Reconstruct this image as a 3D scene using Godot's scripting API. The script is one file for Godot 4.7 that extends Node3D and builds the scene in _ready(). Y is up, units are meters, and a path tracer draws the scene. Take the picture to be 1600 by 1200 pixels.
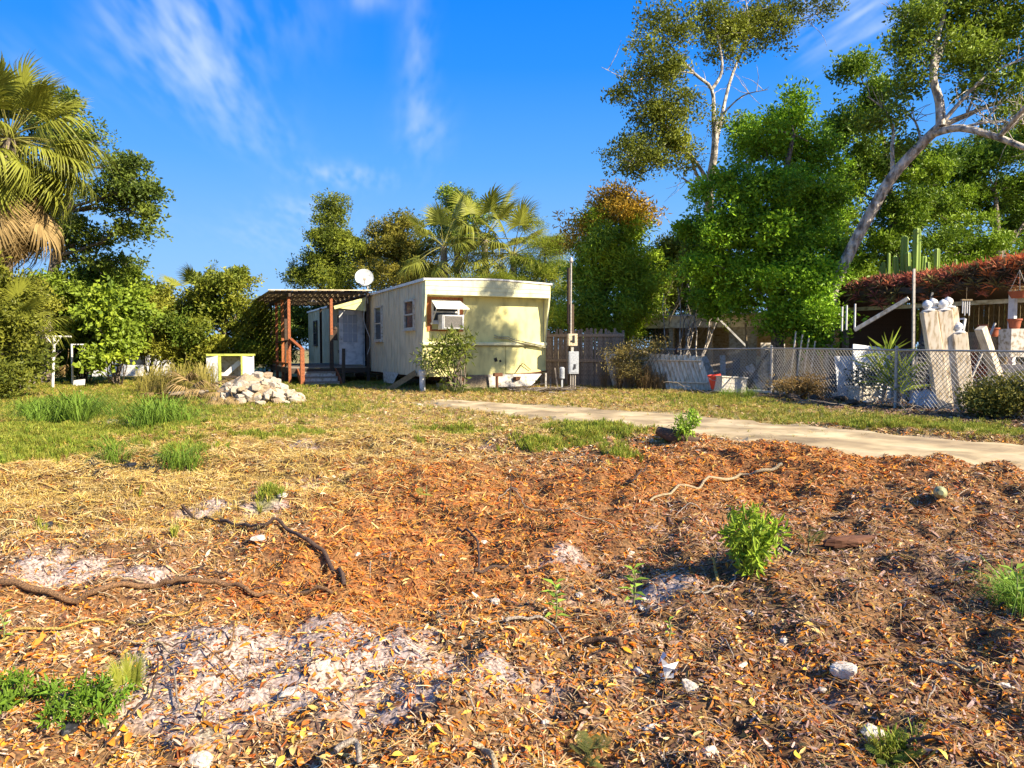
extends Node3D
# A weedy lot with an old mobile home, porch, rubble heap, neighbour's yard behind a chain-link fence.
const F := 1120.0
var EYE := Vector3(0, 1.25, 0)
var cam_basis: Basis
var rng := RandomNumberGenerator.new()
var names := {}
var M := {}
var T := {}
var nz := FastNoiseLite.new()
var nf := FastNoiseLite.new()
var green_spots := []
var sand_spots := []
var orange_spots := []
var bare_spots := []

# ---------------------------------------------------------------- mesh builder
class Geo:
	var v := PackedVector3Array()
	var n := PackedVector3Array()
	var c := PackedColorArray()
	func tri(a: Vector3, b: Vector3, d: Vector3, col := Color.WHITE):
		var nn = (d - a).cross(b - a).normalized()
		v.append(a); v.append(b); v.append(d)
		for i in 3:
			n.append(nn); c.append(col)
	func quad(a: Vector3, b: Vector3, d: Vector3, e: Vector3, col := Color.WHITE):
		tri(a, b, d, col); tri(a, d, e, col)
	func box(at: Vector3, size: Vector3, col := Color.WHITE, bs := Basis(), bev := 0.0):
		var h = size * 0.5
		var k = min(bev, min(h.x, min(h.y, h.z)) * 0.6)
		var p = []
		for i in 8:
			p.append(Vector3(h.x if i & 1 else -h.x, h.y if i & 2 else -h.y, h.z if i & 4 else -h.z))
		if k <= 0.0:
			var q = []
			for i in 8: q.append(at + bs * p[i])
			quad(q[4], q[6], q[7], q[5], col); quad(q[1], q[3], q[2], q[0], col)
			quad(q[5], q[7], q[3], q[1], col); quad(q[0], q[2], q[6], q[4], col)
			quad(q[6], q[2], q[3], q[7], col); quad(q[0], q[4], q[5], q[1], col)
			return
		# three points per corner, one for each face
		var f = [[], [], []]
		for i in 8:
			var s = Vector3(sign(p[i].x), sign(p[i].y), sign(p[i].z))
			f[0].append(at + bs * (p[i] - Vector3(0, s.y, s.z) * k))
			f[1].append(at + bs * (p[i] - Vector3(s.x, 0, s.z) * k))
			f[2].append(at + bs * (p[i] - Vector3(s.x, s.y, 0) * k))
		quad(f[2][4], f[2][6], f[2][7], f[2][5], col); quad(f[2][1], f[2][3], f[2][2], f[2][0], col)
		quad(f[0][5], f[0][7], f[0][3], f[0][1], col); quad(f[0][0], f[0][2], f[0][6], f[0][4], col)
		quad(f[1][6], f[1][2], f[1][3], f[1][7], col); quad(f[1][0], f[1][4], f[1][5], f[1][1], col)
		var out = at
		for e in [[0, 1], [2, 3], [4, 5], [6, 7]]: strip(f[1][e[0]], f[1][e[1]], f[2][e[1]], f[2][e[0]], out, col)
		for e in [[0, 2], [1, 3], [4, 6], [5, 7]]: strip(f[0][e[0]], f[0][e[1]], f[2][e[1]], f[2][e[0]], out, col)
		for e in [[0, 4], [1, 5], [2, 6], [3, 7]]: strip(f[0][e[0]], f[0][e[1]], f[1][e[1]], f[1][e[0]], out, col)
		for i in 8: out_tri(f[0][i], f[1][i], f[2][i], out, col)
	func out_tri(a: Vector3, b: Vector3, d: Vector3, centre: Vector3, col: Color):
		if (d - a).cross(b - a).dot(a - centre) > 0: tri(a, b, d, col)
		else: tri(a, d, b, col)
	func strip(a: Vector3, b: Vector3, d: Vector3, e: Vector3, centre: Vector3, col: Color):
		out_tri(a, b, d, centre, col); out_tri(a, d, e, centre, col)
	func bar(a: Vector3, b: Vector3, w: float, t: float, col := Color.WHITE, up := Vector3.UP, bev := 0.0):
		var d = b - a
		var y = d.normalized()
		var x = y.cross(up)
		if x.length() < 0.01: x = y.cross(Vector3(0, 0, 1))
		x = x.normalized()
		box((a + b) * 0.5, Vector3(w, d.length(), t), col, Basis(x, y, x.cross(y)), bev)
	func tube(pts: Array, rad: Array, sides := 6, col := Color.WHITE, cap := true, rib := 0.0):
		var k = pts.size()
		var rings = []
		var prev = Vector3.ZERO
		for i in k:
			var d = (pts[min(i + 1, k - 1)] - pts[max(i - 1, 0)]).normalized()
			var x = prev
			if i == 0:
				x = d.cross(Vector3.UP)
				if x.length() < 0.1: x = d.cross(Vector3(1, 0, 0))
			x = (x - d * x.dot(d)).normalized()
			prev = x
			var y = d.cross(x)
			var ring = []
			for j in sides:
				var a = TAU * j / sides
				var r = rad[i] * (1.0 - (rib if j % 2 else 0.0))
				ring.append([pts[i] + (x * cos(a) + y * sin(a)) * r, x * cos(a) + y * sin(a)])
			rings.append(ring)
		for i in k - 1:
			for j in sides:
				var j2 = (j + 1) % sides
				var a = rings[i][j]; var b = rings[i + 1][j]; var d = rings[i + 1][j2]; var e = rings[i][j2]
				if rib > 0.0:
					quad(a[0], b[0], d[0], e[0], col)
				else:
					for q in [a, b, d, a, d, e]:
						v.append(q[0]); n.append(q[1]); c.append(col)
		if cap:
			for j in range(1, sides - 1):
				tri(rings[0][0][0], rings[0][j][0], rings[0][j + 1][0], col)
				tri(rings[k - 1][0][0], rings[k - 1][j + 1][0], rings[k - 1][j][0], col)
	func lathe(at: Vector3, prof: Array, sides := 16, col := Color.WHITE, bs := Basis()):
		for i in prof.size() - 1:
			var p = prof[i]; var q = prof[i + 1]
			var t = Vector2(q.y - p.y, p.x - q.x).normalized()
			for j in sides:
				var a0 = TAU * j / sides; var a1 = TAU * (j + 1) / sides
				var d0 = Vector3(cos(a0), 0, sin(a0)); var d1 = Vector3(cos(a1), 0, sin(a1))
				var A = d0 * p.x + Vector3(0, p.y, 0); var B = d0 * q.x + Vector3(0, q.y, 0)
				var C = d1 * q.x + Vector3(0, q.y, 0); var D = d1 * p.x + Vector3(0, p.y, 0)
				var n0 = d0 * t.x + Vector3(0, t.y, 0); var n1 = d1 * t.x + Vector3(0, t.y, 0)
				for z in [[A, n0], [C, n1], [B, n0], [A, n0], [D, n1], [C, n1]]:
					v.append(at + bs * z[0]); n.append(bs * z[1]); c.append(col)
	func add(g, xf: Transform3D, col := Color.WHITE):
		for i in g.v.size():
			v.append(xf * g.v[i]); n.append((xf.basis * g.n[i]).normalized()); c.append(g.c[i] * col)
	func mesh() -> ArrayMesh:
		var a = []
		a.resize(Mesh.ARRAY_MAX)
		a[Mesh.ARRAY_VERTEX] = v; a[Mesh.ARRAY_NORMAL] = n; a[Mesh.ARRAY_COLOR] = c
		var m = ArrayMesh.new()
		m.add_surface_from_arrays(Mesh.PRIMITIVE_TRIANGLES, a)
		return m

# ---------------------------------------------------------------- naming and parenting
func numbered(called: String) -> String:
	if not names.has(called):
		names[called] = 0
		return called
	names[called] += 1
	return "%s_%03d" % [called, names[called]]

func tag(o, label: String, category: String, group := "", kind := ""):
	o.set_meta("label", label); o.set_meta("category", category)
	if group: o.set_meta("group", group)
	if kind: o.set_meta("kind", kind)
	return o

func thing(called: String, label: String, category: String, at_ := Vector3.ZERO, turn := 0.0, group := "") -> Node3D:
	var o = Node3D.new()
	o.name = numbered(called)
	add_child(o)
	o.position = at_; o.rotation.y = turn
	tag(o, label, category, group)
	return o

func part(called: String, g, m, parent = self, label := "") -> MeshInstance3D:
	var o = MeshInstance3D.new()
	o.mesh = g if g is Mesh else g.mesh()
	o.material_override = m
	if parent == self:
		o.name = numbered(called)
		add_child(o)
	else:
		o.name = called
		var k = 0
		while parent.has_node(NodePath(o.name)):
			k += 1
			o.name = "%s_%03d" % [called, k]
		parent.add_child(o, true)
	if label: o.set_meta("label", label)
	return o

func single(called: String, g, m, label: String, category: String, at_ := Vector3.ZERO, group := "") -> MeshInstance3D:
	var o = part(called, g, m)
	o.position = at_
	tag(o, label, category, group)
	return o

func copies(called: String, mesh: Mesh, m, xf: Array, cols: Array, parent = self) -> MultiMeshInstance3D:
	var mm = MultiMesh.new()
	mm.transform_format = MultiMesh.TRANSFORM_3D
	mm.use_colors = true
	mm.mesh = mesh
	mm.instance_count = xf.size()
	for i in xf.size():
		mm.set_instance_transform(i, xf[i])
		mm.set_instance_color(i, cols[i])
	var o = MultiMeshInstance3D.new()
	o.multimesh = mm
	o.material_override = m
	if parent == self:
		o.name = numbered(called)
		add_child(o)
	else:
		o.name = called
		parent.add_child(o, true)
	return o

# ---------------------------------------------------------------- places
func at(u: float, v: float, d: float) -> Vector3:
	var r = cam_basis * Vector3((u - 800.0) / F, -(v - 600.0) / F, -1.0)
	return EYE + r * (d / -r.z)

func gp(u: float, v: float) -> Vector3:
	var r = cam_basis * Vector3((u - 800.0) / F, -(v - 600.0) / F, -1.0)
	if r.y > -0.01: r.y = -0.01
	var d0 = 1.4; var d1 = 1.4
	for i in 260:      # walk along the sight line to the first ground it meets
		d1 = d0 * 1.018
		var q = EYE + r * (d1 / -r.z)
		if q.y < gh(q.x, q.z): break
		d0 = d1
	for i in 7:
		var dm = (d0 + d1) * 0.5
		var q = EYE + r * (dm / -r.z)
		if q.y < gh(q.x, q.z): d1 = dm
		else: d0 = dm
	var p = EYE + r * (d1 / -r.z)
	p.y = gh(p.x, p.z)
	return p

func on(x: float, z: float) -> Vector3:
	return Vector3(x, gh(x, z), z)

func drive_s(x: float, d: float) -> float:      # metres from the near edge of the drive, positive towards the lot
	return (x - 1.96) * -0.782 + (d - 11.0) * -0.623

func drive_t(x: float, d: float) -> float:      # metres along it, towards the street
	return (x - 1.96) * 0.623 + (d - 11.0) * -0.782

func drive_mask(x: float, d: float) -> float:
	var s = drive_s(x, d)
	var t = drive_t(x, d)
	var far = lerp(-2.4, -1.2, smoothstep(-1.0, -7.5, t))
	return smoothstep(0.35, -0.1, s) * smoothstep(far - 0.35, far + 0.05, s) * smoothstep(-7.4, -5.6, t)

func gh(x: float, z: float) -> float:
	var d = -z
	var h = -0.30 * (1.0 - smoothstep(2.0, 9.0, d))
	var dm = drive_mask(x, d)
	var s = drive_s(x, d)
	var k = (1.0 - dm)
	h += 0.17 * exp(-pow((s - 1.1) / 0.8, 2)) * smoothstep(0.8, 3.0, x) * k
	h += 0.14 * exp(-pow((x - 1.6) / 0.8, 2) - pow((d - 4.6) / 0.7, 2))
	h -= 0.09 * exp(-pow((x - 1.35) / 0.35, 2) - pow((d - 4.05) / 0.25, 2))
	h -= 0.10 * exp(-pow((x - 2.35) / 0.5, 2) - pow((d - 4.5) / 0.25, 2))
	h += 0.07 * exp(-pow((x + 0.2) / 0.5, 2) - pow((d - 2.9) / 0.35, 2))
	h -= 0.06 * exp(-pow((x - 0.55) / 0.2, 2) - pow((d - 3.0) / 0.2, 2))
	var near = 1.0 - smoothstep(9.0, 14.0, d)
	h += k * nz.get_noise_2d(x * 0.55, z * 0.55) * lerp(0.05, 0.13, near)
	h += k * nz.get_noise_2d(x * 2.2 + 40, z * 2.2) * lerp(0.01, 0.085, near)
	if d < 14.0: h += k * nf.get_noise_2d(x * 7.0, z * 7.0) * 0.028 * near
	return h

func spot(list: Array, u: float, v: float, ru: float, rv: float, w := 1.0):
	var p = gp(u, v)
	var a = gp(u, v - rv); var b = gp(u, v + rv)
	list.append([p.x, p.z, ru / F * -p.z, max(0.08, abs(a.z - b.z) * 0.5), w])

func spots(list: Array, x: float, z: float) -> float:
	var t = 0.0
	for q in list:
		var dx = (x - q[0]) / q[2]
		if dx > 2.2 or dx < -2.2: continue
		var dz = (z - q[1]) / q[3]
		var e = dx * dx + dz * dz
		if e < 5.0: t += q[4] * exp(-e)
	return t

func fence_shade(x: float, d: float) -> float:      # dark leaf mould and painted-in shade along the chain-link fence
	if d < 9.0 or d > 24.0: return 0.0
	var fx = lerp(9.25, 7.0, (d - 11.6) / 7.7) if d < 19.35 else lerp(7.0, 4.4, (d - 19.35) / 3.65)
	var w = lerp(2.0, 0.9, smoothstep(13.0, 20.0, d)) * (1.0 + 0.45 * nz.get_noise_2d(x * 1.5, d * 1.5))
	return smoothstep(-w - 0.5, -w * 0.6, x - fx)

# (green, sand, orange, drive)
func zone(x: float, z: float) -> Color:
	var d = -z
	var w1 = nz.get_noise_2d(x * 1.6 + 90, z * 1.6)
	var w2 = nz.get_noise_2d(x * 5.0, z * 5.0 + 70)
	var wob = w1 * 0.45 + w2 * 0.4
	var lawn = smoothstep(9.0, 12.0, d) * 0.17 + smoothstep(-2.5, -6.0, x) * smoothstep(7.5, 9.5, d) * 0.42
	var dm = drive_mask(x, d)
	var g = smoothstep(0.32, 0.68, lawn + spots(green_spots, x, z) * 0.95 - spots(bare_spots, x, z) * 0.9 + wob * 0.85) * (1.0 - dm)
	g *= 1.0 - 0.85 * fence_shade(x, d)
	var s = smoothstep(0.34, 0.85, spots(sand_spots, x, z) + wob * 0.8 + 0.10)
	var o = clamp(0.25 + spots(orange_spots, x, z) * 0.9 + wob * 0.5 - smoothstep(9.0, 12.0, d) * 0.4, 0.0, 1.0)
	return Color(g, s, o, dm)

# ---------------------------------------------------------------- materials
func noise_tex(seed_: int, freq: float, cols: Array, octaves := 4, kind := FastNoiseLite.TYPE_SIMPLEX_SMOOTH, size := 512) -> NoiseTexture2D:
	var f = FastNoiseLite.new()
	f.seed = seed_; f.frequency = freq; f.noise_type = kind
	f.fractal_octaves = octaves
	if kind == FastNoiseLite.TYPE_CELLULAR: f.cellular_return_type = FastNoiseLite.RETURN_DISTANCE2_SUB
	var t = NoiseTexture2D.new()
	t.width = size; t.height = size; t.seamless = true; t.noise = f
	var gr = Gradient.new()
	var offs = PackedFloat32Array(); var cc = PackedColorArray()
	for q in cols:
		offs.append(q[0]); cc.append(q[1] if q[1] is Color else Color(q[1], q[1], q[1]))
	gr.offsets = offs; gr.colors = cc
	t.color_ramp = gr
	return t

func normal_tex(seed_: int, freq: float, strength: float, octaves := 4) -> NoiseTexture2D:
	var t = noise_tex(seed_, freq, [[0, 0], [1, 1]], octaves)
	t.color_ramp = null
	t.as_normal_map = true
	t.bump_strength = strength
	return t

func mat(col: Color, rough := 0.8, tex = null, scale := Vector3.ONE, metal := 0.0, nrm = null) -> StandardMaterial3D:
	var m = StandardMaterial3D.new()
	m.albedo_color = col
	m.roughness = rough
	m.metallic = metal
	m.vertex_color_use_as_albedo = true
	if tex:
		m.albedo_texture = tex
	if nrm:
		m.normal_enabled = true; m.normal_texture = nrm
	if tex or nrm:
		m.uv1_triplanar = true; m.uv1_world_triplanar = true; m.uv1_scale = scale
	return m

func leaf_mat(back: float, rough := 0.5) -> StandardMaterial3D:
	var m = StandardMaterial3D.new()
	m.albedo_color = Color.WHITE
	m.roughness = rough
	m.metallic_specular = 0.3
	m.vertex_color_use_as_albedo = true
	m.cull_mode = BaseMaterial3D.CULL_DISABLED
	if back > 0.0:
		m.backlight_enabled = true
		m.backlight = Color(back, back, back)
	return m

func lin(r: float, g: float, b: float) -> Color:      # linear value into an albedo colour
	return Color(r, g, b).linear_to_srgb()

func make_materials():
	T.grime = noise_tex(3, 0.012, [[0.0, 0.68], [0.3, 0.86], [0.55, 0.97], [1.0, 1.0]], 6)
	T.fine = noise_tex(5, 0.09, [[0.0, 0.55], [0.5, 0.85], [1.0, 1.0]], 4)
	T.wood = noise_tex(7, 0.03, [[0.0, 0.4], [0.45, 0.72], [0.6, 0.95], [1.0, 1.0]], 5)
	T.bark = noise_tex(9, 0.02, [[0.0, 0.25], [0.4, 0.6], [0.62, 0.95], [1.0, 1.1]], 6)
	T.concrete = noise_tex(11, 0.006, [[0.0, Color(0.66, 0.62, 0.56)], [0.4, Color(0.84, 0.80, 0.72)], [0.55, Color(0.93, 0.90, 0.82)], [0.72, Color(0.99, 0.96, 0.9)], [1.0, Color(0.9, 0.86, 0.78)]], 7, FastNoiseLite.TYPE_SIMPLEX_SMOOTH, 1024)
	T.soil = noise_tex(13, 0.035, [[0.0, 0.38], [0.42, 0.7], [0.6, 1.0], [1.0, 1.2]], 6, FastNoiseLite.TYPE_SIMPLEX_SMOOTH, 1024)
	T.stain = noise_tex(15, 0.02, [[0.0, Color(0.55, 0.48, 0.38)], [0.3, Color(0.84, 0.80, 0.72)], [0.5, Color(0.97, 0.96, 0.94)], [1.0, Color(1, 1, 1)]], 5)
	T.bump = normal_tex(21, 0.03, 6.0, 6)
	T.bark_bump = normal_tex(23, 0.025, 14.0, 5)
	M.ground = mat(Color.WHITE, 0.95, T.soil, Vector3(1.1, 1.1, 1.1), 0.0, T.bump)
	M.drive = mat(lin(0.66, 0.56, 0.40), 0.9, T.concrete, Vector3(0.13, 0.13, 0.13), 0.0)
	M.yellow = mat(lin(0.80, 0.73, 0.30), 0.6, T.grime, Vector3(0.5, 0.2, 0.5))
	M.cream = mat(lin(0.82, 0.78, 0.46), 0.6, T.grime, Vector3(0.5, 0.25, 0.5))
	M.beige = mat(lin(0.72, 0.59, 0.39), 0.65, T.grime, Vector3(1.0, 0.2, 1.0))
	M.olive = mat(lin(0.45, 0.44, 0.30), 0.65, T.stain, Vector3(1.5, 0.14, 1.5))
	M.white = mat(lin(0.78, 0.76, 0.72), 0.5, T.grime, Vector3(0.6, 0.6, 0.6))
	M.vinyl = mat(lin(0.80, 0.69, 0.53), 0.4, T.stain, Vector3(1.4, 0.3, 1.4))
	M.dirty_white = mat(lin(0.60, 0.56, 0.50), 0.7, T.stain, Vector3(0.8, 0.8, 0.8))
	M.roof = mat(lin(0.55, 0.54, 0.50), 0.6, T.grime, Vector3(0.4, 0.4, 0.4))
	M.redwood = mat(lin(0.46, 0.135, 0.04), 0.75, T.wood, Vector3(7, 0.6, 7))
	M.orange_ply = mat(lin(0.50, 0.155, 0.035), 0.7, T.wood, Vector3(5, 0.6, 5))
	M.dark_wood = mat(lin(0.10, 0.065, 0.04), 0.85, T.wood, Vector3(7, 0.6, 7))
	M.grey_wood = mat(lin(0.40, 0.33, 0.25), 0.9, T.wood, Vector3(9, 0.5, 9))
	M.tan_wood = mat(lin(0.42, 0.31, 0.17), 0.85, T.wood, Vector3(6, 0.6, 6))
	M.brown_ply = mat(lin(0.36, 0.27, 0.17), 0.85, T.wood, Vector3(0.8, 4, 4))
	M.dark = mat(lin(0.02, 0.02, 0.02), 0.9)
	M.black = mat(lin(0.025, 0.025, 0.028), 0.6)
	M.rubber = mat(lin(0.03, 0.03, 0.03), 0.55)
	M.galv = mat(lin(0.50, 0.45, 0.38), 0.55, T.grime, Vector3(2, 2, 2), 0.25)
	M.wire = mat(lin(0.40, 0.37, 0.32), 0.5, null, Vector3.ONE, 0.15)
	M.box_grey = mat(lin(0.42, 0.44, 0.46), 0.55, T.grime, Vector3(2, 2, 2))
	M.rust = mat(lin(0.20, 0.08, 0.035), 0.85, T.fine, Vector3(4, 4, 4))
	M.stone = mat(lin(0.64, 0.54, 0.40), 0.92, T.fine, Vector3(2.5, 2.5, 2.5), 0.0, T.bump)
	M.dirty_stone = mat(lin(0.40, 0.31, 0.21), 0.95, T.stain, Vector3(2.5, 2.5, 2.5), 0.0, T.bump)
	M.grey_stone = mat(lin(0.52, 0.46, 0.38), 0.95, T.stain, Vector3(3, 3, 3), 0.0, T.bump)
	M.white_stone = mat(lin(0.66, 0.60, 0.52), 0.9, T.stain, Vector3(5, 5, 5), 0.0, T.bump)
	M.plain = mat(Color.WHITE, 0.7)
	M.wood_plain = mat(Color.WHITE, 0.85, T.bark, Vector3(9, 9, 9), 0.0, T.bark_bump)
	M.bark = mat(lin(0.30, 0.24, 0.18), 0.95, T.bark, Vector3(2.2, 0.7, 2.2), 0.0, T.bark_bump)
	M.pale_bark = mat(lin(0.68, 0.60, 0.49), 0.9, T.bark, Vector3(0.7, 0.3, 0.7), 0.0, T.bark_bump)
	M.dark_bark = mat(lin(0.17, 0.13, 0.10), 0.95, T.bark, Vector3(2.5, 0.8, 2.5), 0.0, T.bark_bump)
	M.leaf = leaf_mat(0.75, 0.45)
	M.soft_leaf = leaf_mat(0.7, 0.6)
	M.dry = leaf_mat(0.3, 0.8)
	M.litter = leaf_mat(0.0, 0.85)
	M.terracotta = mat(lin(0.50, 0.13, 0.05), 0.8, T.fine, Vector3(3, 3, 3))
	M.red_plastic = mat(lin(0.75, 0.06, 0.03), 0.45)
	M.dish = mat(lin(0.55, 0.57, 0.55), 0.5, T.grime, Vector3(1, 1, 1))
	M.tub = mat(lin(0.70, 0.66, 0.58), 0.5, T.stain, Vector3(2, 2, 2))
	M.lime = mat(lin(0.55, 0.60, 0.10), 0.6, T.grime, Vector3(1, 1, 1))
	M.blue_tarp = mat(lin(0.30, 0.40, 0.50), 0.35)
	M.cactus = mat(lin(0.28, 0.34, 0.06), 0.6)
	M.tan_wall = mat(lin(0.48, 0.36, 0.17), 0.8, T.wood, Vector3(5, 0.4, 5))
	M.shed_wall = mat(lin(0.42, 0.38, 0.27), 0.8, T.stain, Vector3(0.8, 0.8, 0.8))
	M.shed_trim = mat(lin(0.82, 0.74, 0.50), 0.7, T.stain, Vector3(0.5, 0.5, 0.5))
	var g = StandardMaterial3D.new()
	g.albedo_color = lin(0.035, 0.04, 0.045); g.roughness = 0.14; g.metallic_specular = 0.35
	M.glass = g
	var g2 = StandardMaterial3D.new()
	g2.albedo_color = lin(0.45, 0.46, 0.48); g2.roughness = 0.15
	M.pale_glass = g2

# ---------------------------------------------------------------- small shapes
func leaf_geo(g: Geo, o: Vector3, dir: Vector3, side: Vector3, L: float, W: float, fold := 0.25, col := Color.WHITE, droop := 0.0):
	var up = side.cross(dir).normalized()
	var mid = o + dir * L * 0.45 - up * droop * L * 0.2
	var tip = o + dir * L - up * droop * L
	var a = mid + side * W * 0.5 + up * fold * W
	var b = mid - side * W * 0.5 + up * fold * W
	g.tri(o, a, tip, col); g.tri(o, tip, b, col)

func rand_dir() -> Vector3:
	var y = rng.randf_range(-1, 1); var a = rng.randf() * TAU
	var r = sqrt(1.0 - y * y)
	return Vector3(r * cos(a), y, r * sin(a))

func spray(count: int, L: float, W: float, size: float, seed_: int, flat := 0.7) -> ArrayMesh:
	rng.seed = seed_
	var g = Geo.new()
	for i in count:
		var p = rand_dir() * size * pow(rng.randf(), 0.5)
		p.y *= flat
		var d = (rand_dir() + p.normalized() * 0.8 + Vector3(0, 0.15, 0)).normalized()
		var s = d.cross(rand_dir()).normalized()
		var k = rng.randf_range(0.7, 1.25)
		leaf_geo(g, p, d, s, L * rng.randf_range(0.7, 1.2), W * rng.randf_range(0.8, 1.2), 0.2, Color(k, k, k), rng.randf_range(0.0, 0.3))
	return g.mesh()

func tuft(blades: int, h: float, w: float, spread: float, seed_: int, bend := 0.5) -> ArrayMesh:
	rng.seed = seed_
	var g = Geo.new()
	for i in blades:
		var a = rng.randf() * TAU
		var out = Vector3(cos(a), 0, sin(a))
		var side = Vector3(-sin(a), 0, cos(a)).rotated(Vector3.UP, rng.randf_range(-0.6, 0.6))
		var o = out * rng.randf() * spread * 0.3
		var hh = h * rng.randf_range(0.55, 1.1)
		var sp = spread * rng.randf_range(0.3, 1.0)
		var bd = bend * rng.randf_range(0.4, 1.2)
		var k = rng.randf_range(0.75, 1.2)
		var col = Color(k, k, k)
		var p0 = o; var p1 = o + out * sp * 0.35 + Vector3(0, hh * 0.55, 0); var p2 = o + out * sp * (0.75 + bd * 0.2) + Vector3(0, hh * (0.95 - bd * 0.25), 0)
		var p3 = o + out * sp * (1.1 + bd * 0.4) + Vector3(0, hh * (1.05 - bd * 0.8), 0)
		var ww = w * rng.randf_range(0.7, 1.2)
		g.quad(p0 - side * ww * 0.5, p1 - side * ww * 0.5, p1 + side * ww * 0.5, p0 + side * ww * 0.5, col)
		g.quad(p1 - side * ww * 0.5, p2 - side * ww * 0.35, p2 + side * ww * 0.35, p1 + side * ww * 0.5, col)
		g.tri(p2 - side * ww * 0.35, p3, p2 + side * ww * 0.35, col)
	return g.mesh()

func rock(seed_: int, planes := 9, stretch := Vector3.ONE, rough := 0.03, jitter := 0.75) -> Geo:
	rng.seed = seed_
	var pl = []
	for i in planes:
		pl.append([rand_dir(), rng.randf_range(0.55, 0.95)])
	for a in [Vector3.UP, Vector3.DOWN, Vector3.LEFT, Vector3.RIGHT, Vector3.FORWARD, Vector3.BACK]:
		pl.append([(a + rand_dir() * jitter).normalized(), rng.randf_range(0.6, 0.95)])
	var g = Geo.new()
	var N = 5
	for face in 6:
		var ax = [Vector3(1, 0, 0), Vector3(-1, 0, 0), Vector3(0, 1, 0), Vector3(0, -1, 0), Vector3(0, 0, 1), Vector3(0, 0, -1)][face]
		var bx = Vector3(ax.y, ax.z, ax.x); var cx = ax.cross(bx)
		var grid = []
		for i in N + 1:
			var row = []
			for j in N + 1:
				var dir = (ax + bx * (2.0 * i / N - 1.0) + cx * (2.0 * j / N - 1.0)).normalized()
				var r = 1.2
				for p in pl:
					var q = dir.dot(p[0])
					if q > 0.01: r = min(r, p[1] / q)
				r *= 1.0 + nf.get_noise_3dv(dir * 3.0 + Vector3(seed_, 0, 0)) * rough * 3.0
				row.append(dir * r * stretch)
			grid.append(row)
		for i in N:
			for j in N:
				g.quad(grid[i][j], grid[i][j + 1], grid[i + 1][j + 1], grid[i + 1][j])
	return g

# fan leaf of a palm: stalk along +X from the origin, blade after it
func fan_frond(stalk: float, L: float, n: int, droop: float, col: Color, stalk_col: Color, seed_: int, spread := 1.9) -> ArrayMesh:
	rng.seed = seed_
	var g = Geo.new()
	var pts = []; var rad = []
	for i in 5:
		var t = i / 4.0
		pts.append(Vector3(stalk * t, -droop * 0.25 * stalk * t * t, 0)); rad.append(lerp(0.022, 0.012, t))
	g.tube(pts, rad, 4, stalk_col)
	var hub = pts[4]
	for i in n:
		var f = (i + 0.5) / n * 2.0 - 1.0
		var a = f * spread + rng.randf_range(-0.03, 0.03)
		var costa = (1.0 - abs(f)) * L * 0.35
		var o = hub + Vector3(costa, -droop * 0.3 * costa, 0)
		var ll = L * (1.0 - 0.35 * abs(f)) * rng.randf_range(0.88, 1.06) - costa * 0.5
		var dir = Vector3(cos(a), 0, sin(a))
		var side = Vector3(-sin(a), 0, cos(a))
		var lift = 0.25 * abs(sin(a)) # V-shaped blade
		var w = L * 0.042
		var k = rng.randf_range(0.7, 1.2)
		var cc = Color(col.r * k, col.g * k, col.b * k)
		var p = []
		var dr = droop * rng.randf_range(0.6, 1.3)
		for s in 5:
			var t = s / 4.0
			p.append(o + dir * ll * t * (1.0 - 0.25 * dr * t * t) + Vector3(0, lift * ll * t * (1.0 - t) - dr * ll * 0.75 * t * t * t, 0))
		var ws = [0.35, 1.0, 0.9, 0.55, 0.0]
		var up = Vector3(0, 0.3, 0)
		for s in 4:
			var A = p[s] + (side + up) * w * ws[s] * 0.5; var B = p[s] + (-side + up) * w * ws[s] * 0.5
			var C = p[s + 1] + (side + up) * w * ws[s + 1] * 0.5; var D = p[s + 1] + (-side + up) * w * ws[s + 1] * 0.5
			g.quad(p[s], p[s + 1], C, A, cc); g.quad(p[s], B, D, p[s + 1], cc)
	return g.mesh()

# ---------------------------------------------------------------- trees
func limb(g: Geo, a: Vector3, b: Vector3, r0: float, r1: float, bend: float, sides := 6):
	var k = 7
	var side = (b - a).cross(rand_dir()).normalized()
	var pts = []; var rad = []
	var L = a.distance_to(b)
	for i in k:
		var t = i / float(k - 1)
		var w = sin(t * PI)
		pts.append(a.lerp(b, t) + side * bend * L * w + Vector3(0, bend * L * 0.4 * w, 0) + (rand_dir() * L * 0.018 if i > 0 and i < k - 1 else Vector3.ZERO))
		rad.append(lerp(r0, r1, pow(t, 0.8)))
	g.tube(pts, rad, sides)
	return pts

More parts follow.
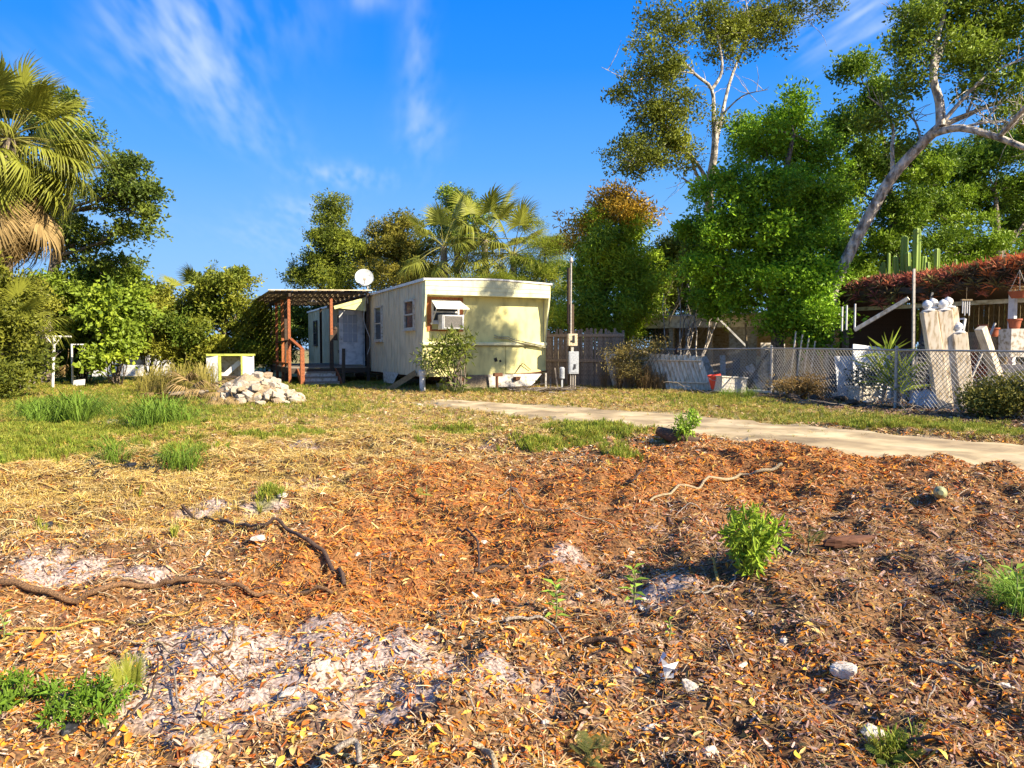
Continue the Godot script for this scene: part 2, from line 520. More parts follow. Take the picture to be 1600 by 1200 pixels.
func crown(root: Node3D, blobs: Array, n: int, mesh: Mesh, c1: Color, c2: Color, gap := -0.12, freq := 1.1, s0 := 0.55, s1 := 1.3, m = null, called := "crown", clump := 1.0):
	var base = root.position
	var total = 0.0
	for b in blobs: total += pow(b[1].x * b[1].y * b[1].z, 0.75)
	var xf = []; var cols = []
	var rs = lerp(0.30, 0.85, clamp((-base.z - 12.0) / 30.0, 0.0, 1.0)) * clump
	for b in blobs:
		var want = n * pow(b[1].x * b[1].y * b[1].z, 0.75) / total
		var mean = pow(b[1].x * b[1].y * b[1].z, 1.0 / 3.0)
		var kk = int(1.9 * pow(mean / rs, 2.0)) + 3
		var each = int(ceil(want / kk))
		for q in kk:
			var dv = rand_dir()
			var cc = b[0] + dv * pow(rng.randf(), 0.38) * b[1] * (0.98 + 0.55 * nz.get_noise_3dv(b[0] * 3.0 + dv * 1.3))
			var rr = rs * Vector3(rng.randf_range(0.5, 1.5), rng.randf_range(0.3, 0.95), rng.randf_range(0.5, 1.5))
			var hue = clamp(0.5 + nz.get_noise_3dv(cc * 0.7 + Vector3(50, 0, 0)) * 0.9 + rng.randf_range(-0.3, 0.3), 0, 1)
			for e in int(each * rng.randf_range(0.4, 1.6)):
				var d2 = rand_dir()
				if d2.y < 0.0 and rng.randf() < 0.45: d2.y = -d2.y
				var p = cc + d2 * pow(rng.randf(), 0.5) * rr
				if rng.randf() < 0.22: p = b[0] + d2 * pow(rng.randf(), 0.40) * b[1] * (1.05 + 0.8 * nz.get_noise_3dv(b[0] * 3.0 + d2 * 2.2))
				xf.append(Transform3D(Basis.from_euler(Vector3(rng.randf_range(-0.7, 0.7), rng.randf() * TAU, rng.randf_range(-0.7, 0.7))).scaled(Vector3.ONE * rng.randf_range(s0, s1)), p - base))
				var c = c1.lerp(c2, clamp(hue + rng.randf_range(-0.25, 0.25), 0, 1)) * rng.randf_range(0.8, 1.2)
				cols.append(Color(c.r * 1.62 + 0.010, c.g * 1.70 + 0.014, c.b * 1.3))
	return copies(called, mesh, m if m else M.leaf, xf, cols, root)

# blobs as [u, v, ru, rv, depth, depth radius]: where each clump of the crown stands
func blob(list: Array) -> Array:
	var out = []
	for q in list:
		out.append([at(q[0], q[1], q[4]), Vector3(q[2] / F * q[4], q[3] / F * q[4], q[5])])
	return out

func tree(called: String, label: String, category: String, base: Vector3, trunk: Array, rad: Array, list: Array, n: int, mesh: Mesh, c1: Color, c2: Color, bark, gap := -0.12, seed_ := 1, group := "", twigs := 5, freq := 1.5):
	rng.seed = seed_
	var root = thing(called, label, category, base, 0.0, group)
	var g = Geo.new()
	var pts = []
	for p in trunk: pts.append(p - base)
	g.tube(pts, rad, 9)
	var bl = blob(list)
	var br = Geo.new()
	for b in bl:
		var c = b[0] - base
		var best = pts[0]; var bd = 1e9; var ri = 0
		for i in range(max(1, pts.size() / 3), pts.size()):
			var dd = pts[i].distance_to(c) + max(0.0, pts[i].y - c.y) * 1.5
			if dd < bd: bd = dd; best = pts[i]; ri = i
		var r = rad[ri] * 0.45 + 0.01
		var path = limb(br, best, c, r, r * 0.35, rng.randf_range(0.03, 0.1))
		for k in twigs:
			var e = c + rand_dir() * b[1] * 0.85
			limb(br, path[rng.randi_range(3, 6)], e, r * 0.4, 0.006, rng.randf_range(0.03, 0.12), 4)
	part("trunk", g, bark, root)
	if br.v.size() > 0: part("branches", br, bark, root)
	crown(root, bl, int(n * 0.85), mesh, c1, c2, gap + 0.2, freq)
	return root

func fan_palm(called: String, label: String, base: Vector3, head: Vector3, size: float, live: int, dead: int, seed_: int, group := "", trunk_r := 0.16, lo := -1.0, lv = null, dd = null):
	rng.seed = seed_
	var root = thing(called, label, "palm tree", base, 0.0, group)
	var g = Geo.new()
	var pts = []; var rad = []
	for i in 12:
		var t = i / 11.0
		pts.append((head - base) * t + Vector3(sin(t * 3.0) * 0.06, 0, 0)); rad.append(trunk_r * (1.15 - 0.2 * t) * (1.0 + 0.05 * (i % 2)))
	g.tube(pts, rad, 10)
	part("trunk", g, M.bark, root)
	for i in live + dead:
		var isdead = i >= live
		var t = (i + 0.5) / live
		var el = lerp(1.35, lo, pow(t, 0.85)) + rng.randf_range(-0.15, 0.15)
		var az = i * 2.39996 + rng.randf_range(-0.3, 0.3)
		if isdead: el = rng.randf_range(-1.5, -0.8)
		var set_ = (dd if dd else T.dead_fronds) if isdead else (lv if lv else (T.fronds_up if el > 0.5 else T.fronds))
		var o = part("dead_frond" if isdead else "frond", set_[rng.randi() % set_.size()], M.dry if isdead else M.leaf, root)
		o.transform = Transform3D(Basis(Vector3.UP, az) * Basis(Vector3(0, 0, 1), el) * Basis(Vector3(1, 0, 0), rng.randf_range(-0.5, 0.5)), head - base + Vector3(0, -0.3 - 0.5 * rng.randf() * size if isdead else 0.0, 0)).scaled_local(Vector3.ONE * size * rng.randf_range(0.85, 1.12) * (1.15 if isdead else 1.0))
	return root

# a bushy stand: several stems from one root and foliage
func shrub(called: String, label: String, base: Vector3, list: Array, n: int, mesh: Mesh, c1: Color, c2: Color, gap := -0.15, seed_ := 1, group := "", bark = null, category := "shrub", freq := 1.3):
	rng.seed = seed_
	var root = thing(called, label, category, base, 0.0, group)
	var g = Geo.new()
	var bl = blob(list)
	for b in bl:
		for k in 4:
			var e = b[0] - base + rand_dir() * b[1] * 0.75
			limb(g, Vector3(rng.randf_range(-0.15, 0.15), -0.05, rng.randf_range(-0.15, 0.15)), e, 0.028, 0.007, rng.randf_range(0.03, 0.1), 4)
	part("stems", g, bark if bark else M.bark, root)
	crown(root, bl, n, mesh, c1, c2, gap, freq, 0.75, 1.3, null, "foliage")
	return root

func grass_clump(label: String, p: Vector3, mesh: Mesh, s: float, col: Color, n := 5, r := 0.25, group := "grass clumps on the lot", called := "grass_clump"):
	var xf = []; var cols = []
	for i in n:
		var a = rng.randf() * TAU; var q = r * sqrt(rng.randf())
		xf.append(Transform3D(Basis(Vector3.UP, rng.randf() * TAU).scaled(Vector3.ONE * s * rng.randf_range(0.75, 1.15)), Vector3(cos(a) * q, gh(p.x + cos(a) * q, p.z + sin(a) * q) - p.y, sin(a) * q)))
		cols.append(col * rng.randf_range(0.75, 1.25))
	var o = copies(called, mesh, M.soft_leaf, xf, cols)
	o.position = p
	tag(o, label, "grass", group, "thing")
	return o

# ================================================================ build
func _ready():
	rng.seed = 7
	nz.seed = 4; nz.frequency = 1.0; nz.noise_type = FastNoiseLite.TYPE_SIMPLEX_SMOOTH; nz.fractal_octaves = 2
	nf.seed = 8; nf.frequency = 1.0; nf.noise_type = FastNoiseLite.TYPE_SIMPLEX_SMOOTH; nf.fractal_octaves = 3
	# camera
	var cam = Camera3D.new()
	cam.name = "camera"
	cam.fov = rad_to_deg(2.0 * atan(600.0 / F))
	cam.near = 0.05; cam.far = 2000.0
	cam.position = EYE
	cam.rotation.x = -atan(55.0 / F)
	add_child(cam)
	cam_basis = cam.transform.basis
	cam.current = true
	# sky and light
	var env = Environment.new()
	env.background_mode = Environment.BG_SKY
	var sky = Sky.new()
	var psm = PanoramaSkyMaterial.new()
	psm.panorama = ImageTexture.create_from_image(sky_image())
	psm.energy_multiplier = 0.455
	sky.sky_material = psm
	env.sky = sky
	env.ambient_light_source = Environment.AMBIENT_SOURCE_SKY
	env.tonemap_mode = Environment.TONE_MAPPER_LINEAR
	env.tonemap_exposure = 2.4
	env.sdfgi_enabled = true; env.ssao_enabled = true; env.ssil_enabled = true
	var we = WorldEnvironment.new()
	we.name = "environment"
	we.environment = env
	add_child(we)
	var sun = DirectionalLight3D.new()
	sun.name = "sun"
	sun.light_energy = 1.55
	sun.light_color = Color(1.0, 0.945, 0.85)
	sun.light_angular_distance = 0.5
	sun.shadow_enabled = true
	add_child(sun)
	sun.look_at_from_position(Vector3(0.70, 0.55, 0.45) * 30.0, Vector3.ZERO)
	make_materials()
	make_zones()
	make_ground()
	make_drive()
	make_home()
	make_porch()
	make_plants_meshes()
	make_trees()
	make_neighbour()
	make_fences()
	make_yard()
	make_foreground()
	make_litter()

func sky_image() -> Image:
	var W = 3072; var H = 1536
	var img = Image.create(W, H, false, Image.FORMAT_RGBF)
	var n1 = FastNoiseLite.new(); n1.seed = 31; n1.frequency = 1.0; n1.fractal_octaves = 5; n1.noise_type = FastNoiseLite.TYPE_SIMPLEX_SMOOTH
	var stops = [[0.0, 0.40, 0.66, 1.0], [7.0, 0.26, 0.55, 1.0], [14.0, 0.115, 0.41, 0.98], [21.0, 0.03, 0.29, 0.95], [28.0, 0.005, 0.225, 0.90], [50.0, 0.035, 0.19, 0.66], [90.0, 0.04, 0.17, 0.52]]
	# veils: direction (degrees right of the view, degrees up), half sizes, strength
	var veils = []
	for q in [[300, 55, 80, 80, 0.85], [335, 120, 60, 26, 0.55], [365, 175, 70, 30, 0.4], [410, 225, 60, 25, 0.32], [540, 278, 80, 20, 0.62], [480, 330, 60, 22, 0.4], [655, 90, 26, 120, 0.4], [665, 205, 40, 45, 0.36], [580, 12, 40, 18, 0.45], [190, 55, 35, 60, 0.22], [470, 40, 60, 60, 0.2], [1340, 40, 62, 52, 0.95], [1250, 55, 28, 42, 0.5], [430, 370, 80, 34, 0.25], [60, 120, 80, 40, 0.2], [150, 330, 80, 30, 0.2]]:
		var va = atan((q[0] - 800.0) / F)
		veils.append([rad_to_deg(va), rad_to_deg(atan((545.0 - q[1]) / F * cos(va))), q[2] * 0.051, q[3] * 0.046, q[4]])
	veils.append_array([[-2.0, 38.0, 12.0, 5.0, 0.4], [50.0, 26.0, 12.0, 6.0, 0.5], [-60.0, 30.0, 14.0, 6.0, 0.45], [120.0, 25.0, 20.0, 6.0, 0.4], [-150.0, 30.0, 24.0, 7.0, 0.4], [170.0, 50.0, 30.0, 9.0, 0.4], [-100.0, 45.0, 20.0, 8.0, 0.35]])
	var sd = Vector3(0.70, 0.55, -0.45).normalized()      # towards the sun, z away from the view
	for j in H:
		var el = 90.0 - (j + 0.5) / H * 180.0
		var e = max(el, 0.0)
		var c = Color(0.24, 0.20, 0.14)
		if el > 0.0:
			for k in stops.size() - 1:
				if e >= stops[k][0] and e <= stops[k + 1][0]:
					var t = (e - stops[k][0]) / (stops[k + 1][0] - stops[k][0])
					c = Color(stops[k][1], stops[k][2], stops[k][3]).lerp(Color(stops[k + 1][1], stops[k + 1][2], stops[k + 1][3]), t)
		img.fill_rect(Rect2i(0, j, W, 1), c)
		if el > 0.0 and j % 3 == 1:      # whiter air round the sun
			var i = 1
			while i < W:
				var aa = (i + 0.5) / W * TAU
				var cs = sin(aa) * cos(deg_to_rad(el)) * sd.x + sin(deg_to_rad(el)) * sd.y + cos(aa) * cos(deg_to_rad(el)) * sd.z
				if cs > 0.25: img.fill_rect(Rect2i(i - 1, j - 1, 3, 3), c.lerp(Color(0.78, 0.84, 0.95), 0.75 * exp((cs - 1.0) * 5.0)))
				i += 3
	for q in veils:
		for j in range(max(0, int((90.0 - q[1] - q[3] * 2.0) / 180.0 * H)), int((90.0 - max(0.5, q[1] - q[3] * 2.0)) / 180.0 * H)):
			var el = 90.0 - (j + 0.5) / H * 180.0
			if el < 1.0: continue
			var te = tan(deg_to_rad(el))
			for i0 in range(int((q[0] - q[2] * 2.0) / 360.0 * W), int((q[0] + q[2] * 2.0) / 360.0 * W)):
				var az = (i0 + 0.5) / W * 360.0
				var dx = (az - q[0]) / q[2]
				var dy = (el - q[1]) / q[3]
				var r = dx * dx + dy * dy
				if r > 4.0: continue
				var a = deg_to_rad(az)
				var px = sin(a) / te; var pz = cos(a) / te
				var f = 0.42 + 0.75 * n1.get_noise_2d(px * 2.6 + 0.30 * pz, pz * 0.45) + 0.75 * n1.get_noise_2d(px * 12.0 + 2.4 * pz + 9.0, pz * 2.2)
				var m = q[4] * exp(-r * 1.1) * clamp(f * 1.4, 0.02, 1.5)
				var i = posmod(i0, W)
				img.set_pixel(i, j, img.get_pixel(i, j).lerp(Color(0.74, 0.86, 1.0), clamp(m * 0.5, 0.0, 0.6)))
	return img

# ---------------------------------------------------------------- ground
func make_zones():
	for q in [[60, 690, 120, 22, 1.1], [100, 640, 120, 26, 0.9], [250, 645, 70, 18, 0.8], [30, 720, 60, 12, 0.5], [400, 682, 60, 6, 0.95], [490, 680, 50, 5, 0.8], [660, 692, 26, 6, 0.8], [730, 680, 60, 6, 0.8], [840, 690, 50, 10, 0.95], [930, 668, 70, 8, 1.0], [970, 708, 30, 9, 0.8], [1040, 690, 40, 6, 0.7], [290, 706, 60, 8, 0.7], [290, 845, 40, 8, 0.42], [215, 822, 25, 6, 0.35], [90, 830, 30, 8, 0.35], [210, 775, 20, 6, 0.5], [420, 772, 22, 5, 0.6], [10, 725, 25, 8, 0.7], [540, 640, 60, 10, 0.5], [900, 1165, 40, 16, 0.3], [1400, 1175, 60, 14, 0.5], [1150, 625, 150, 12, 0.75], [1350, 655, 200, 14, 0.75], [1560, 680, 80, 14, 0.8]]:
		spot(green_spots, q[0], q[1], q[2], q[3], q[4])
	for q in [[120, 890, 80, 22, 1.0], [230, 900, 60, 14, 0.6], [330, 800, 60, 16, 0.9], [420, 792, 50, 10, 0.7], [300, 1010, 120, 40, 0.8], [450, 1060, 150, 50, 1.0], [250, 1075, 80, 30, 0.7], [680, 1040, 60, 30, 0.8], [800, 1060, 120, 40, 0.6], [620, 1110, 140, 30, 0.5], [950, 930, 120, 30, 0.5], [1000, 1040, 90, 40, 0.45], [500, 760, 90, 14, 0.5], [1450, 900, 120, 26, 0.4], [1300, 1120, 120, 30, 0.4], [50, 890, 60, 20, 0.7], [400, 1030, 130, 45, 1.1], [520, 1020, 80, 40, 0.8], [620, 1020, 50, 20, 0.8], [560, 985, 70, 14, 0.5], [400, 1100, 130, 22, 0.8], [300, 1130, 60, 25, 0.6], [470, 690, 60, 6, 0.6], [760, 696, 40, 8, 0.5], [880, 870, 60, 18, 0.55], [1040, 910, 50, 20, 0.5], [760, 1030, 40, 16, 0.45], [980, 1090, 50, 25, 0.5], [180, 660, 60, 6, 0.9], [100, 690, 55, 7, 0.75], [70, 870, 60, 12, 0.6]]:
		spot(sand_spots, q[0], q[1], q[2], q[3], q[4])
	for q in [[650, 745, 150, 45, 0.9], [560, 830, 130, 50, 0.7], [520, 930, 110, 50, 0.9], [740, 900, 180, 70, 0.6], [1150, 740, 200, 40, 0.6], [1300, 720, 260, 20, 0.6], [980, 760, 140, 40, 0.6], [820, 800, 120, 60, 0.7], [330, 730, 140, 20, 0.3], [400, 940, 100, 25, 0.5], [100, 960, 140, 20, 0.4]]:
		spot(orange_spots, q[0], q[1], q[2], q[3], q[4])
	for q in [[150, 685, 60, 8, 0.7], [180, 662, 50, 5, 0.6], [20, 660, 40, 8, 0.6]]:
		spot(bare_spots, q[0], q[1], q[2], q[3], q[4])

func axis(lo: float, hi: float, step: float, out_lo: float, out_hi: float, grow: float) -> Array:
	var a = []
	var s = step; var x = lo
	while x > out_lo:
		s *= grow; x -= s; a.push_front(x)
	x = lo
	while x <= hi:
		a.append(x); x += step
	s = step
	while x < out_hi:
		a.append(x); s *= grow; x += s
	a.append(out_hi)
	return a

func make_ground():
	var xs = axis(-7.5, 7.5, 0.05, -260.0, 260.0, 1.13)
	var zs = axis(-10.5, -1.6, 0.045, -400.0, 60.0, 1.06)
	var nx = xs.size(); var nzc = zs.size()
	var v = PackedVector3Array(); var c = PackedColorArray(); var ix = PackedInt32Array(); var nn = PackedVector3Array()
	for j in nzc:
		for i in nx:
			var x = xs[i]; var z = zs[j]
			v.append(Vector3(x, gh(x, z), z))
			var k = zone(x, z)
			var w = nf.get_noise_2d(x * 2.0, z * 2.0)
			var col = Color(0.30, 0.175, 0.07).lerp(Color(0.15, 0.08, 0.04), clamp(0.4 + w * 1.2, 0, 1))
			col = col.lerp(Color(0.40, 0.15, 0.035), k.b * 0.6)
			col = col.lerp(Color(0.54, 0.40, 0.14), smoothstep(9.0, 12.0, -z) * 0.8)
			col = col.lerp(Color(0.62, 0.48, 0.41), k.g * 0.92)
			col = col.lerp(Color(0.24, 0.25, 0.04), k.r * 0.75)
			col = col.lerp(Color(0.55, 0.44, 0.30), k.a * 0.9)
			col = col.lerp(Color(0.13, 0.085, 0.055), fence_shade(x, -z) * 0.8)  # shade along the fence mixed into the ground colour
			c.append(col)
	for j in nzc:
		for i in nx:
			var a = v[j * nx + max(i - 1, 0)]; var b = v[j * nx + min(i + 1, nx - 1)]
			var d = v[max(j - 1, 0) * nx + i]; var e = v[min(j + 1, nzc - 1) * nx + i]
			nn.append((e - d).cross(b - a).normalized())
	for j in nzc - 1:
		for i in nx - 1:
			var a = j * nx + i
			ix.append_array([a, a + 1, a + nx + 1, a, a + nx + 1, a + nx])
	var arr = []
	arr.resize(Mesh.ARRAY_MAX)
	arr[Mesh.ARRAY_VERTEX] = v; arr[Mesh.ARRAY_NORMAL] = nn; arr[Mesh.ARRAY_COLOR] = c; arr[Mesh.ARRAY_INDEX] = ix
	var m = ArrayMesh.new()
	m.add_surface_from_arrays(Mesh.PRIMITIVE_TRIANGLES, arr)
	var o = part("ground", m, M.ground)
	tag(o, "sandy lot covered with orange mulch, leaf litter and patchy grass", "ground", "", "structure")

func make_drive():
	var g = Geo.new()
	var rows = []
	var tone = []
	var t = -7.3
	while t < 9.0:
		var far = lerp(-2.4, -1.2, smoothstep(-1.0, -7.5, t)) + nf.get_noise_1d(t * 1.7) * 0.34
		var nearr = nf.get_noise_1d(t * 2.3 + 60) * 0.32 + (0.0 if t > -5.0 else (t + 5.0) * 0.25)
		var row = []
		for k in 13:
			var s = lerp(far, nearr, k / 12.0)
			var x = 1.96 + t * 0.623 - s * 0.782; var d = 11.0 - t * 0.782 - s * 0.623
			var edge = 0.05 if (k == 0 or k == 12) else 0.0
			row.append(Vector3(x, gh(x, -d) + 0.035 - edge, -d))
			tone.append(clamp(0.86 + 0.35 * nf.get_noise_2d(s * 1.3, t * 0.25) + 0.22 * nf.get_noise_2d(s * 4.0, t * 2.5), 0.5, 1.05))
		rows.append(row)
		t += 0.18
	for i in rows.size() - 1:
		for k in 12:
			g.quad(rows[i][k], rows[i][k + 1], rows[i + 1][k + 1], rows[i + 1][k], Color(1, 0.97, 0.92) * tone[i * 13 + k])
	var o = part("driveway", g, M.drive)
	tag(o, "pale worn concrete driveway strip curving past the mulch to the mobile home", "driveway", "", "structure")

# ---------------------------------------------------------------- mobile home
const HW := 4.0
const HL := 20.0
const TURN := 0.4346
var home_at := Vector3(-2.59, 0.0, -20.7)

func home_point(x: float, y: float, z: float) -> Vector3:
	return home_at + Basis(Vector3.UP, TURN) * Vector3(x, y, z)

func window_unit(parent: Node3D, c: Vector3, w: float, h: float, bs: Basis, frame_m, sashes := 2, glass = null, label := ""):
	# local: x across, y up, z out of the wall
	var fr = Geo.new()
	var t = 0.06
	for q in [[-w / 2, 0, t, h + t], [w / 2, 0, t, h + t]]: fr.box(c + bs * Vector3(q[0], q[1], 0.03), Vector3(q[2], q[3], 0.07), Color.WHITE, bs)
	for q in [[0, h / 2, w - t - 0.004, t], [0, -h / 2, w - t - 0.004, t]]: fr.box(c + bs * Vector3(q[0], q[1], 0.028), Vector3(q[2], q[3], 0.066), Color.WHITE, bs)
	if sashes == 2: fr.box(c + bs * Vector3(0, 0.0, 0.026), Vector3(w - t - 0.004, 0.045, 0.05), Color.WHITE, bs)
	fr.box(c + bs * Vector3(0, -h / 2 - 0.055, 0.05), Vector3(w + 0.14, 0.035, 0.12), Color.WHITE, bs)
	var o = part("window", fr, frame_m, parent, label)
	for k in sashes:
		var hh = (h - t) / sashes
		var pg = Geo.new()
		pg.box(c + bs * Vector3(0, -h / 2 + t / 2 + hh * (k + 0.5), 0.010 + 0.008 * k), Vector3(w - t, hh - 0.02, 0.012), Color.WHITE, bs)
		part("pane", pg, glass if glass else M.glass, o)
	return o

func make_home():
	var home = thing("mobile_home", "old pale yellow mobile home with beige side, window unit and open door", "mobile home", home_at, TURN)
	var I = Basis()
	var L = Basis(Vector3.UP, -PI / 2)      # wall facing -x : local z -> -x
	# left side wall in panels with joints
	var edges = [0.0, 1.95, 3.95, 6.25, 7.3, 9.0, 11.2, 13.4, 15.6, 17.8, HL]
	for i in edges.size() - 1:
		var a = edges[i] + 0.006; var b = edges[i + 1] - 0.006
		var bot = 0.44
		var g = Geo.new()
		if i == 3:
			g.box(Vector3(0.03, 2.98, -(a + b) / 2), Vector3(0.06, 0.56, b - a))
		else:
			g.box(Vector3(0.03 + 0.004 * (i % 2), (3.25 + bot) / 2, -(a + b) / 2), Vector3(0.06, 3.25 - bot, b - a))
			var n = int((b - a) / 0.30)
			for k in range(1, n):
				g.box(Vector3(-0.004, (3.2 + bot) / 2, -lerp(a, b, float(k) / n)), Vector3(0.010, 3.15 - bot, 0.018))
		part("wall_panel", g, M.beige if i < 4 else M.olive, home)
	# sag of the lower corner panels: torn skirt piece hanging under the floor
	var sk = Geo.new()
	sk.quad(Vector3(-0.02, 0.10, -4.2), Vector3(-0.02, 0.48, -4.3), Vector3(-0.02, 0.48, -2.4), Vector3(-0.06, 0.12, -2.9))
	sk.quad(Vector3(-0.06, 0.12, -2.9), Vector3(-0.03, 0.48, -2.4), Vector3(-0.03, 0.48, -4.3), Vector3(-0.03, 0.10, -4.2))
	part("skirt_panel", sk, M.dirty_white, home, "torn grey skirting sheet hanging under the side wall")
	# other walls, floor, frame
	var g2 = Geo.new()
	g2.box(Vector3(HW - 0.03, 1.85, -HL / 2), Vector3(0.06, 2.8, HL - 0.02))
	part("side_wall", g2, M.beige, home)
	g2 = Geo.new(); g2.box(Vector3(HW / 2, 1.85, -HL + 0.03), Vector3(HW - 0.14, 2.8, 0.06))
	part("rear_wall", g2, M.olive, home)
	g2 = Geo.new(); g2.box(Vector3(HW / 2, 0.52, -HL / 2), Vector3(HW - 0.16, 0.12, HL - 0.16))
	part("floor", g2, M.dark_wood, home)
	g2 = Geo.new()
	for x in [0.9, HW - 0.9]: g2.box(Vector3(x, 0.36, -HL / 2 + 0.2), Vector3(0.1, 0.2, HL - 0.6))
	part("chassis", g2, M.rust, home)
	for z in [-0.7, -4.0, -8.0, -12.0, -16.0]:
		for x in [0.9, HW - 0.9]:
			g2 = Geo.new()
			for k in 2: g2.box(Vector3(x, 0.05 + 0.115 * k, z), Vector3(0.4, 0.108, 0.2), Color(0.45, 0.44, 0.42))
			part("pier", g2, M.plain, home)
	# roof, arched across
	g2 = Geo.new()
	var prof = []
	for k in 13:
		var t = k / 12.0
		prof.append(Vector2(lerp(-0.05, HW + 0.05, t), 3.25 + 0.07 * (1.0 - abs(t - 0.55) / (0.55 if t < 0.55 else 0.45))))
	for k in 12:
		var p = prof[k]; var q = prof[k + 1]
		g2.quad(Vector3(p.x, p.y, 0.36), Vector3(p.x, p.y, -HL - 0.05), Vector3(q.x, q.y, -HL - 0.05), Vector3(q.x, q.y, 0.36))
		g2.quad(Vector3(p.x, p.y - 0.05, 0.36), Vector3(p.x, p.y, 0.36), Vector3(q.x, q.y, 0.36), Vector3(q.x, q.y - 0.05, 0.36))
		g2.quad(Vector3(p.x, p.y - 0.05, 0.36), Vector3(q.x, q.y - 0.05, 0.36), Vector3(q.x, q.y - 0.05, -HL), Vector3(p.x, p.y - 0.05, -HL))
	for sx in [[-0.05, 1], [HW + 0.05, -1]]:
		g2.box(Vector3(sx[0], 3.215, -HL / 2 + 0.15), Vector3(0.02, 0.08, HL + 0.4))
	var roof = part("roof", g2, M.white, home)
	for q in [[1.2, -3.0], [2.9, -9.0]]:
		var vg = Geo.new()
		vg.lathe(Vector3(q[0], 3.3, q[1]), [Vector2(0.05, 0), Vector2(0.05, 0.2), Vector2(0.1, 0.2), Vector2(0.1, 0.24), Vector2(0.0, 0.28)], 10)
		part("vent", vg, M.galv, roof)
	# front fascia with arched top
	g2 = Geo.new()
	for k in 12:
		var p = prof[k]; var q = prof[k + 1]
		var x0 = clamp(p.x, 0.0, HW); var x1 = clamp(q.x, 0.0, HW)
		var f = Vector3(0, 0, 0.33)
		g2.quad(Vector3(x0, 2.80, 0.33), Vector3(x0, p.y - 0.051, 0.33), Vector3(x1, q.y - 0.051, 0.33), Vector3(x1, 2.80, 0.33))
	g2.quad(Vector3(0, 2.80, 0.005), Vector3(0, 2.80, 0.33), Vector3(HW, 2.80, 0.33), Vector3(HW, 2.80, 0.005))
	g2.quad(Vector3(0, 2.80, 0.005), Vector3(0, 3.2, 0.005), Vector3(0, 3.2, 0.33), Vector3(0, 2.80, 0.33))
	g2.quad(Vector3(HW, 2.80, 0.33), Vector3(HW, 3.2, 0.33), Vector3(HW, 3.2, 0.005), Vector3(HW, 2.80, 0.005))
	g2.box(Vector3(HW / 2, 3.05, 0.334), Vector3(HW - 0.02, 0.012, 0.012))
	g2.box(Vector3(HW / 2, 2.93, 0.334), Vector3(HW - 0.02, 0.010, 0.012))
	part("fascia", g2, M.cream, home)
	# tapered side fins
	for x in [0.0, HW - 0.05]:
		g2 = Geo.new()
		for s in [0.0, 0.05]:
			var A = Vector3(x + s, 1.44, 0.002); var B = Vector3(x + s, 2.797, 0.002); var C = Vector3(x + s, 2.797, 0.328); var D = Vector3(x + s, 1.44, 0.05)
			if s == 0.0: g2.quad(A, B, C, D)
			else: g2.quad(D, C, B, A)
		g2.quad(Vector3(x, 1.44, 0.05), Vector3(x, 2.797, 0.328), Vector3(x + 0.05, 2.797, 0.328), Vector3(x + 0.05, 1.44, 0.05))
		part("fin", g2, M.cream, home)
	# front wall above and below the ledge
	g2 = Geo.new(); g2.box(Vector3(HW / 2, 2.30, -0.035), Vector3(HW - 0.14, 1.78, 0.06))
	part("front_wall", g2, M.yellow, home)
	g2 = Geo.new(); g2.box(Vector3(HW / 2, 1.40, 0.03), Vector3(HW + 0.02, 0.09, 0.17), Color.WHITE, I, 0.01)
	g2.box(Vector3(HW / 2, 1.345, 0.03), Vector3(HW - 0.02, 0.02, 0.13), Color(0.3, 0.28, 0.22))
	part("ledge", g2, M.cream, home)
	var low = [[0.0, 1.32, 0.44], [1.335, 2.62, 0.46], [2.635, HW, 0.50]]
	for q in low:
		g2 = Geo.new(); g2.box(Vector3((q[0] + q[1]) / 2, (1.33 + q[2]) / 2, 0.0 + 0.004 * low.find(q)), Vector3(q[1] - q[0], 1.33 - q[2], 0.05))
		part("lower_panel", g2, M.yellow, home)
	# bent edge strip and torn trim
	g2 = Geo.new()
	g2.tube([Vector3(2.2, 0.43, 0.06), Vector3(2.8, 0.46, 0.09), Vector3(3.5, 0.50, 0.07), Vector3(4.02, 0.56, 0.06)], [0.02, 0.03, 0.025, 0.02], 5)
	g2.tube([Vector3(2.95, 0.52, 0.06), Vector3(3.15, 0.80, 0.10), Vector3(3.22, 0.78, 0.11), Vector3(3.45, 0.60, 0.08)], [0.012, 0.012, 0.012, 0.012], 4)
	part("bent_trim", g2, M.rust, home)
	for k in 2:
		g2 = Geo.new()
		g2.tube([Vector3(2.25, 1.66 - 0.07 * k, 0.03), Vector3(2.42, 1.60 - 0.04 * k, 0.09), Vector3(2.65, 1.62 - 0.06 * k, 0.10), Vector3(2.85, 1.53 - 0.06 * k, 0.11), Vector3(3.4, 1.43 - 0.05 * k, 0.16), Vector3(3.98, 1.32 - 0.04 * k, 0.14)], [0.012, 0.018, 0.018, 0.018, 0.018, 0.015], 5)
		part("loose_trim", g2, M.olive, home)
	for q in [[2.3, 0.92, 0.10], [2.45, 0.88, 0.06], [3.28, 1.27, 0.04]]:
		g2 = Geo.new(); g2.box(Vector3(q[0], q[1], 0.034), Vector3(q[2], q[2] * 1.2, 0.01), Color.WHITE, Basis(Vector3(0, 0, 1), 0.3))
		part("hole", g2, M.dark, home)
	# orange plywood round the front window, window, awning
	g2 = Geo.new()
	for q in [[0.20, 2.26, 0.14, 0.99], [1.17, 2.26, 0.13, 0.99]]: g2.box(Vector3(q[0] + 0.02, q[1], 0.012), Vector3(q[2], q[3], 0.03))
	g2.box(Vector3(0.70, 2.69, 0.012), Vector3(0.826, 0.13, 0.028)); g2.box(Vector3(0.70, 1.79, 0.012), Vector3(0.826, 0.05, 0.028))
	part("window_surround", g2, M.orange_ply, home, "orange stained plywood surround of the front window")
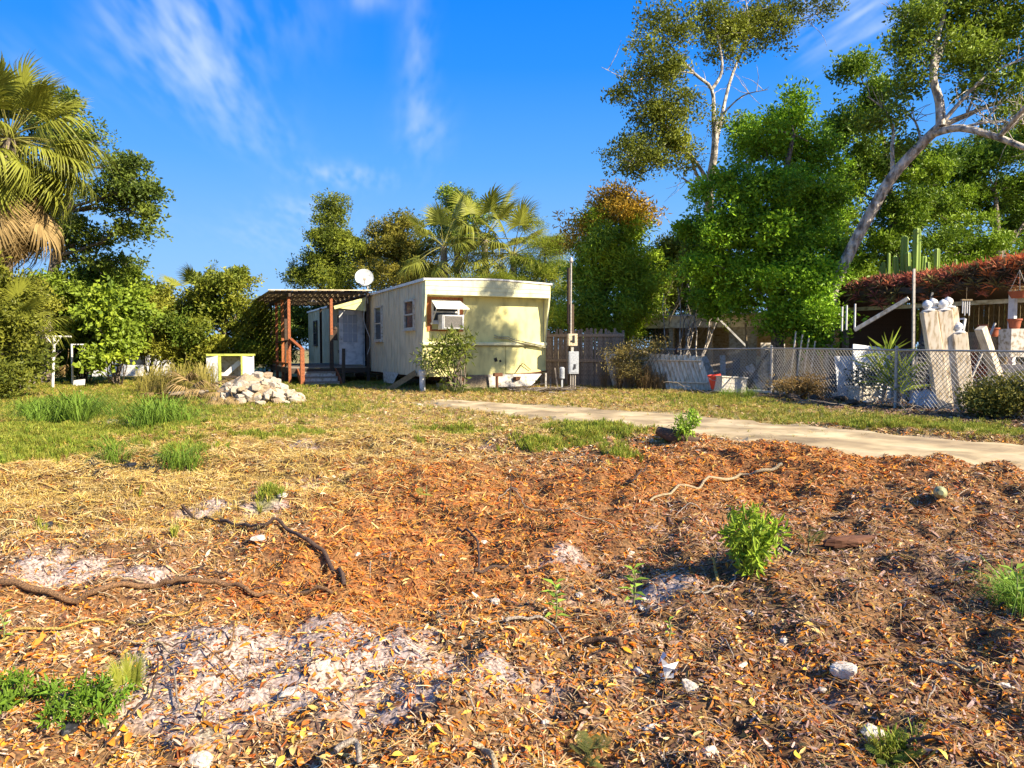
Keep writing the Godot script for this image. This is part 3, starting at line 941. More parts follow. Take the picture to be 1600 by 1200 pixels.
	window_unit(home, Vector3(0.70, 2.32, 0.0), 0.80, 0.56, I, M.white, 2, M.glass, "front window above the cooling unit")
	g2 = Geo.new()
	g2.quad(Vector3(0.26, 2.67, 0.05), Vector3(1.14, 2.67, 0.05), Vector3(1.22, 2.40, 0.62), Vector3(0.22, 2.40, 0.62))
	g2.quad(Vector3(0.22, 2.385, 0.62), Vector3(1.22, 2.385, 0.62), Vector3(1.14, 2.655, 0.05), Vector3(0.26, 2.655, 0.05))
	g2.box(Vector3(0.72, 2.392, 0.62), Vector3(1.0, 0.03, 0.02))
	var aw = part("awning", g2, M.white, home)
	for x in [0.26, 1.16]:
		g2 = Geo.new(); g2.bar(Vector3(x, 1.95, 0.06), Vector3(x, 2.40, 0.56), 0.025, 0.025)
		part("awning_arm", g2, M.white, aw)
	# narrow and wide windows on the side
	window_unit(home, Vector3(0.0, 2.28, -1.15), 0.95, 0.84, L, M.dirty_white, 2, M.glass, "side window near the front corner")
	window_unit(home, Vector3(0.0, 2.13, -4.85), 0.90, 1.15, L, M.dirty_white, 2, M.glass, "tall side window near the porch")
	window_unit(home, Vector3(0.0, 2.05, -17.6), 0.9, 1.2, L, M.dark_wood, 2, M.glass, "dark framed window deep in the porch")
	window_unit(home, Vector3(0.0, 2.55, -11.5), 0.8, 0.4, L, M.dirty_white, 1, M.glass, "small high window behind the porch")
	# doorway frame and the door standing open
	g2 = Geo.new()
	for z in [-6.33, -7.24]: g2.box(Vector3(-0.02, 1.66, z), Vector3(0.12, 2.06, 0.07))
	g2.box(Vector3(-0.02, 2.72, -6.785), Vector3(0.12, 0.07, 0.98))
	part("door_frame", g2, M.white, home)
	var dg = Geo.new()
	var Hh = 2.02; var x1 = -0.05; var x0 = -0.93; var zd = -7.17; var y0 = 0.66
	# stiles, rails and lower panel leave a nine-pane opening
	dg.box(Vector3((x0 + x1) / 2, y0 + 0.42, zd), Vector3(x1 - x0, 0.84, 0.045))
	dg.box(Vector3((x0 + x1) / 2, y0 + Hh - 0.075, zd), Vector3(x1 - x0, 0.15, 0.045))
	for x in [x0 + 0.075, x1 - 0.10]: dg.box(Vector3(x, y0 + 1.355, zd), Vector3(0.15 if x < -0.5 else 0.20, 1.026, 0.045))
	var door = part("door", dg, M.white, home, "white nine-pane door standing open")
	var px0 = x0 + 0.15; var px1 = x1 - 0.20; var py0 = y0 + 0.84; var py1 = y0 + Hh - 0.15
	for i in 3:
		for j in 3:
			var pg = Geo.new()
			pg.box(Vector3(lerp(px0, px1, (i + 0.5) / 3.0), lerp(py0, py1, (j + 0.5) / 3.0), zd), Vector3((px1 - px0) / 3 - 0.025, (py1 - py0) / 3 - 0.025, 0.01))
			part("pane", pg, M.pale_glass, door)
	var mg = Geo.new()
	for k in [1, 2]:
		mg.box(Vector3(lerp(px0, px1, k / 3.0), (py0 + py1) / 2, zd), Vector3(0.022, py1 - py0, 0.03))
		mg.box(Vector3((px0 + px1) / 2, lerp(py0, py1, k / 3.0), zd), Vector3(px1 - px0, 0.022, 0.028))
	part("muntin", mg, M.white, door)
	var hg = Geo.new(); hg.lathe(Vector3(x0 + 0.07, y0 + 0.95, zd + 0.02), [Vector2(0.0, 0.07), Vector2(0.03, 0.06), Vector2(0.025, 0.02), Vector2(0.012, 0.0)], 10, Color.WHITE, Basis(Vector3(1, 0, 0), PI / 2))
	part("handle", hg, M.galv, door)
	for y in [1.15, 2.3]:
		var bx = Geo.new(); bx.box(Vector3(-0.96, y, zd), Vector3(0.02, 0.12, 0.06)); part("latch", bx, M.black, door)
	# tongue and jack in front
	g2 = Geo.new()
	g2.bar(Vector3(0.9, 0.36, 0.1), Vector3(1.2, 0.35, 0.3), 0.1, 0.1)
	var tongue = part("tongue", g2, M.rust, home)
	g2 = Geo.new(); g2.bar(Vector3(3.1, 0.36, 0.1), Vector3(2.8, 0.35, 0.3), 0.1, 0.1); part("tongue", g2, M.rust, home)
	g2 = Geo.new(); g2.tube([Vector3(2.0, 0.0, 0.8), Vector3(2.0, 0.55, 0.8)], [0.045, 0.045], 8); g2.box(Vector3(2.0, 0.02, 0.8), Vector3(0.2, 0.03, 0.2)); g2.box(Vector3(2.03, 0.5, 0.8), Vector3(0.26, 0.1, 0.13))
	part("jack", g2, M.rust, tongue)
	# cooling unit in the window
	var ac = thing("air_conditioner", "white window air conditioner sticking out under the front awning", "air conditioner", home_point(0.80, 1.80, 0.05), TURN)
	g2 = Geo.new()
	g2.box(Vector3(0, 0.22, 0.17), Vector3(0.66, 0.43, 0.40), Color.WHITE, I, 0.012)
	part("case", g2, M.white, ac)
	g2 = Geo.new(); g2.box(Vector3(0, 0.22, 0.376), Vector3(0.56, 0.34, 0.008))
	var gr = part("grille", g2, M.black, ac)
	for k in 11:
		g2 = Geo.new(); g2.box(Vector3(0, 0.08 + 0.028 * k, 0.384), Vector3(0.54, 0.007, 0.006)); part("slat", g2, M.galv, gr)
	for q in [[0, 0.395, 0.58, 0.022], [0, 0.045, 0.58, 0.022], [-0.285, 0.22, 0.02, 0.33], [0.285, 0.22, 0.02, 0.33]]:
		g2 = Geo.new(); g2.box(Vector3(q[0], q[1], 0.381), Vector3(q[2], q[3], 0.022)); part("bezel", g2, M.white, ac)
	# loose things under the front
	var s = Geo.new(); s.box(Vector3.ZERO, Vector3(1.25, 0.03, 0.42), Color.WHITE, Basis(Vector3(1, 0, 0), 1.25))
	single("plywood_sheet", s, M.brown_ply, "brown plywood offcut leaning under the front of the mobile home", "board", home_point(1.42, 0.27, 0.10)).rotation.y = TURN
	s = Geo.new()
	s.quad(Vector3(-0.75, -0.18, 0.12), Vector3(-0.75, 0.2, 0), Vector3(1.05, 0.2, 0.0), Vector3(0.65, -0.16, 0.13))
	s.quad(Vector3(0.65, -0.16, 0.115), Vector3(1.05, 0.2, -0.015), Vector3(-0.75, 0.2, -0.015), Vector3(-0.75, -0.18, 0.105))
	single("skirting_sheet", s, M.dirty_white, "loose white metal skirting sheet slipping off below the bent trim", "metal sheet", home_point(2.75, 0.28, 0.15)).rotation.y = TURN
	s = Geo.new(); s.lathe(Vector3.ZERO, [Vector2(0.085, 0), Vector2(0.085, 0.5), Vector2(0.11, 0.5), Vector2(0.11, 0.62), Vector2(0.07, 0.66), Vector2(0.0, 0.66)], 14)
	single("drain_pipe", s, M.white, "short white capped drain pipe at the front corner of the mobile home", "pipe", home_point(-0.08, 0.0, 0.25))
	var b0 = on((607.0 - 800.0) / F * 21.6, -21.6); var b1 = at(650, 582, 21.1)
	s = Geo.new(); s.bar(Vector3(0, 0.02, 0), b1 - b0, 0.16, 0.03, Color.WHITE, Vector3(0, 0, 1))
	single("slanted_board", s, M.tan_wood, "tan board slanting from the weeds up under the side wall", "board", b0)

# ---------------------------------------------------------------- porch
func make_porch():
	# local frame as the home: x right, z front; porch front at z = -6.2, its outer side at x = -2.86
	var p = thing("porch", "open timber porch with reddish posts and flat roof against the beige wall", "porch", home_at, TURN)
	var zf = -6.2; var zb = -13.4; var xo = -2.86; var dy = 0.58
	var k = 0
	var x = -0.10
	for i in 48:
		var g = Geo.new()
		var z = zf - 0.075 - i * 0.15
		if z < zb: break
		g.box(Vector3((xo - 0.02) / 2 - 0.03, dy, z), Vector3(-xo - 0.04, 0.035, 0.14), Color.WHITE * (0.8 + 0.3 * rng.randf()))
		part("deck_board", g, M.grey_wood, p)
	var g2 = Geo.new()
	g2.box(Vector3(xo / 2, dy - 0.11, zf + 0.025), Vector3(-xo, 0.17, 0.04)); g2.box(Vector3(xo / 2, dy - 0.11, zb), Vector3(-xo, 0.17, 0.04)); g2.box(Vector3(xo - 0.02, dy - 0.11, (zf + zb) / 2), Vector3(0.04, 0.17, zf - zb))
	part("rim_joist", g2, M.dark_wood, p)
	# posts: outer row, front pair, rear
	var posts = [[xo, zf, M.redwood], [xo, zf - 1.75, M.orange_ply], [xo, zf - 3.5, M.redwood], [xo, zf - 5.3, M.dark_wood], [xo, zb, M.dark_wood], [-1.40, zf, M.redwood], [-0.09, zf + 0.06, M.dark_wood], [-0.5, zb, M.dark_wood], [xo, zf - 0.85, M.dark_wood]]
	for q in posts:
		g2 = Geo.new(); g2.box(Vector3(q[0], 1.56, q[1]), Vector3(0.10, 3.05, 0.10), Color.WHITE, Basis(), 0.006)
		part("post", g2, q[2], p)
	# lower weathered halves
	g2 = Geo.new(); g2.box(Vector3(-1.40, 0.95, zf + 0.005), Vector3(0.125, 1.6, 0.125)); part("post_sleeve", g2, M.dark_wood, p)
	# beams, rafters and roof boards
	for q in [[xo, 3.12], [-0.12, 3.17]]:
		g2 = Geo.new(); g2.box(Vector3(q[0], q[1], (zf + zb) / 2), Vector3(0.08, 0.14, zf - zb + 0.6)); part("beam", g2, M.dark_wood, p)
	for i in 10:
		var z = lerp(zf + 0.2, zb - 0.2, i / 9.0)
		g2 = Geo.new(); g2.bar(Vector3(xo - 0.65, 3.155, z), Vector3(-0.06, 3.26, z), 0.05, 0.10, Color.WHITE, Vector3(0, 0, 1)); part("rafter", g2, M.tan_wood if i % 3 else M.dark_wood, p)
	for i in 18:
		var a = lerp(xo - 0.7, 0.0, i / 18.0); var b = lerp(xo - 0.7, 0.0, (i + 1) / 18.0)
		g2 = Geo.new()
		var ya = lerp(3.225, 3.335, i / 18.0)
		g2.box(Vector3((a + b) / 2, ya, (zf + zb) / 2), Vector3(b - a - 0.03 - 0.03 * rng.randf(), 0.022, zf - zb + 0.7 + 0.1 * rng.randf()))
		part("roof_board", g2, M.dark_wood if i % 4 else M.grey_wood, p)
	g2 = Geo.new(); g2.bar(Vector3(xo - 0.72, 3.255, zf + 0.36), Vector3(0.0, 3.36, zf + 0.36), 0.03, 0.06, Color.WHITE, Vector3(0, 0, 1))
	part("roof_edge", g2, M.shed_trim, p)
	g2 = Geo.new()
	g2.tri(Vector3(-1.25, 2.72, zf + 0.04), Vector3(-0.16, 3.05, zf + 0.04), Vector3(-0.16, 2.62, zf + 0.04)); g2.bar(Vector3(-1.3, 2.72, zf + 0.05), Vector3(-0.1, 3.08, zf + 0.05), 0.12, 0.03, Color.WHITE, Vector3(0, 0, 1))
	part("gusset", g2, M.yellow, p)
	# rails and balusters on the outer side, torn
	g2 = Geo.new(); g2.bar(Vector3(xo, 1.55, zf), Vector3(xo, 1.50, zf - 3.5), 0.09, 0.04); part("rail", g2, M.dark_wood, p)
	g2 = Geo.new(); g2.bar(Vector3(xo, 0.72, zf), Vector3(xo, 0.72, zb), 0.09, 0.06); part("rail", g2, M.redwood, p)
	for i in 4:
		g2 = Geo.new(); g2.bar(Vector3(xo, 0.70, zf - 0.5 - i * 0.45), Vector3(xo + 0.03 * i, 1.2 + 0.3 * (i % 2), zf - 0.35 - i * 0.5), 0.09, 0.025); part("baluster", g2, M.orange_ply, p)
	# steps
	var zs = zf + 0.05
	for i in 3:
		g2 = Geo.new(); g2.box(Vector3(-1.95, dy - 0.16 * (i + 1), zs + 0.17 + 0.32 * i), Vector3(1.25, 0.05, 0.33)); part("tread", g2, M.grey_wood, p)
		g2 = Geo.new(); g2.box(Vector3(-1.95, dy - 0.16 * (i + 1) - 0.095, zs + 0.31 + 0.32 * i), Vector3(1.22, 0.13, 0.025)); part("riser", g2, M.dirty_white, p)
	for xx in [-2.6, -1.28]:
		g2 = Geo.new(); g2.bar(Vector3(xx, 0.46, zs), Vector3(xx, 0.02, zs + 1.1), 0.04, 0.22); part("stringer", g2, M.redwood, p)
	# newel posts and handrail
	g2 = Geo.new(); g2.box(Vector3(-2.62, 0.60, zs + 1.22), Vector3(0.14, 1.25, 0.12), Color.WHITE, Basis(), 0.008); part("newel_post", g2, M.redwood, p)
	g2 = Geo.new(); g2.bar(Vector3(-2.82, 1.60, zs - 0.05), Vector3(-2.62, 1.24, zs + 1.28), 0.12, 0.05); part("handrail", g2, M.redwood, p)
	g2 = Geo.new(); g2.box(Vector3(-1.22, 0.62, zs + 1.1), Vector3(0.10, 1.28, 0.10), Color.WHITE, Basis(Vector3(0, 0, 1), -0.02)); part("newel_post", g2, M.dark_wood, p)
	# ceiling lamp shape
	g2 = Geo.new(); g2.lathe(Vector3(-1.7, 3.0, zf - 2.0), [Vector2(0.02, 0.16), Vector2(0.05, 0.1), Vector2(0.22, 0.04), Vector2(0.2, -0.02), Vector2(0.0, -0.07)], 12); part("ceiling_fitting", g2, M.dirty_white, p)
	# dish
	var d0 = home_point(-0.10, 3.30, -6.1)
	var dish = thing("satellite_dish", "round grey satellite dish on a mast at the porch roof corner", "satellite dish", d0, 0.25)
	g2 = Geo.new(); g2.tube([Vector3(0, -0.4, 0), Vector3(0, 0.35, 0), Vector3(-0.06, 0.48, 0)], [0.025, 0.025, 0.025], 8); part("mast", g2, M.galv, dish)
	var db = Basis(Vector3(1, 0, 0), PI / 2 - 0.35)
	g2 = Geo.new()
	var pr = []
	for i in 9: pr.append(Vector2(0.33 * i / 8.0, 0.10 * pow(i / 8.0, 2)))
	var pr2 = pr.duplicate(); pr2.reverse()
	g2.lathe(Vector3(-0.12, 0.50, 0.02), pr, 28, Color.WHITE, db)
	g2.lathe(Vector3(-0.12, 0.494, 0.0), pr2, 28, Color.WHITE, db)
	part("reflector", g2, M.dish, dish)
	g2 = Geo.new(); g2.bar(Vector3(-0.12, 0.22, 0.04), Vector3(-0.13, 0.40, 0.42), 0.025, 0.025); part("feed_arm", g2, M.galv, dish)
	g2 = Geo.new(); g2.box(Vector3(-0.13, 0.45, 0.42), Vector3(0.12, 0.10, 0.14), Color.WHITE, Basis(Vector3(1, 0, 0), 0.4), 0.01); part("receiver", g2, M.dirty_white, dish)
	var c = Geo.new()
	c.tube([Vector3(0, 0, 0), Vector3(-0.05, -0.5, 0.05), Vector3(-0.12, -0.9, 0.06), Vector3(0.0, -1.3, 0.05), Vector3(0.12, -1.6, 0.05), Vector3(0.12, -1.9, 0.04), Vector3(0.02, -2.2, 0.06)], [0.012, 0.012, 0.012, 0.012, 0.012, 0.012, 0.012], 5, Color(0.5, 0.48, 0.44))
	single("dish_cable", c, M.plain, "thin pale cable hanging from the satellite dish down the corner post", "cable", home_point(-0.16, 3.25, -6.03))
	# wall light beside the door
	var wl = Geo.new(); wl.box(Vector3.ZERO, Vector3(0.12, 0.40, 0.12)); wl.lathe(Vector3(0, 0.2, 0), [Vector2(0.09, 0), Vector2(0.05, 0.08), Vector2(0.0, 0.1)], 8)
	single("porch_lantern", wl, M.dark_wood, "small dark lantern on the porch post beside the white door", "lantern", home_point(-1.26, 1.75, -6.2))

# ---------------------------------------------------------------- shared plant meshes
func make_plants_meshes():
	T.oak = spray(14, 0.14, 0.07, 0.22, 101)
	T.small = spray(15, 0.11, 0.055, 0.20, 102)
	T.big = spray(12, 0.18, 0.12, 0.34, 103)
	T.thin = spray(18, 0.20, 0.05, 0.34, 104, 0.8)
	T.tiny = spray(26, 0.06, 0.03, 0.24, 105)
	T.dense = spray(16, 0.12, 0.06, 0.22, 106, 1.0)
	T.fern = spray(26, 0.10, 0.02, 0.3, 107, 0.4)
	T.grass = tuft(9, 0.12, 0.007, 0.07, 111)
	T.straw = tuft(8, 0.07, 0.005, 0.10, 112, 0.9)
	T.long_grass = tuft(54, 0.60, 0.014, 0.60, 113, 1.1)
	T.reed = tuft(40, 0.95, 0.014, 0.40, 114, 0.7)
	var gc = Color(0.27, 0.285, 0.04); var sc = Color(0.32, 0.30, 0.08)
	T.fronds = []; T.fronds_up = []; T.dead_fronds = []
	for i in 3: T.fronds.append(fan_frond(1.0, 1.0, 40, 0.75 + 0.2 * i, gc, sc, 120 + i))
	for i in 2: T.fronds_up.append(fan_frond(1.0, 1.0, 40, 0.3 + 0.15 * i, gc, sc, 130 + i))
	for i in 2: T.dead_fronds.append(fan_frond(0.9, 0.95, 34, 1.0, Color(0.32, 0.22, 0.09), Color(0.27, 0.18, 0.08), 140 + i, 1.2))
	T.fern_frond = fern_frond(0.45, 150)

func fern_frond(L: float, seed_: int) -> ArrayMesh:
	rng.seed = seed_
	var g = Geo.new()
	var pts = []; var rad = []
	for i in 9:
		var t = i / 8.0
		pts.append(Vector3(L * t * 0.75, L * (t * 0.95 - t * t * 0.45), 0)); rad.append(lerp(0.004, 0.0012, t))
	g.tube(pts, rad, 4, Color(0.6, 0.75, 0.6))
	for i in range(1, 9):
		for s in [-1, 1]:
			var ll = L * 0.42 * sin(PI * (0.25 + 0.72 * i / 9.0))
			var d = Vector3(0.55, 0.15, s * 0.85).normalized()
			var q0 = pts[i]
			for j in 5:
				var q = q0 + d * ll * (j + 1) / 5.0
				for s2 in [-1, 1]:
					var dd = (d * 0.8 + Vector3(0.6, 0.1, -s * 0.5) * s2 * 0.8).normalized()
					leaf_geo(g, q - d * ll * 0.15, dd, dd.cross(Vector3.UP).normalized(), ll * 0.36, ll * 0.14, 0.15, Color.WHITE * rng.randf_range(0.8, 1.2))
	return g.mesh()

# ---------------------------------------------------------------- trees
func make_trees():
	var g1 = Color(0.055, 0.085, 0.014); var g2 = Color(0.15, 0.19, 0.025)
	var d1 = Color(0.035, 0.055, 0.014); var d2 = Color(0.11, 0.135, 0.022)
	var y1 = Color(0.055, 0.065, 0.015); var y2 = Color(0.19, 0.18, 0.03)
	var v1 = Color(0.06, 0.12, 0.012); var v2 = Color(0.20, 0.31, 0.02)
	var B = func(u, d): return on((u - 800.0) / F * d, -d)
	# left: big palm with the oak behind it
	fan_palm("cabbage_palm", "big fan palm with hanging dead fronds at the lot's edge", B.call(-10, 19.17), at(14, 218, 19.17), 1.16, 84, 44, 201, "", 0.2, -1.15)
	tree("oak_tree", "oak with small dark leaves and drooping outer bough behind the big palm", "tree", B.call(70, 24.85), [B.call(70, 24.85), at(74, 470, 24.85), at(88, 400, 24.85), at(105, 330, 24.57), at(112, 270, 24.14), at(90, 200, 24.14)], [0.2, 0.18, 0.16, 0.12, 0.1278, 0.0625],
		[[100, 165, 35, 14, 24.14, 1], [138, 215, 32, 18, 24.14, 1], [70, 220, 60, 40, 24.85, 1.25], [170, 265, 50, 22, 23.86, 1.12], [215, 300, 32, 26, 23.57, 0.875], [165, 310, 55, 32, 24.14, 1.12], [228, 340, 16, 30, 23.57, 0.625], [190, 360, 30, 14, 23.86, 0.75], [60, 330, 60, 60, 25.56, 1.25], [120, 380, 55, 30, 24.71, 1.12], [175, 415, 35, 22, 24.71, 0.75]], 2500, T.oak, d1, Color(0.13, 0.15, 0.025), M.bark, -0.05, 203)
	fan_palm("young_fan_palm", "young trunkless fan palm in the shrubs under the big palm", B.call(8, 18.27), at(10, 520, 18.27), 0.8, 12, 0, 202, "", 0.08, 0.1)
	shrub("shrub", "viny yellow-green shrub hiding the foot of the big palm", B.call(0, 19.5), [[-40, 500, 40, 60, 18.04, 0.625], [5, 570, 45, 36, 17.9, 0.562], [10, 480, 26, 34, 18.32, 0.5], [-50, 440, 40, 50, 18.04, 0.625], [-5, 595, 50, 26, 17.21, 0.5], [15, 520, 34, 40, 17.9, 0.5], [-10, 455, 30, 26, 18.2, 0.5]], 1700, T.small, Color(0.06, 0.07, 0.015), Color(0.20, 0.19, 0.03), -0.1, 226, "", M.grey_wood)
	# shrub border along the lot's left edge
	shrub("shrub", "tangled dense shrub under the big palm", B.call(35, 21.39), [[20, 480, 55, 50, 21.39, 1.12], [60, 500, 50, 60, 25.67, 1], [20, 555, 40, 40, 20.98, 0.875], [95, 555, 35, 38, 25.94, 0.875]], 2400, T.small, y1, y2, -0.1, 205, "", M.grey_wood)
	shrub("shrub", "dark green thicket behind the clothesline post", B.call(130, 26.04), [[120, 455, 50, 40, 25.42, 1.24], [150, 500, 45, 45, 26.04, 1.24], [110, 530, 45, 40, 25.54, 0.744], [180, 450, 40, 35, 26.04, 0.992], [110, 570, 45, 25, 25.79, 0.62]], 2600, T.oak, d1, g2, -0.12, 206)
	shrub("sea_grape_bush", "bush with large bright round leaves beside the swing frame", B.call(180, 24.44), [[175, 500, 32, 48, 24.18, 0.875], [150, 560, 14, 18, 23.66, 0.5], [190, 545, 20, 30, 23.92, 0.625], [205, 480, 25, 30, 24.7, 0.625]], 460, T.big, Color(0.08, 0.12, 0.02), Color(0.22, 0.26, 0.03), -0.2, 207)
	shrub("shrub", "olive shrub thicket between large-leaved bush and little palm", B.call(235, 28), [[225, 490, 34, 36, 28, 1.34], [260, 510, 36, 34, 28, 1.34], [235, 460, 28, 16, 28, 1.12], [215, 540, 30, 16, 26.88, 0.896], [275, 550, 40, 22, 26.88, 1.01], [310, 560, 40, 18, 27.44, 0.896]], 2900, T.oak, Color(0.06, 0.07, 0.012), y2, -0.1, 208)
	fan_palm("small_palm", "short fan palm poking out above the thicket by the white cabinet", B.call(300, 29), at(302, 468, 29), 0.85, 14, 3, 209, "", 0.15, -0.4)
	tree("small_tree", "bushy yellow-green tree behind the white cabinet", "tree", B.call(345, 28), [B.call(345, 28), at(350, 520, 28), at(355, 460, 28)], [0.12, 0.1, 0.05], [[350, 450, 36, 28, 28, 1.0], [325, 490, 40, 30, 28, 1.0], [370, 490, 26, 40, 28, 0.9], [290, 515, 36, 26, 27, 0.9], [370, 440, 14, 18, 28, 0.6], [400, 510, 26, 30, 30, 1.0], [350, 550, 50, 20, 28, 0.8], [400, 550, 30, 30, 30, 0.8]], 3600, T.oak, g1, Color(0.20, 0.19, 0.03), M.bark, -0.12, 210)
	shrub("shrub", "dark shrub growing behind the porch posts", B.call(435, 40), [[415, 520, 40, 36, 40, 1.2], [450, 525, 40, 34, 41, 1.2], [400, 560, 40, 20, 38, 1.0], [480, 500, 40, 40, 42, 1.2]], 2200, T.oak, d1, g2, -0.3, 211)
	# behind the mobile home
	tree("oak_tree", "pointed dark-leaved tree behind the porch roof", "tree", B.call(530, 41), [B.call(530, 41), at(530, 470, 41), at(525, 390, 41), at(520, 330, 41)], [0.3, 0.26, 0.16, 0.06], [[522, 335, 22, 26, 41, 1.2], [520, 370, 40, 28, 41, 1.8], [545, 400, 50, 34, 41, 2], [500, 415, 36, 26, 41, 1.6], [470, 435, 30, 18, 41, 1.4], [530, 445, 60, 26, 40, 1.8]], 3800, T.oak, Color(0.045, 0.06, 0.01), Color(0.17, 0.18, 0.025), M.bark, -0.16, 212)
	tree("oak_tree", "rounded brownish-green tree behind the mobile home's long side", "tree", B.call(625, 40), [B.call(625, 40), at(625, 460, 40), at(622, 400, 40)], [0.28, 0.22, 0.08], [[610, 360, 30, 20, 40, 1.4], [640, 385, 30, 24, 40, 1.4], [600, 400, 40, 26, 40, 1.5], [655, 420, 34, 26, 39, 1.4], [610, 440, 50, 22, 39, 1.4]], 2800, T.oak, Color(0.06, 0.06, 0.012), Color(0.21, 0.17, 0.035), M.bark, -0.1, 213)
	tree("oak_tree", "narrow tree rising behind the three fan palms", "tree", B.call(715, 44), [B.call(715, 44), at(715, 400, 44), at(712, 320, 44)], [0.25, 0.18, 0.06], [[712, 310, 20, 18, 44, 1.2], [730, 330, 30, 22, 44, 1.3], [700, 345, 26, 24, 44, 1.2], [745, 345, 16, 14, 44, 0.8], [720, 375, 45, 26, 44, 1.4]], 1900, T.oak, d1, g2, M.bark, -0.14, 214)
	var pg = "fan palms behind the mobile home"
	fan_palm("cabbage_palm", "slim fan palm nearest the porch among three behind the roof", B.call(695, 37), at(693, 385, 37), 1.45, 18, 3, 215, pg, 0.18, -0.8)
	fan_palm("cabbage_palm", "tallest middle fan palm behind the roof with dark upright leaves", B.call(758, 38), at(757, 375, 38), 1.6, 20, 3, 216, pg, 0.18, -0.8)
	fan_palm("cabbage_palm", "spreading fan palm with yellowish leaves behind the roof peak", B.call(800, 36), at(802, 398, 36), 1.5, 20, 6, 217, pg, 0.18, -0.9)
	tree("small_tree", "feathery light-green tree between the fan palms and the orange-topped tree", "tree", B.call(850, 34), [B.call(850, 34), at(850, 450, 34), at(852, 390, 34)], [0.14, 0.1, 0.04], [[820, 355, 22, 10, 36, 0.8], [850, 385, 30, 14, 34, 1.0], [875, 385, 16, 12, 34, 0.7], [840, 415, 40, 20, 34, 1.2], [870, 430, 26, 34, 33, 1.0], [760, 440, 60, 14, 33, 0.8], [860, 480, 30, 30, 30, 0.8]], 2600, T.fern, Color(0.10, 0.13, 0.015), Color(0.26, 0.26, 0.03), M.bark, -0.12, 218)
	# orange-topped tree right of the home
	var ot = tree("orange_topped_tree", "leafy tree with orange-brown top beside the utility pole", "tree", B.call(950, 26), [B.call(945, 26), at(940, 520, 26), at(948, 440, 26), at(950, 370, 26), at(952, 330, 26)], [0.16, 0.14, 0.11, 0.07, 0.03], [[940, 390, 45, 32, 26, 1.2], [985, 365, 32, 26, 26, 1.0], [925, 440, 44, 36, 26, 1.2], [980, 430, 45, 40, 26, 1.2], [925, 490, 44, 30, 25.4, 1.0], [985, 480, 40, 30, 25.6, 1.0], [1010, 420, 26, 30, 26, 0.9]], 2500, T.thin, Color(0.09, 0.14, 0.016), Color(0.26, 0.33, 0.03), M.bark, -0.16, 219)
	crown(ot, blob([[945, 325, 34, 24, 26, 1.0], [985, 335, 34, 16, 26, 0.8], [905, 350, 32, 10, 26, 0.7], [958, 305, 24, 8, 26, 0.6], [905, 375, 18, 8, 26, 0.5]]), 330, T.thin, Color(0.20, 0.12, 0.02), Color(0.36, 0.22, 0.035), -0.1, 1.2, 0.75, 1.3, null, "dry_crown")
	shrub("shrub", "dim vine-draped shrub between orange-topped tree and the tall sparse tree", B.call(1040, 27.5), [[1040, 420, 40, 40, 27.5, 1.0], [1070, 455, 40, 34, 27, 1.0], [1030, 470, 30, 20, 27, 0.8], [1080, 390, 36, 34, 27.5, 1.0], [1110, 430, 40, 50, 26.5, 1.0], [1020, 505, 44, 14, 28.5, 0.7], [1120, 470, 36, 40, 23.2, 0.6], [1110, 400, 30, 40, 23.2, 0.6]], 3900, T.small, Color(0.05, 0.065, 0.015), Color(0.16, 0.18, 0.04), -0.1, 220, "", M.grey_wood)
	tall_tree()
	shrub("hedge", "dim leafy undergrowth behind the low shed and stake fence", B.call(1000, 33), [[870, 510, 50, 40, 32, 1.4], [930, 530, 60, 40, 32, 1.4], [1010, 530, 60, 46, 33, 1.4], [1090, 520, 60, 50, 32, 1.4], [1170, 520, 60, 50, 31, 1.4], [1250, 520, 60, 50, 30, 1.4], [830, 470, 40, 50, 36, 1.4]], 2600, T.oak, d1, g2, -0.3, 227)
	shrub("hedge", "dim leafy undergrowth filling the gaps behind the carport", B.call(1430, 29), [[1330, 500, 60, 50, 28, 1.3], [1410, 500, 60, 50, 28, 1.3], [1490, 500, 60, 50, 28, 1.3], [1570, 480, 60, 60, 28, 1.3]], 1900, T.oak, d1, g2, -0.3, 228)
	# the broad bright green tree
	tree("evergreen_tree", "broad bright green leafy tree behind the chain-link fence", "tree", B.call(1215, 21.5), [B.call(1215, 21.5), at(1215, 480, 21.5), at(1220, 380, 21.5), at(1225, 280, 21.5), at(1240, 210, 21.5)], [0.2, 0.18, 0.15, 0.1, 0.05],
		[[1235, 185, 28, 30, 22, 1.0], [1190, 230, 42, 40, 22, 1.2], [1275, 235, 44, 44, 22, 1.2], [1150, 290, 50, 36, 21.6, 1.1], [1220, 310, 70, 46, 21.4, 1.5], [1140, 350, 56, 40, 21.2, 1.1], [1200, 390, 60, 50, 21, 1.4], [1265, 380, 44, 60, 21, 1.1], [1240, 450, 60, 40, 20.6, 1.2], [1180, 440, 50, 36, 21, 1.0], [1255, 505, 44, 34, 20.4, 0.9], [1290, 320, 40, 40, 21.5, 1.0], [1220, 500, 30, 30, 20.6, 0.8], [1105, 360, 46, 34, 21.6, 1.0], [1100, 420, 46, 36, 21.6, 1.0], [1130, 470, 44, 30, 21.6, 0.9], [1245, 160, 18, 16, 22, 0.5], [1165, 200, 16, 20, 22, 0.6], [1288, 490, 28, 36, 19.3, 0.5], [1270, 440, 40, 40, 20, 0.7]], 8200, T.dense, v1, v2, M.bark, -0.2, 222, "", 3)
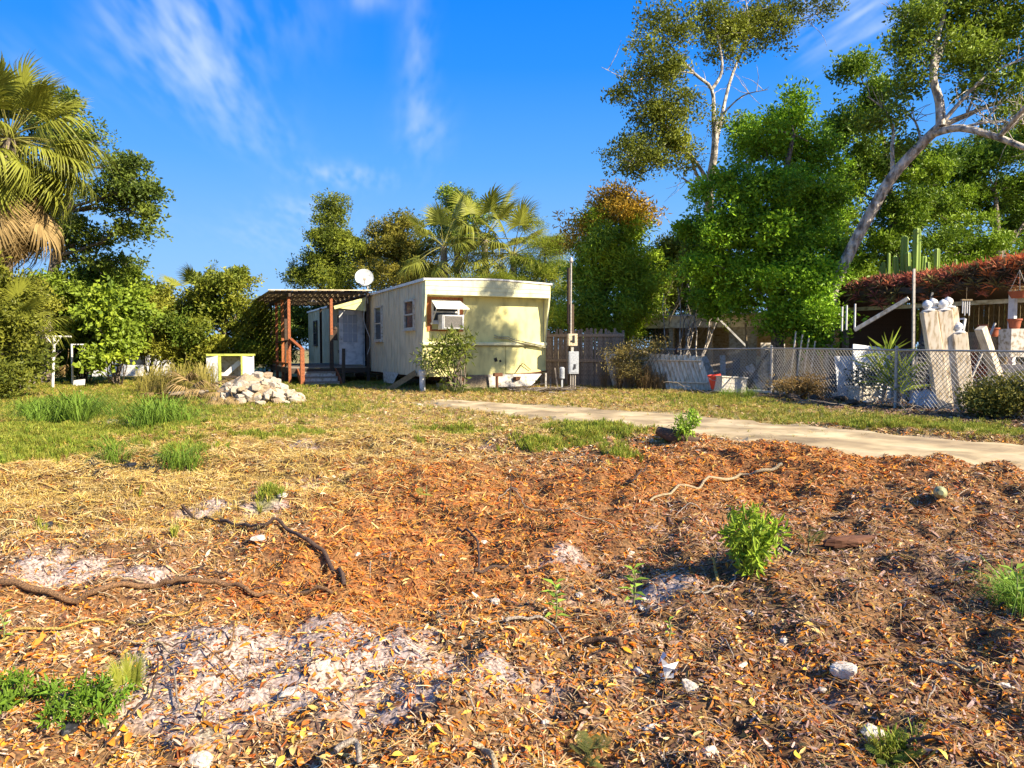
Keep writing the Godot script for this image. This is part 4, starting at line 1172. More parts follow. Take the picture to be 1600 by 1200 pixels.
	tree("evergreen_tree", "dense green tree behind the leaning pale trunk", "tree", B.call(1400, 25), [B.call(1400, 25), at(1400, 430, 25), at(1395, 330, 25), at(1380, 220, 25)], [0.2, 0.17, 0.12, 0.06],
		[[1330, 195, 44, 34, 24, 1.1], [1370, 160, 40, 40, 24, 1.0], [1340, 110, 40, 26, 24, 0.9], [1380, 260, 50, 50, 25, 1.3], [1410, 340, 60, 46, 25, 1.4], [1360, 400, 50, 40, 25, 1.2], [1440, 410, 60, 40, 25, 1.2], [1510, 390, 60, 44, 26, 1.3], [1480, 320, 50, 36, 26, 1.2], [1330, 440, 40, 36, 24.5, 1.0], [1320, 300, 40, 50, 24.5, 1.0], [1450, 260, 50, 40, 25.5, 1.2], [1480, 440, 60, 36, 25.5, 1.1], [1390, 450, 50, 30, 25, 1.0], [1310, 380, 30, 50, 24.5, 1.0]], 6200, T.oak, Color(0.04, 0.075, 0.012), Color(0.16, 0.22, 0.02), M.bark, -0.14, 223)
	tree("evergreen_tree", "looser green tree filling the gap beyond the cacti", "tree", B.call(1560, 27), [B.call(1560, 27), at(1560, 400, 27), at(1555, 300, 27)], [0.2, 0.16, 0.06],
		[[1540, 250, 70, 26, 27, 1.2], [1490, 270, 44, 24, 27, 1.1], [1590, 290, 40, 20, 27, 1.0], [1570, 230, 50, 24, 27, 1.0], [1600, 350, 24, 36, 29, 0.9], [1540, 410, 60, 24, 28, 1.0], [1610, 410, 30, 30, 28, 1.0], [1500, 330, 40, 40, 28, 1.0], [1600, 330, 30, 24, 28.5, 0.9]], 4300, T.oak, Color(0.045, 0.08, 0.012), Color(0.12, 0.18, 0.02), M.bark, -0.1, 224)
	leaning_tree()

func branch_path(g: Geo, list: Array, r0: float, r1: float, base: Vector3):
	var pts = []; var rad = []
	var k = list.size()
	# smooth by Catmull-Rom
	for i in k - 1:
		var p0 = list[max(i - 1, 0)]; var p1 = list[i]; var p2 = list[i + 1]; var p3 = list[min(i + 2, k - 1)]
		for s in 4:
			var t = s / 4.0
			pts.append(p1.cubic_interpolate(p2, p0, p3, t) - base)
			rad.append(lerp(r0, r1, (i + t) / (k - 1)))
	pts.append(list[k - 1] - base); rad.append(r1)
	g.tube(pts, rad, 8)
	return pts

func path3(list: Array) -> Array:
	var o = []
	for q in list: o.append(at(q[0], q[1], q[2]))
	return o

func twigs_on(g: Geo, pts: Array, n: int, L: float, r: float):
	for i in n:
		var p = pts[rng.randi_range(pts.size() / 3, pts.size() - 1)]
		limb(g, p, p + (rand_dir() + Vector3(0, 0.4, 0)).normalized() * L * rng.randf_range(0.4, 1.0), r, 0.004, 0.08, 4)

func tall_tree():
	rng.seed = 221
	var base = on((1120.0 - 800.0) / F * 30.5, -30.5)
	var root = thing("sparse_tree", "tall sparse tree with bare forked limbs and leaf clumps against the sky", "tree", base)
	var g = Geo.new()
	branch_path(g, [base, at(1118, 480, 29.8), at(1112, 380, 27), at(1108, 300, 24.6), at(1116, 240, 24), at(1118, 190, 23.8)], 0.22, 0.09, base)
	part("trunk", g, M.pale_bark, root)
	var br = Geo.new()
	var limbs = [[[[1116, 240, 24], [1115, 190, 24], [1112, 140, 24], [1085, 115, 23.6], [1050, 75, 23.2], [1030, 45, 23]], 0.085, 0.02], [[[1112, 140, 24], [1128, 110, 24], [1122, 60, 24.2], [1105, 15, 24.4]], 0.06, 0.02],
		[[[1118, 230, 24], [1128, 180, 24.4], [1140, 130, 24.8], [1160, 80, 25], [1190, 40, 25.2], [1230, 25, 25.4]], 0.075, 0.02], [[[1160, 80, 25], [1170, 40, 24.6], [1165, 0, 24.4]], 0.04, 0.015], [[[1110, 290, 24], [1085, 250, 23.6], [1060, 232, 23.2], [1010, 225, 23]], 0.07, 0.02],
		[[[1108, 300, 24], [1090, 275, 23.4], [1075, 240, 23], [1030, 185, 22.8], [995, 160, 22.6]], 0.06, 0.015], [[[1112, 310, 24], [1085, 290, 24.5], [1065, 278, 24.6]], 0.05, 0.02], [[[1140, 270, 24], [1170, 250, 23.5], [1190, 245, 23]], 0.05, 0.02],
		[[[1190, 40, 25.2], [1240, 35, 25], [1290, 15, 24.8]], 0.03, 0.012], [[[1128, 180, 24.4], [1160, 150, 24], [1200, 140, 23.6]], 0.035, 0.01], [[[1075, 240, 23], [1020, 240, 22.6], [975, 265, 22.4]], 0.03, 0.01], [[[1085, 115, 23.6], [1040, 110, 23], [990, 125, 22.6], [940, 105, 22.4]], 0.03, 0.006]]
	for q in limbs:
		var pts = branch_path(br, path3(q[0]), q[1], q[2], base)
		twigs_on(br, pts, 9, 1.3, 0.012)
	part("branches", br, M.pale_bark, root)
	crown(root, blob([[1030, 35, 24, 16, 23, 0.8], [1055, 45, 26, 16, 23, 0.7], [1010, 75, 16, 14, 22.8, 0.6], [1040, 75, 14, 10, 23, 0.5], [1012, 110, 24, 24, 22.6, 0.7], [1045, 120, 30, 26, 23, 0.8], [1000, 150, 30, 18, 22.6, 0.7], [1055, 165, 40, 24, 23, 0.9], [1040, 205, 44, 34, 23, 1.0], [1000, 235, 34, 26, 22.6, 0.8], [1060, 235, 30, 20, 23, 0.8], [980, 262, 18, 22, 22.4, 0.6], [1020, 255, 30, 14, 22.8, 0.6], [1115, 30, 30, 26, 24.2, 0.8], [1140, 60, 30, 30, 24.6, 0.9], [1195, 30, 32, 22, 25, 0.9], [1180, 60, 34, 22, 25, 0.8], [1215, 60, 20, 14, 25.2, 0.6], [1285, 12, 24, 13, 24.8, 0.6], [1240, 8, 24, 8, 25, 0.6], [1130, 85, 18, 14, 24.4, 0.5], [1120, 200, 16, 20, 24, 0.4], [1150, 205, 10, 10, 24, 0.3]]), 2300, T.small, Color(0.05, 0.06, 0.012), Color(0.19, 0.20, 0.03), 0.10, 1.7)

func leaning_tree():
	rng.seed = 225
	var base = on((1298.0 - 800.0) / F * 20.0, -20.0)
	var root = thing("leaning_tree", "tree with thick pale trunk leaning over the neighbour's yard", "tree", base)
	var g = Geo.new()
	branch_path(g, [base, at(1297, 475, 20), at(1325, 400, 19.6), at(1362, 330, 19.2), at(1395, 275, 18.8), at(1440, 225, 18.4), at(1470, 197, 18)], 0.175, 0.125, base)
	part("trunk", g, M.pale_bark, root)
	var br = Geo.new()
	var limbs = [[[[1470, 197, 18], [1468, 160, 18], [1458, 120, 18], [1462, 70, 18.2], [1475, 20, 18.4], [1480, -20, 18.5]], 0.12, 0.04], [[[1460, 110, 18], [1480, 60, 18.4], [1530, 25, 18.8], [1580, 5, 19]], 0.07, 0.02], [[[1455, 210, 18.2], [1500, 200, 17.6], [1560, 215, 17], [1610, 235, 16.5]], 0.10, 0.06],
		[[[1470, 197, 18], [1510, 180, 18.4], [1560, 160, 18.8], [1620, 150, 19]], 0.08, 0.03], [[[1470, 195, 18], [1500, 160, 17.8], [1540, 120, 17.6], [1600, 90, 17.4]], 0.06, 0.02], [[[1395, 275, 18.8], [1394, 230, 18.8], [1395, 200, 19], [1380, 170, 19], [1355, 150, 19]], 0.06, 0.015], [[[1440, 225, 18.4], [1430, 190, 18.8], [1410, 175, 19.2]], 0.04, 0.01],
		[[[1510, 180, 18.4], [1530, 130, 18.2], [1550, 90, 18]], 0.035, 0.01], [[[1500, 200, 17.6], [1550, 190, 17.2], [1610, 195, 17]], 0.04, 0.01], [[[1560, 215, 17], [1580, 200, 16.8], [1610, 170, 16.6]], 0.03, 0.01], [[[1462, 70, 18.2], [1430, 50, 18.4], [1420, 30, 18.5]], 0.04, 0.01], [[[1560, 215, 17], [1640, 110, 15.6], [1660, -40, 14.8], [1650, -150, 14.3]], 0.06, 0.02], [[[1490, 185, 18.2], [1540, 170, 17.6], [1600, 175, 17.3]], 0.03, 0.01]]
	for q in limbs:
		var pts = branch_path(br, path3(q[0]), q[1], q[2], base)
		twigs_on(br, pts, 12, 1.1, 0.013)
	part("branches", br, M.pale_bark, root)
	crown(root, blob([[1430, 50, 28, 24, 18.4, 0.7], [1420, 85, 26, 22, 18.4, 0.6], [1450, 20, 30, 22, 18.5, 0.7], [1500, 20, 36, 24, 18.6, 0.8], [1550, 50, 40, 30, 18.6, 0.9], [1590, 25, 30, 30, 18.8, 0.8], [1490, 60, 24, 24, 18.4, 0.7], [1500, 100, 34, 24, 18.2, 0.7], [1560, 100, 40, 26, 18, 0.8], [1440, 110, 24, 24, 18.3, 0.5], [1420, 140, 24, 16, 18.8, 0.5], [1530, 140, 36, 18, 18, 0.6], [1590, 140, 24, 20, 17.8, 0.6], [1480, -15, 60, 20, 18.6, 0.9], [1380, 195, 26, 18, 19, 0.5], [1415, 235, 20, 16, 19, 0.4], [1560, -20, 60, 24, 18.6, 0.9], [1650, 60, 50, 60, 18, 1.0], [1650, 180, 50, 40, 17.6, 1.0], [1580, 185, 30, 12, 17.4, 0.5], [1650, -150, 100, 36, 14.2, 0.8], [1600, -235, 60, 24, 14.4, 0.6], [1700, -235, 60, 30, 14.2, 0.7], [1720, -60, 70, 30, 14.0, 0.7], [1560, -160, 40, 40, 14.4, 0.6]]), 3000, T.small, Color(0.055, 0.085, 0.014), Color(0.18, 0.23, 0.03), 0.08, 1.7)  # highest clumps are unseen foliage added to dapple the home's front

# ---------------------------------------------------------------- neighbour's yard
func make_neighbour():
	var P = func(u, d): return on((u - 800.0) / F * d, -d)
	# low shed with cream fascia
	var a = P.call(962, 26.5); var b = P.call(1290, 22.6)
	var dir = (b - a); dir.y = 0
	var len = dir.length()
	var turn = atan2(-dir.z, dir.x)
	var shed = thing("low_shed", "low shed with cream fascia half hidden under the trees", "shed", a, turn)
	var g = Geo.new(); g.box(Vector3(len / 2, 2.16, 0.02), Vector3(len, 0.34, 0.05)); g.box(Vector3(len / 2, 2.36, 0.06), Vector3(len + 0.1, 0.06, 0.10)); part("fascia", g, M.shed_trim, shed)
	g = Geo.new(); g.box(Vector3(len / 2, 2.42, -1.8), Vector3(len + 0.2, 0.05, 3.9)); part("roof", g, M.roof, shed)
	g = Geo.new(); g.box(Vector3(len / 2, 1.0, -3.6), Vector3(len, 2.3, 0.1)); part("back_wall", g, M.shed_wall, shed)
	for q in [[0.3, 0.5], [2.1, 0.16], [3.5, 0.14], [4.6, 0.9], [6.4, 0.16]]:
		g = Geo.new(); g.box(Vector3(q[0], 1.0, -0.1), Vector3(q[1], 2.0, 0.12)); part("wall_pier", g, M.shed_wall, shed)
	for q in [[1.2, 1.4], [5.4, 0.7]]:
		g = Geo.new(); g.box(Vector3(q[0], 0.5, -0.1), Vector3(q[1], 1.0, 0.08)); part("low_wall", g, M.shed_trim, shed)
	var r0 = turn
	# dead sticks leaning on the shed
	rng.seed = 301
	for i in 15:
		var u = rng.randf_range(1045, 1095); var lean = rng.randf_range(-45, 60)
		var s = Geo.new()
		var p0 = P.call(u, 24.0); var p1 = at(u + lean, rng.randf_range(440, 490), 24.4)
		limb(s, Vector3.ZERO, p1 - p0, 0.035, 0.012, 0.05, 5)
		single("dead_branch", s, M.pale_bark if i % 3 else M.grey_wood, "bare grey branch leaning in the stack against the low shed", "branch", p0, "branches leaning on the low shed")
	var fr = Geo.new(); fr.bar(at(1120, 495, 24) - P.call(1120, 24), at(1170, 545, 23.8) - P.call(1120, 24), 0.06, 0.06)
	single("leaning_pole", fr, M.white, "long whitish pole sloping down from the shed fascia", "pole", P.call(1120, 24))
	rng.seed = 303
	for i in 16:
		var u = lerp(1120.0, 1330.0, i / 15.0) + rng.randf_range(-5, 5); var d = lerp(21.8, 18.6, i / 15.0) + rng.randf_range(-0.3, 0.5)
		var s = Geo.new(); var p0 = P.call(u, d); var L = rng.randf_range(0.5, 1.5); var an = rng.randf_range(-1.2, 1.2)
		var kind = rng.randi() % 4
		s.bar(Vector3(0, 0.03, 0), Vector3(sin(an) * L, 0.05 + cos(an) * L, rng.randf_range(-0.3, 0.1)), rng.randf_range(0.08, 0.28), 0.025, Color.WHITE * rng.randf_range(0.7, 1.1), Vector3(0, 0, 1))
		single("scrap_board", s, [M.grey_wood, M.dirty_white, M.brown_ply, M.tan_wood][kind], "%s %s board %s behind the chain-link fence %s" % [["short", "long"][1 if L > 1.0 else 0], ["weathered grey", "dirty white", "brown plywood", "tan"][kind], "leaning" if abs(an) < 0.9 else "nearly flat", "before the low shed" if i < 8 else "near the carport"], "board", p0, "scrap boards behind the fence")
	for i in 14:
		var s = rock(350 + i, 4, Vector3(1.2, 0.5, 0.9), 0.08)
		var q = P.call(rng.randf_range(1150, 1420), rng.randf_range(15.8, 20.5))
		if q.x < 7.3: q.x += 0.9
		var kind = rng.randi() % 4
		var o = part("scrap_lump", s, [M.dirty_white, M.grey_wood, M.dark_wood, M.tub][kind])
		o.transform = Transform3D(Basis(Vector3.UP, rng.randf() * TAU).scaled(Vector3.ONE * rng.randf_range(0.08, 0.22)), q + Vector3(0, 0.05, 0))
		tag(o, "%s lump of scrap on the ground behind the chain-link fence" % ["dirty white", "grey wooden", "dark wooden", "beige plastic"][kind], "scrap", "scrap behind the fence")
	# things in front of the shed
	for q in [[1165, 505, 1170, 560, 22.5, M.tan_wood, "short tan board leaning upright before the shed", 0.12], [1210, 505, 1212, 560, 22.0, M.black, "thin dark stake before the grey panel", 0.05]]:
		var s = Geo.new(); var o = P.call(q[2], q[4])
		s.bar(Vector3.ZERO, at(q[0], q[1], q[4]) - o, q[7], 0.03)
		single("stake", s, q[5], q[6], "stake", o)
	var pn = Geo.new(); pn.box(Vector3(0, 0.9, 0), Vector3(0.76, 1.1, 0.04), Color.WHITE, Basis(Vector3(1, 0, 0), -0.15))
	single("grey_board", pn, M.dirty_white, "plain greyish panel standing upright in the dark shed opening", "panel", P.call(1208, 22.6))
	var lumber = Geo.new()
	lumber.bar(Vector3(-1.0, 0.5, 0), Vector3(0.9, 0.85, 0), 0.12, 0.05); lumber.bar(Vector3(-0.9, 0.35, 0.1), Vector3(0.9, 0.62, 0.1), 0.12, 0.05); lumber.bar(Vector3(0.8, 0.1, 0.05), Vector3(0.8, 0.9, 0.05), 0.08, 0.08); lumber.bar(Vector3(-0.8, 0.0, 0.05), Vector3(-0.8, 0.6, 0.05), 0.08, 0.08)
	single("broken_frame", lumber, M.grey_wood, "broken grey timber frame lying behind the white picket panel", "timber frame", P.call(1110, 23.3))
	var tp = Geo.new(); tp.tri(Vector3(-0.6, 0, 0), Vector3(0, 0.75, -0.4), Vector3(0.7, 0, 0)); tp.tri(Vector3(0.7, 0, 0), Vector3(0, 0.75, -0.4), Vector3(0.5, 0.1, -1.0)); tp.tri(Vector3(-0.6, 0, 0), Vector3(-0.5, 0.1, -1.0), Vector3(0, 0.75, -0.4))
	single("blue_tarp", tp, M.blue_tarp, "pale blue tarp peak on top of the low shed", "tarp", at(1005, 496, 27.3))
	# deadwood on its roof
	for i in 26:
		var s = Geo.new(); var x = rng.randf_range(1.5, len - 0.5)
		limb(s, Vector3.ZERO, Vector3(rng.randf_range(-0.7, 0.7), rng.randf_range(0.05, 0.7), rng.randf_range(-0.3, 0.3)), 0.016, 0.005, 0.1, 4)
		single("dead_twig", s, M.grey_wood, "dead twig sticking up on the low shed roof", "twig", a + Basis(Vector3.UP, turn) * Vector3(x, 2.43, rng.randf_range(-1.2, 0.0)), "twigs on the shed roof")
	# carport with planted roof
	var c0 = P.call(1300, 20.6); var c1 = P.call(1640, 15.8)
	var cd = c1 - c0; cd.y = 0
	var cl = cd.length(); var ct = atan2(-cd.z, cd.x)
	var cp = thing("carport", "open carport packed with salvage, its flat roof overgrown with red plants", "carport", c0, ct)
	g = Geo.new(); g.box(Vector3(cl / 2, 2.72, -2.0), Vector3(cl, 0.16, 4.4)); part("roof", g, M.dark_wood, cp)
	for i in 40:
		g = Geo.new(); g.box(Vector3(0.1 + i * cl / 40.0, 1.35, -4.05 + 0.01 * (i % 2)), Vector3(cl / 40.0 - 0.015, 2.5, 0.03), Color.WHITE * rng.randf_range(0.7, 1.2)); part("wall_board", g, M.tan_wall, cp)
	g = Geo.new(); g.box(Vector3(-0.05, 1.35, -2.2), Vector3(0.06, 2.5, 3.6)); part("end_wall", g, M.dark_wood, cp)
	g = Geo.new(); g.box(Vector3(cl / 2, 2.35, -0.4), Vector3(cl, 0.10, 0.06)); part("beam", g, M.shed_trim, cp)
	for x in [0.15, cl * 0.45, cl * 0.83]:
		g = Geo.new(); g.box(Vector3(x, 1.3, -0.36 if x < 4 else -0.3), Vector3(0.13, 2.6, 0.13)); part("post", g, M.grey_wood if x < 4 else M.white, cp)
	var ros = Geo.new()
	rng.seed = 305
	for i in 14:
		var an = i * 2.4; var el = lerp(1.2, 0.1, i / 14.0)
		var dv = Vector3(cos(an) * cos(el), sin(el), sin(an) * cos(el))
		leaf_geo(ros, Vector3.ZERO, dv, dv.cross(Vector3.UP).normalized(), 0.27, 0.04, 0.3, Color.WHITE * rng.randf_range(0.7, 1.2), 0.35)
	var xf = []; var cols = []
	var rb = Basis(Vector3.UP, ct)
	for i in 2300:
		var x = rng.randf() * cl; var z = rng.randf_range(-1.6, 0.28)
		if nz.get_noise_2d(x * 1.7 + 30, z * 1.7) < -0.22: continue
		var hang = z > 0.05
		var y = 2.82 + 0.30 * pow(x / cl, 1.5) + rng.randf_range(0, 0.14) + 0.16 * nz.get_noise_2d(x * 1.2, z * 2.0) - (rng.randf() * 0.5 if hang else 0.0)
		xf.append(Transform3D(Basis.from_euler(Vector3(rng.randf_range(-0.6, 0.9), rng.randf() * TAU, 0)).scaled(Vector3.ONE * rng.randf_range(0.6, 1.15)), Vector3(x, y, z)))
		var t = clamp(x / cl + rng.randf_range(-0.35, 0.35), 0, 1)
		var cc = Color(0.44, 0.14, 0.13).lerp(Color(0.70, 0.24, 0.08), t)
		if rng.randf() < 0.22: cc = Color(0.24, 0.20, 0.07)
		elif hang and rng.randf() < 0.6: cc = Color(0.13, 0.09, 0.05)
		cols.append(cc * rng.randf_range(0.7, 1.3))
	var rp = copies("roof_bromeliads", ros.mesh(), M.soft_leaf, xf, cols)
	rp.position = c0; rp.rotation.y = ct
	tag(rp, "mat of dark red strap-leaved plants spilling over the carport roof", "plants", "", "stuff")
	# cacti standing on the roof
	var ci = 0
	for q in [[1388, 395, 0.05, "short columnar cactus at the end of the roof row"], [1412, 368, 0.10, "thick columnar cactus beside the tallest one"], [1431, 356, 0.11, "tallest columnar cactus on the carport roof"], [1463, 388, 0.08, "lone columnar cactus past the tallest pair"], [1493, 405, 0.04, "thinnest columnar cactus above the orange-red plants"]]:
		var d = lerp(20.6, 15.8, (q[0] - 1300.0) / 340.0) + 0.9
		var o = at(q[0], 436 - ci * 2, d)
		var cac = thing("columnar_cactus", q[3], "cactus", o, 0.0, "cacti on the carport roof")
		var tall = at(q[0], q[1], d).y - o.y
		var arms = [[0.0, tall, q[2]]] if q[2] < 0.045 else [[0.0, tall, q[2]], [-0.22, tall * 0.5, q[2] * 0.75], [0.2, tall * 0.42, q[2] * 0.7]]
		if ci == 0: arms.append([0.16, tall * 0.9, 0.06]); arms.append([-0.14, tall * 0.65, 0.06])
		for s in arms:
			var cg = Geo.new()
			var rr = s[2]
			cg.tube([Vector3(s[0] * 0.6, -0.15, 0), Vector3(s[0] * 0.9, s[1] * 0.15, 0), Vector3(s[0], s[1] * 0.5, 0), Vector3(s[0] * 1.05, s[1] * 0.93, 0), Vector3(s[0] * 1.05, s[1] * 0.98, 0), Vector3(s[0] * 1.05, s[1], 0)], [rr * 0.9, rr, rr, rr * 0.95, rr * 0.7, rr * 0.2], 14, Color(0.85, 1.0, 0.8), true, 0.22)
			part("stem", cg, M.cactus, cac)
		ci += 1
	# salvage: sloping white beam, door leaf, shutters, crates
	var w = Geo.new(); w.bar(at(1335, 516, 18.2) - P.call(1338, 18.2), at(1420, 466, 17.6) - P.call(1338, 18.2), 0.14, 0.10, Color.WHITE, Vector3.UP, 0.01)
	single("white_beam", w, M.vinyl, "long white hollow beam sloping up from the door leaf to carport roof", "beam", P.call(1338, 18.2))
	var dl = Geo.new(); dl.box(Vector3(0, 0.6, 0), Vector3(0.92, 1.5, 0.05), Color.WHITE, Basis(Vector3(0, 0, 1), -0.12) * Basis(Vector3(1, 0, 0), -0.3)); dl.box(Vector3(0, 0.62, 0.03), Vector3(0.66, 0.5, 0.02), Color(0.9, 0.9, 0.9), Basis(Vector3(0, 0, 1), -0.12) * Basis(Vector3(1, 0, 0), -0.3))
	single("door_leaf", dl, M.white, "white panel door leaf propped behind the spiky plants", "door", P.call(1362, 17.6))
	var wr = Geo.new(); wr.box(Vector3(0, 0.5, 0), Vector3(0.5, 1.15, 0.03), Color(0.8, 0.84, 0.9), Basis(Vector3(1, 0, 0), -0.25))
	single("white_board", wr, M.white, "narrow bluish-white panel behind the wire fence by the beam's foot", "panel", P.call(1323, 17.8))
	for k in 4:
		var sl = Geo.new(); var o = P.call(1232 + k * 10, 19.5)
		sl.bar(Vector3.ZERO, at(1244 + k * 10, 518 + k * 5, 19.4) - o, 0.06, 0.03)
		single("leaning_lath", sl, M.dirty_white, "thin pale lath leaning in a row behind the chain-link fence", "slat", o, "slats behind the fence")
	# dark louvred shutter
	var so = P.call(1432, 16.8)
	var sh = thing("dark_shutter", "dark louvred shutter leaning steeply against the white posts", "shutter", so)
	var q0 = Vector3.ZERO; var q1 = at(1470, 462, 17.4) - so
	var sdir = q1.normalized(); var sx = Vector3(sdir.y, -sdir.x, 0).normalized()
	for s in [-0.22, 0.22]:
		g = Geo.new(); g.bar(sx * s, q1 + sx * s, 0.05, 0.04, Color.WHITE, Vector3(0, 0, 1)); part("stile", g, M.black, sh)
	for i in 22:
		g = Geo.new(); var m0 = q1 * (0.12 + 0.86 * i / 22.0); g.bar(m0 - sx * 0.2, m0 + sx * 0.2, 0.05, 0.012, Color.WHITE, Vector3(0, 1, 1)); part("slat", g, M.black, sh)
	# antenna mast
	var mo = P.call(1428, 17.0)
	var ms = Geo.new(); ms.bar(Vector3(0, 0, 0), at(1428, 420, 17) - mo, 0.05, 0.05)
	single("metal_mast", ms, M.galv, "thin grey metal mast rising in front of the cacti", "mast", mo)
	# red-brown stacked crate, terracotta pots
	var ro = P.call(1524, 16.6)
	var rc = thing("slatted_crate", "red-brown slatted crate behind the white posts", "crate", ro + Vector3(0, 0.55, 0), ct)
	for i in 6:
		g = Geo.new(); g.box(Vector3(0, 0.05 + i * 0.105, 0), Vector3(0.85, 0.085, 0.4)); part("slat", g, M.terracotta, rc)
	g = Geo.new(); g.box(Vector3(0, 0.3, 0), Vector3(0.8, 0.6, 0.36)); part("lining", g, M.dark, rc)
	var tb = Geo.new(); tb.box(Vector3(0, 0.5, 0), Vector3(1.6, 0.06, 0.7)); tb.box(Vector3(-0.6, 0.25, 0), Vector3(0.1, 0.5, 0.6)); tb.box(Vector3(0.6, 0.25, 0), Vector3(0.1, 0.5, 0.6))
	var tbo = single("work_bench", tb, M.grey_wood, "low grey bench carrying the slatted crate", "bench", ro + Vector3(0, 0, 0)); tbo.rotation.y = ct
	var bw = Geo.new(); bw.box(Vector3(0, 0.45, 0), Vector3(1.9, 0.9, 0.2))
	var bwo = single("block_wall", bw, M.dirty_white, "low pale block wall under the carport's white post", "wall", P.call(1625, 14.6)); bwo.rotation.y = ct
	var pot_prof = [Vector2(0.0, 0.0), Vector2(0.12, 0.0), Vector2(0.17, 0.24), Vector2(0.19, 0.24), Vector2(0.19, 0.29), Vector2(0.165, 0.29), Vector2(0.14, 0.05), Vector2(0.0, 0.05)]
	for q in [[1552, 512, 15.9, 0.9, "terracotta pot on the crowded bench nearest the white post"], [1585, 500, 15.4, 1.0, "terracotta pot half hidden beyond the white post"], [1535, 505, 16.8, 0.8, "terracotta pot standing on the slatted crate"]]:
		g = Geo.new(); g.lathe(Vector3.ZERO, pot_prof, 16); var po = single("flower_pot", g, M.terracotta, q[4], "flower pot", at(q[0], q[1] + 14, q[2]), "terracotta pots"); po.scale = Vector3.ONE * q[3] * 0.75
		g = Geo.new(); g.box(Vector3(0, -0.3, 0), Vector3(0.4, 0.6, 0.4)); var su = single("crate", g, M.tan_wood if q[0] != 1585 else M.dirty_white, "plain crate carrying a terracotta pot under the carport", "crate", at(q[0], q[1] + 14, q[2]), "crates under pots")
	rng.seed = 318
	for q in [[1316, 470, 18.6, "first of three white tubes hanging in the carport's dark end"], [1323, 468, 18.4, "middle one of three white tubes hanging in the carport's dark end"], [1336, 466, 18.2, "third white tube, hung apart at the carport's dark end"]]:
		g = Geo.new(); g.tube([Vector3(0, -0.45, 0), Vector3(0, 0.18, 0)], [0.022, 0.022], 6); single("hanging_tube", g, M.white, q[3], "tube", at(q[0], q[1] + 20, q[2]), "tubes hanging in the carport")
	for q in [[1312, 1.0, 18.9, 0.30, M.black, "black bin under the hanging tubes"], [1330, 0.62, 19.2, 0.5, M.dark_wood, "dark wooden chest deep in the carport"], [1375, 0.8, 19.0, 0.45, M.tan_wood, "tan box deep in the carport above the door leaf"], [1400, 1.25, 18.6, 0.35, M.brown_ply, "brown carton on the dark stack in the carport"], [1412, 0.5, 17.6, 0.4, M.box_grey, "grey metal box beside the dark shutter"], [1500, 1.0, 18.4, 0.4, M.dark_wood, "dark cupboard against the tan board wall"], [1560, 0.9, 17.6, 0.45, M.grey_wood, "weathered chest behind the pots"]]:
		g = Geo.new(); g.box(Vector3(0, q[1] * 0.5, 0), Vector3(q[3] * 1.6, q[1], q[3]), Color.WHITE, Basis(), 0.015); g.box(Vector3(0, q[1] + 0.015, 0), Vector3(q[3] * 1.68, 0.03, q[3] * 1.1), Color(0.8, 0.8, 0.8))
		var bx = single("storage_box", g, q[4], q[5], "box", P.call(q[0], q[2]), "boxes stored in the carport"); bx.rotation.y = ct + rng.randf_range(-0.3, 0.3)
	var wc = thing("wind_chime", "wind chime of pale tubes hanging before the tan board wall", "wind chime", at(1510, 470, 16.2))
	for i in 4:
		g = Geo.new(); g.tube([Vector3(0.05 * i - 0.08, -0.28 - 0.05 * (i % 2), 0), Vector3(0.05 * i - 0.08, 0.0, 0)], [0.012, 0.012], 5); part("tube", g, M.white, wc)
	g = Geo.new(); g.box(Vector3(0, 0.02, 0), Vector3(0.24, 0.03, 0.06)); g.tube([Vector3(0, 0.03, 0), Vector3(0, 0.3, 0)], [0.005, 0.005], 4); part("holder", g, M.tan_wood, wc)
	# hanging bowl with plant
	var hb = thing("hanging_planter", "shallow clay bowl hanging under the carport eave", "planter", at(1592, 462, 15.4))
	g = Geo.new(); g.lathe(Vector3(0, -0.05, 0), [Vector2(0.0, 0.0), Vector2(0.14, 0.0), Vector2(0.21, 0.14), Vector2(0.18, 0.14), Vector2(0.0, 0.1)], 16); part("bowl", g, M.terracotta, hb)
	for i in 3:
		g = Geo.new(); var an = i * TAU / 3; g.bar(Vector3(cos(an) * 0.19, 0.09, sin(an) * 0.19), Vector3(0, 0.55, 0), 0.006, 0.006); part("chain", g, M.galv, hb)
	rng.seed = 320
	xf = []; cols = []
	for i in 7:
		xf.append(Transform3D(Basis.from_euler(Vector3(0, rng.randf() * TAU, 0)).scaled(Vector3.ONE * 0.5), Vector3(rng.randf_range(-0.1, 0.1), 0.12, rng.randf_range(-0.1, 0.1)))); cols.append(Color(0.3, 0.2, 0.08))
	copies("plant", T.small, M.soft_leaf, xf, cols, hb)
	# square vinyl post leaning, small pipes
	var vp = Geo.new()
	var vo = on((1575.0 - 800.0) / F * 14.2, -14.2)
	vp.bar(Vector3(0, 0.18, 0), at(1532, 512, 13.9) - vo, 0.16, 0.16, Color.WHITE, Vector3.UP, 0.01)
	single("leaning_square_post", vp, M.vinyl, "hollow white square post leaning on the fence apart from the bundle", "post", vo)
	var lp = Geo.new(); var lo = P.call(1500, 15.2); lp.bar(Vector3(0, 0, 0), at(1555, 505, 15.6) - lo, 0.035, 0.035)
	single("thin_rod", lp, M.galv, "thin grey rod slanting between the bundle and square post", "rod", lo)
	var fo = Geo.new(); var foo = P.call(1502, 15.6); fo.bar(at(1478, 500, 15.8) - foo, at(1508, 498, 15.6) - foo, 0.05, 0.04); fo.bar(at(1508, 498, 15.6) - foo, at(1500, 545, 15.6) - foo, 0.05, 0.04)
	single("corner_bracket", fo, M.white, "white corner of a frame behind the bundle of posts", "frame", foo)
	# bundle of white fence posts with ball tops
	var i2 = 0
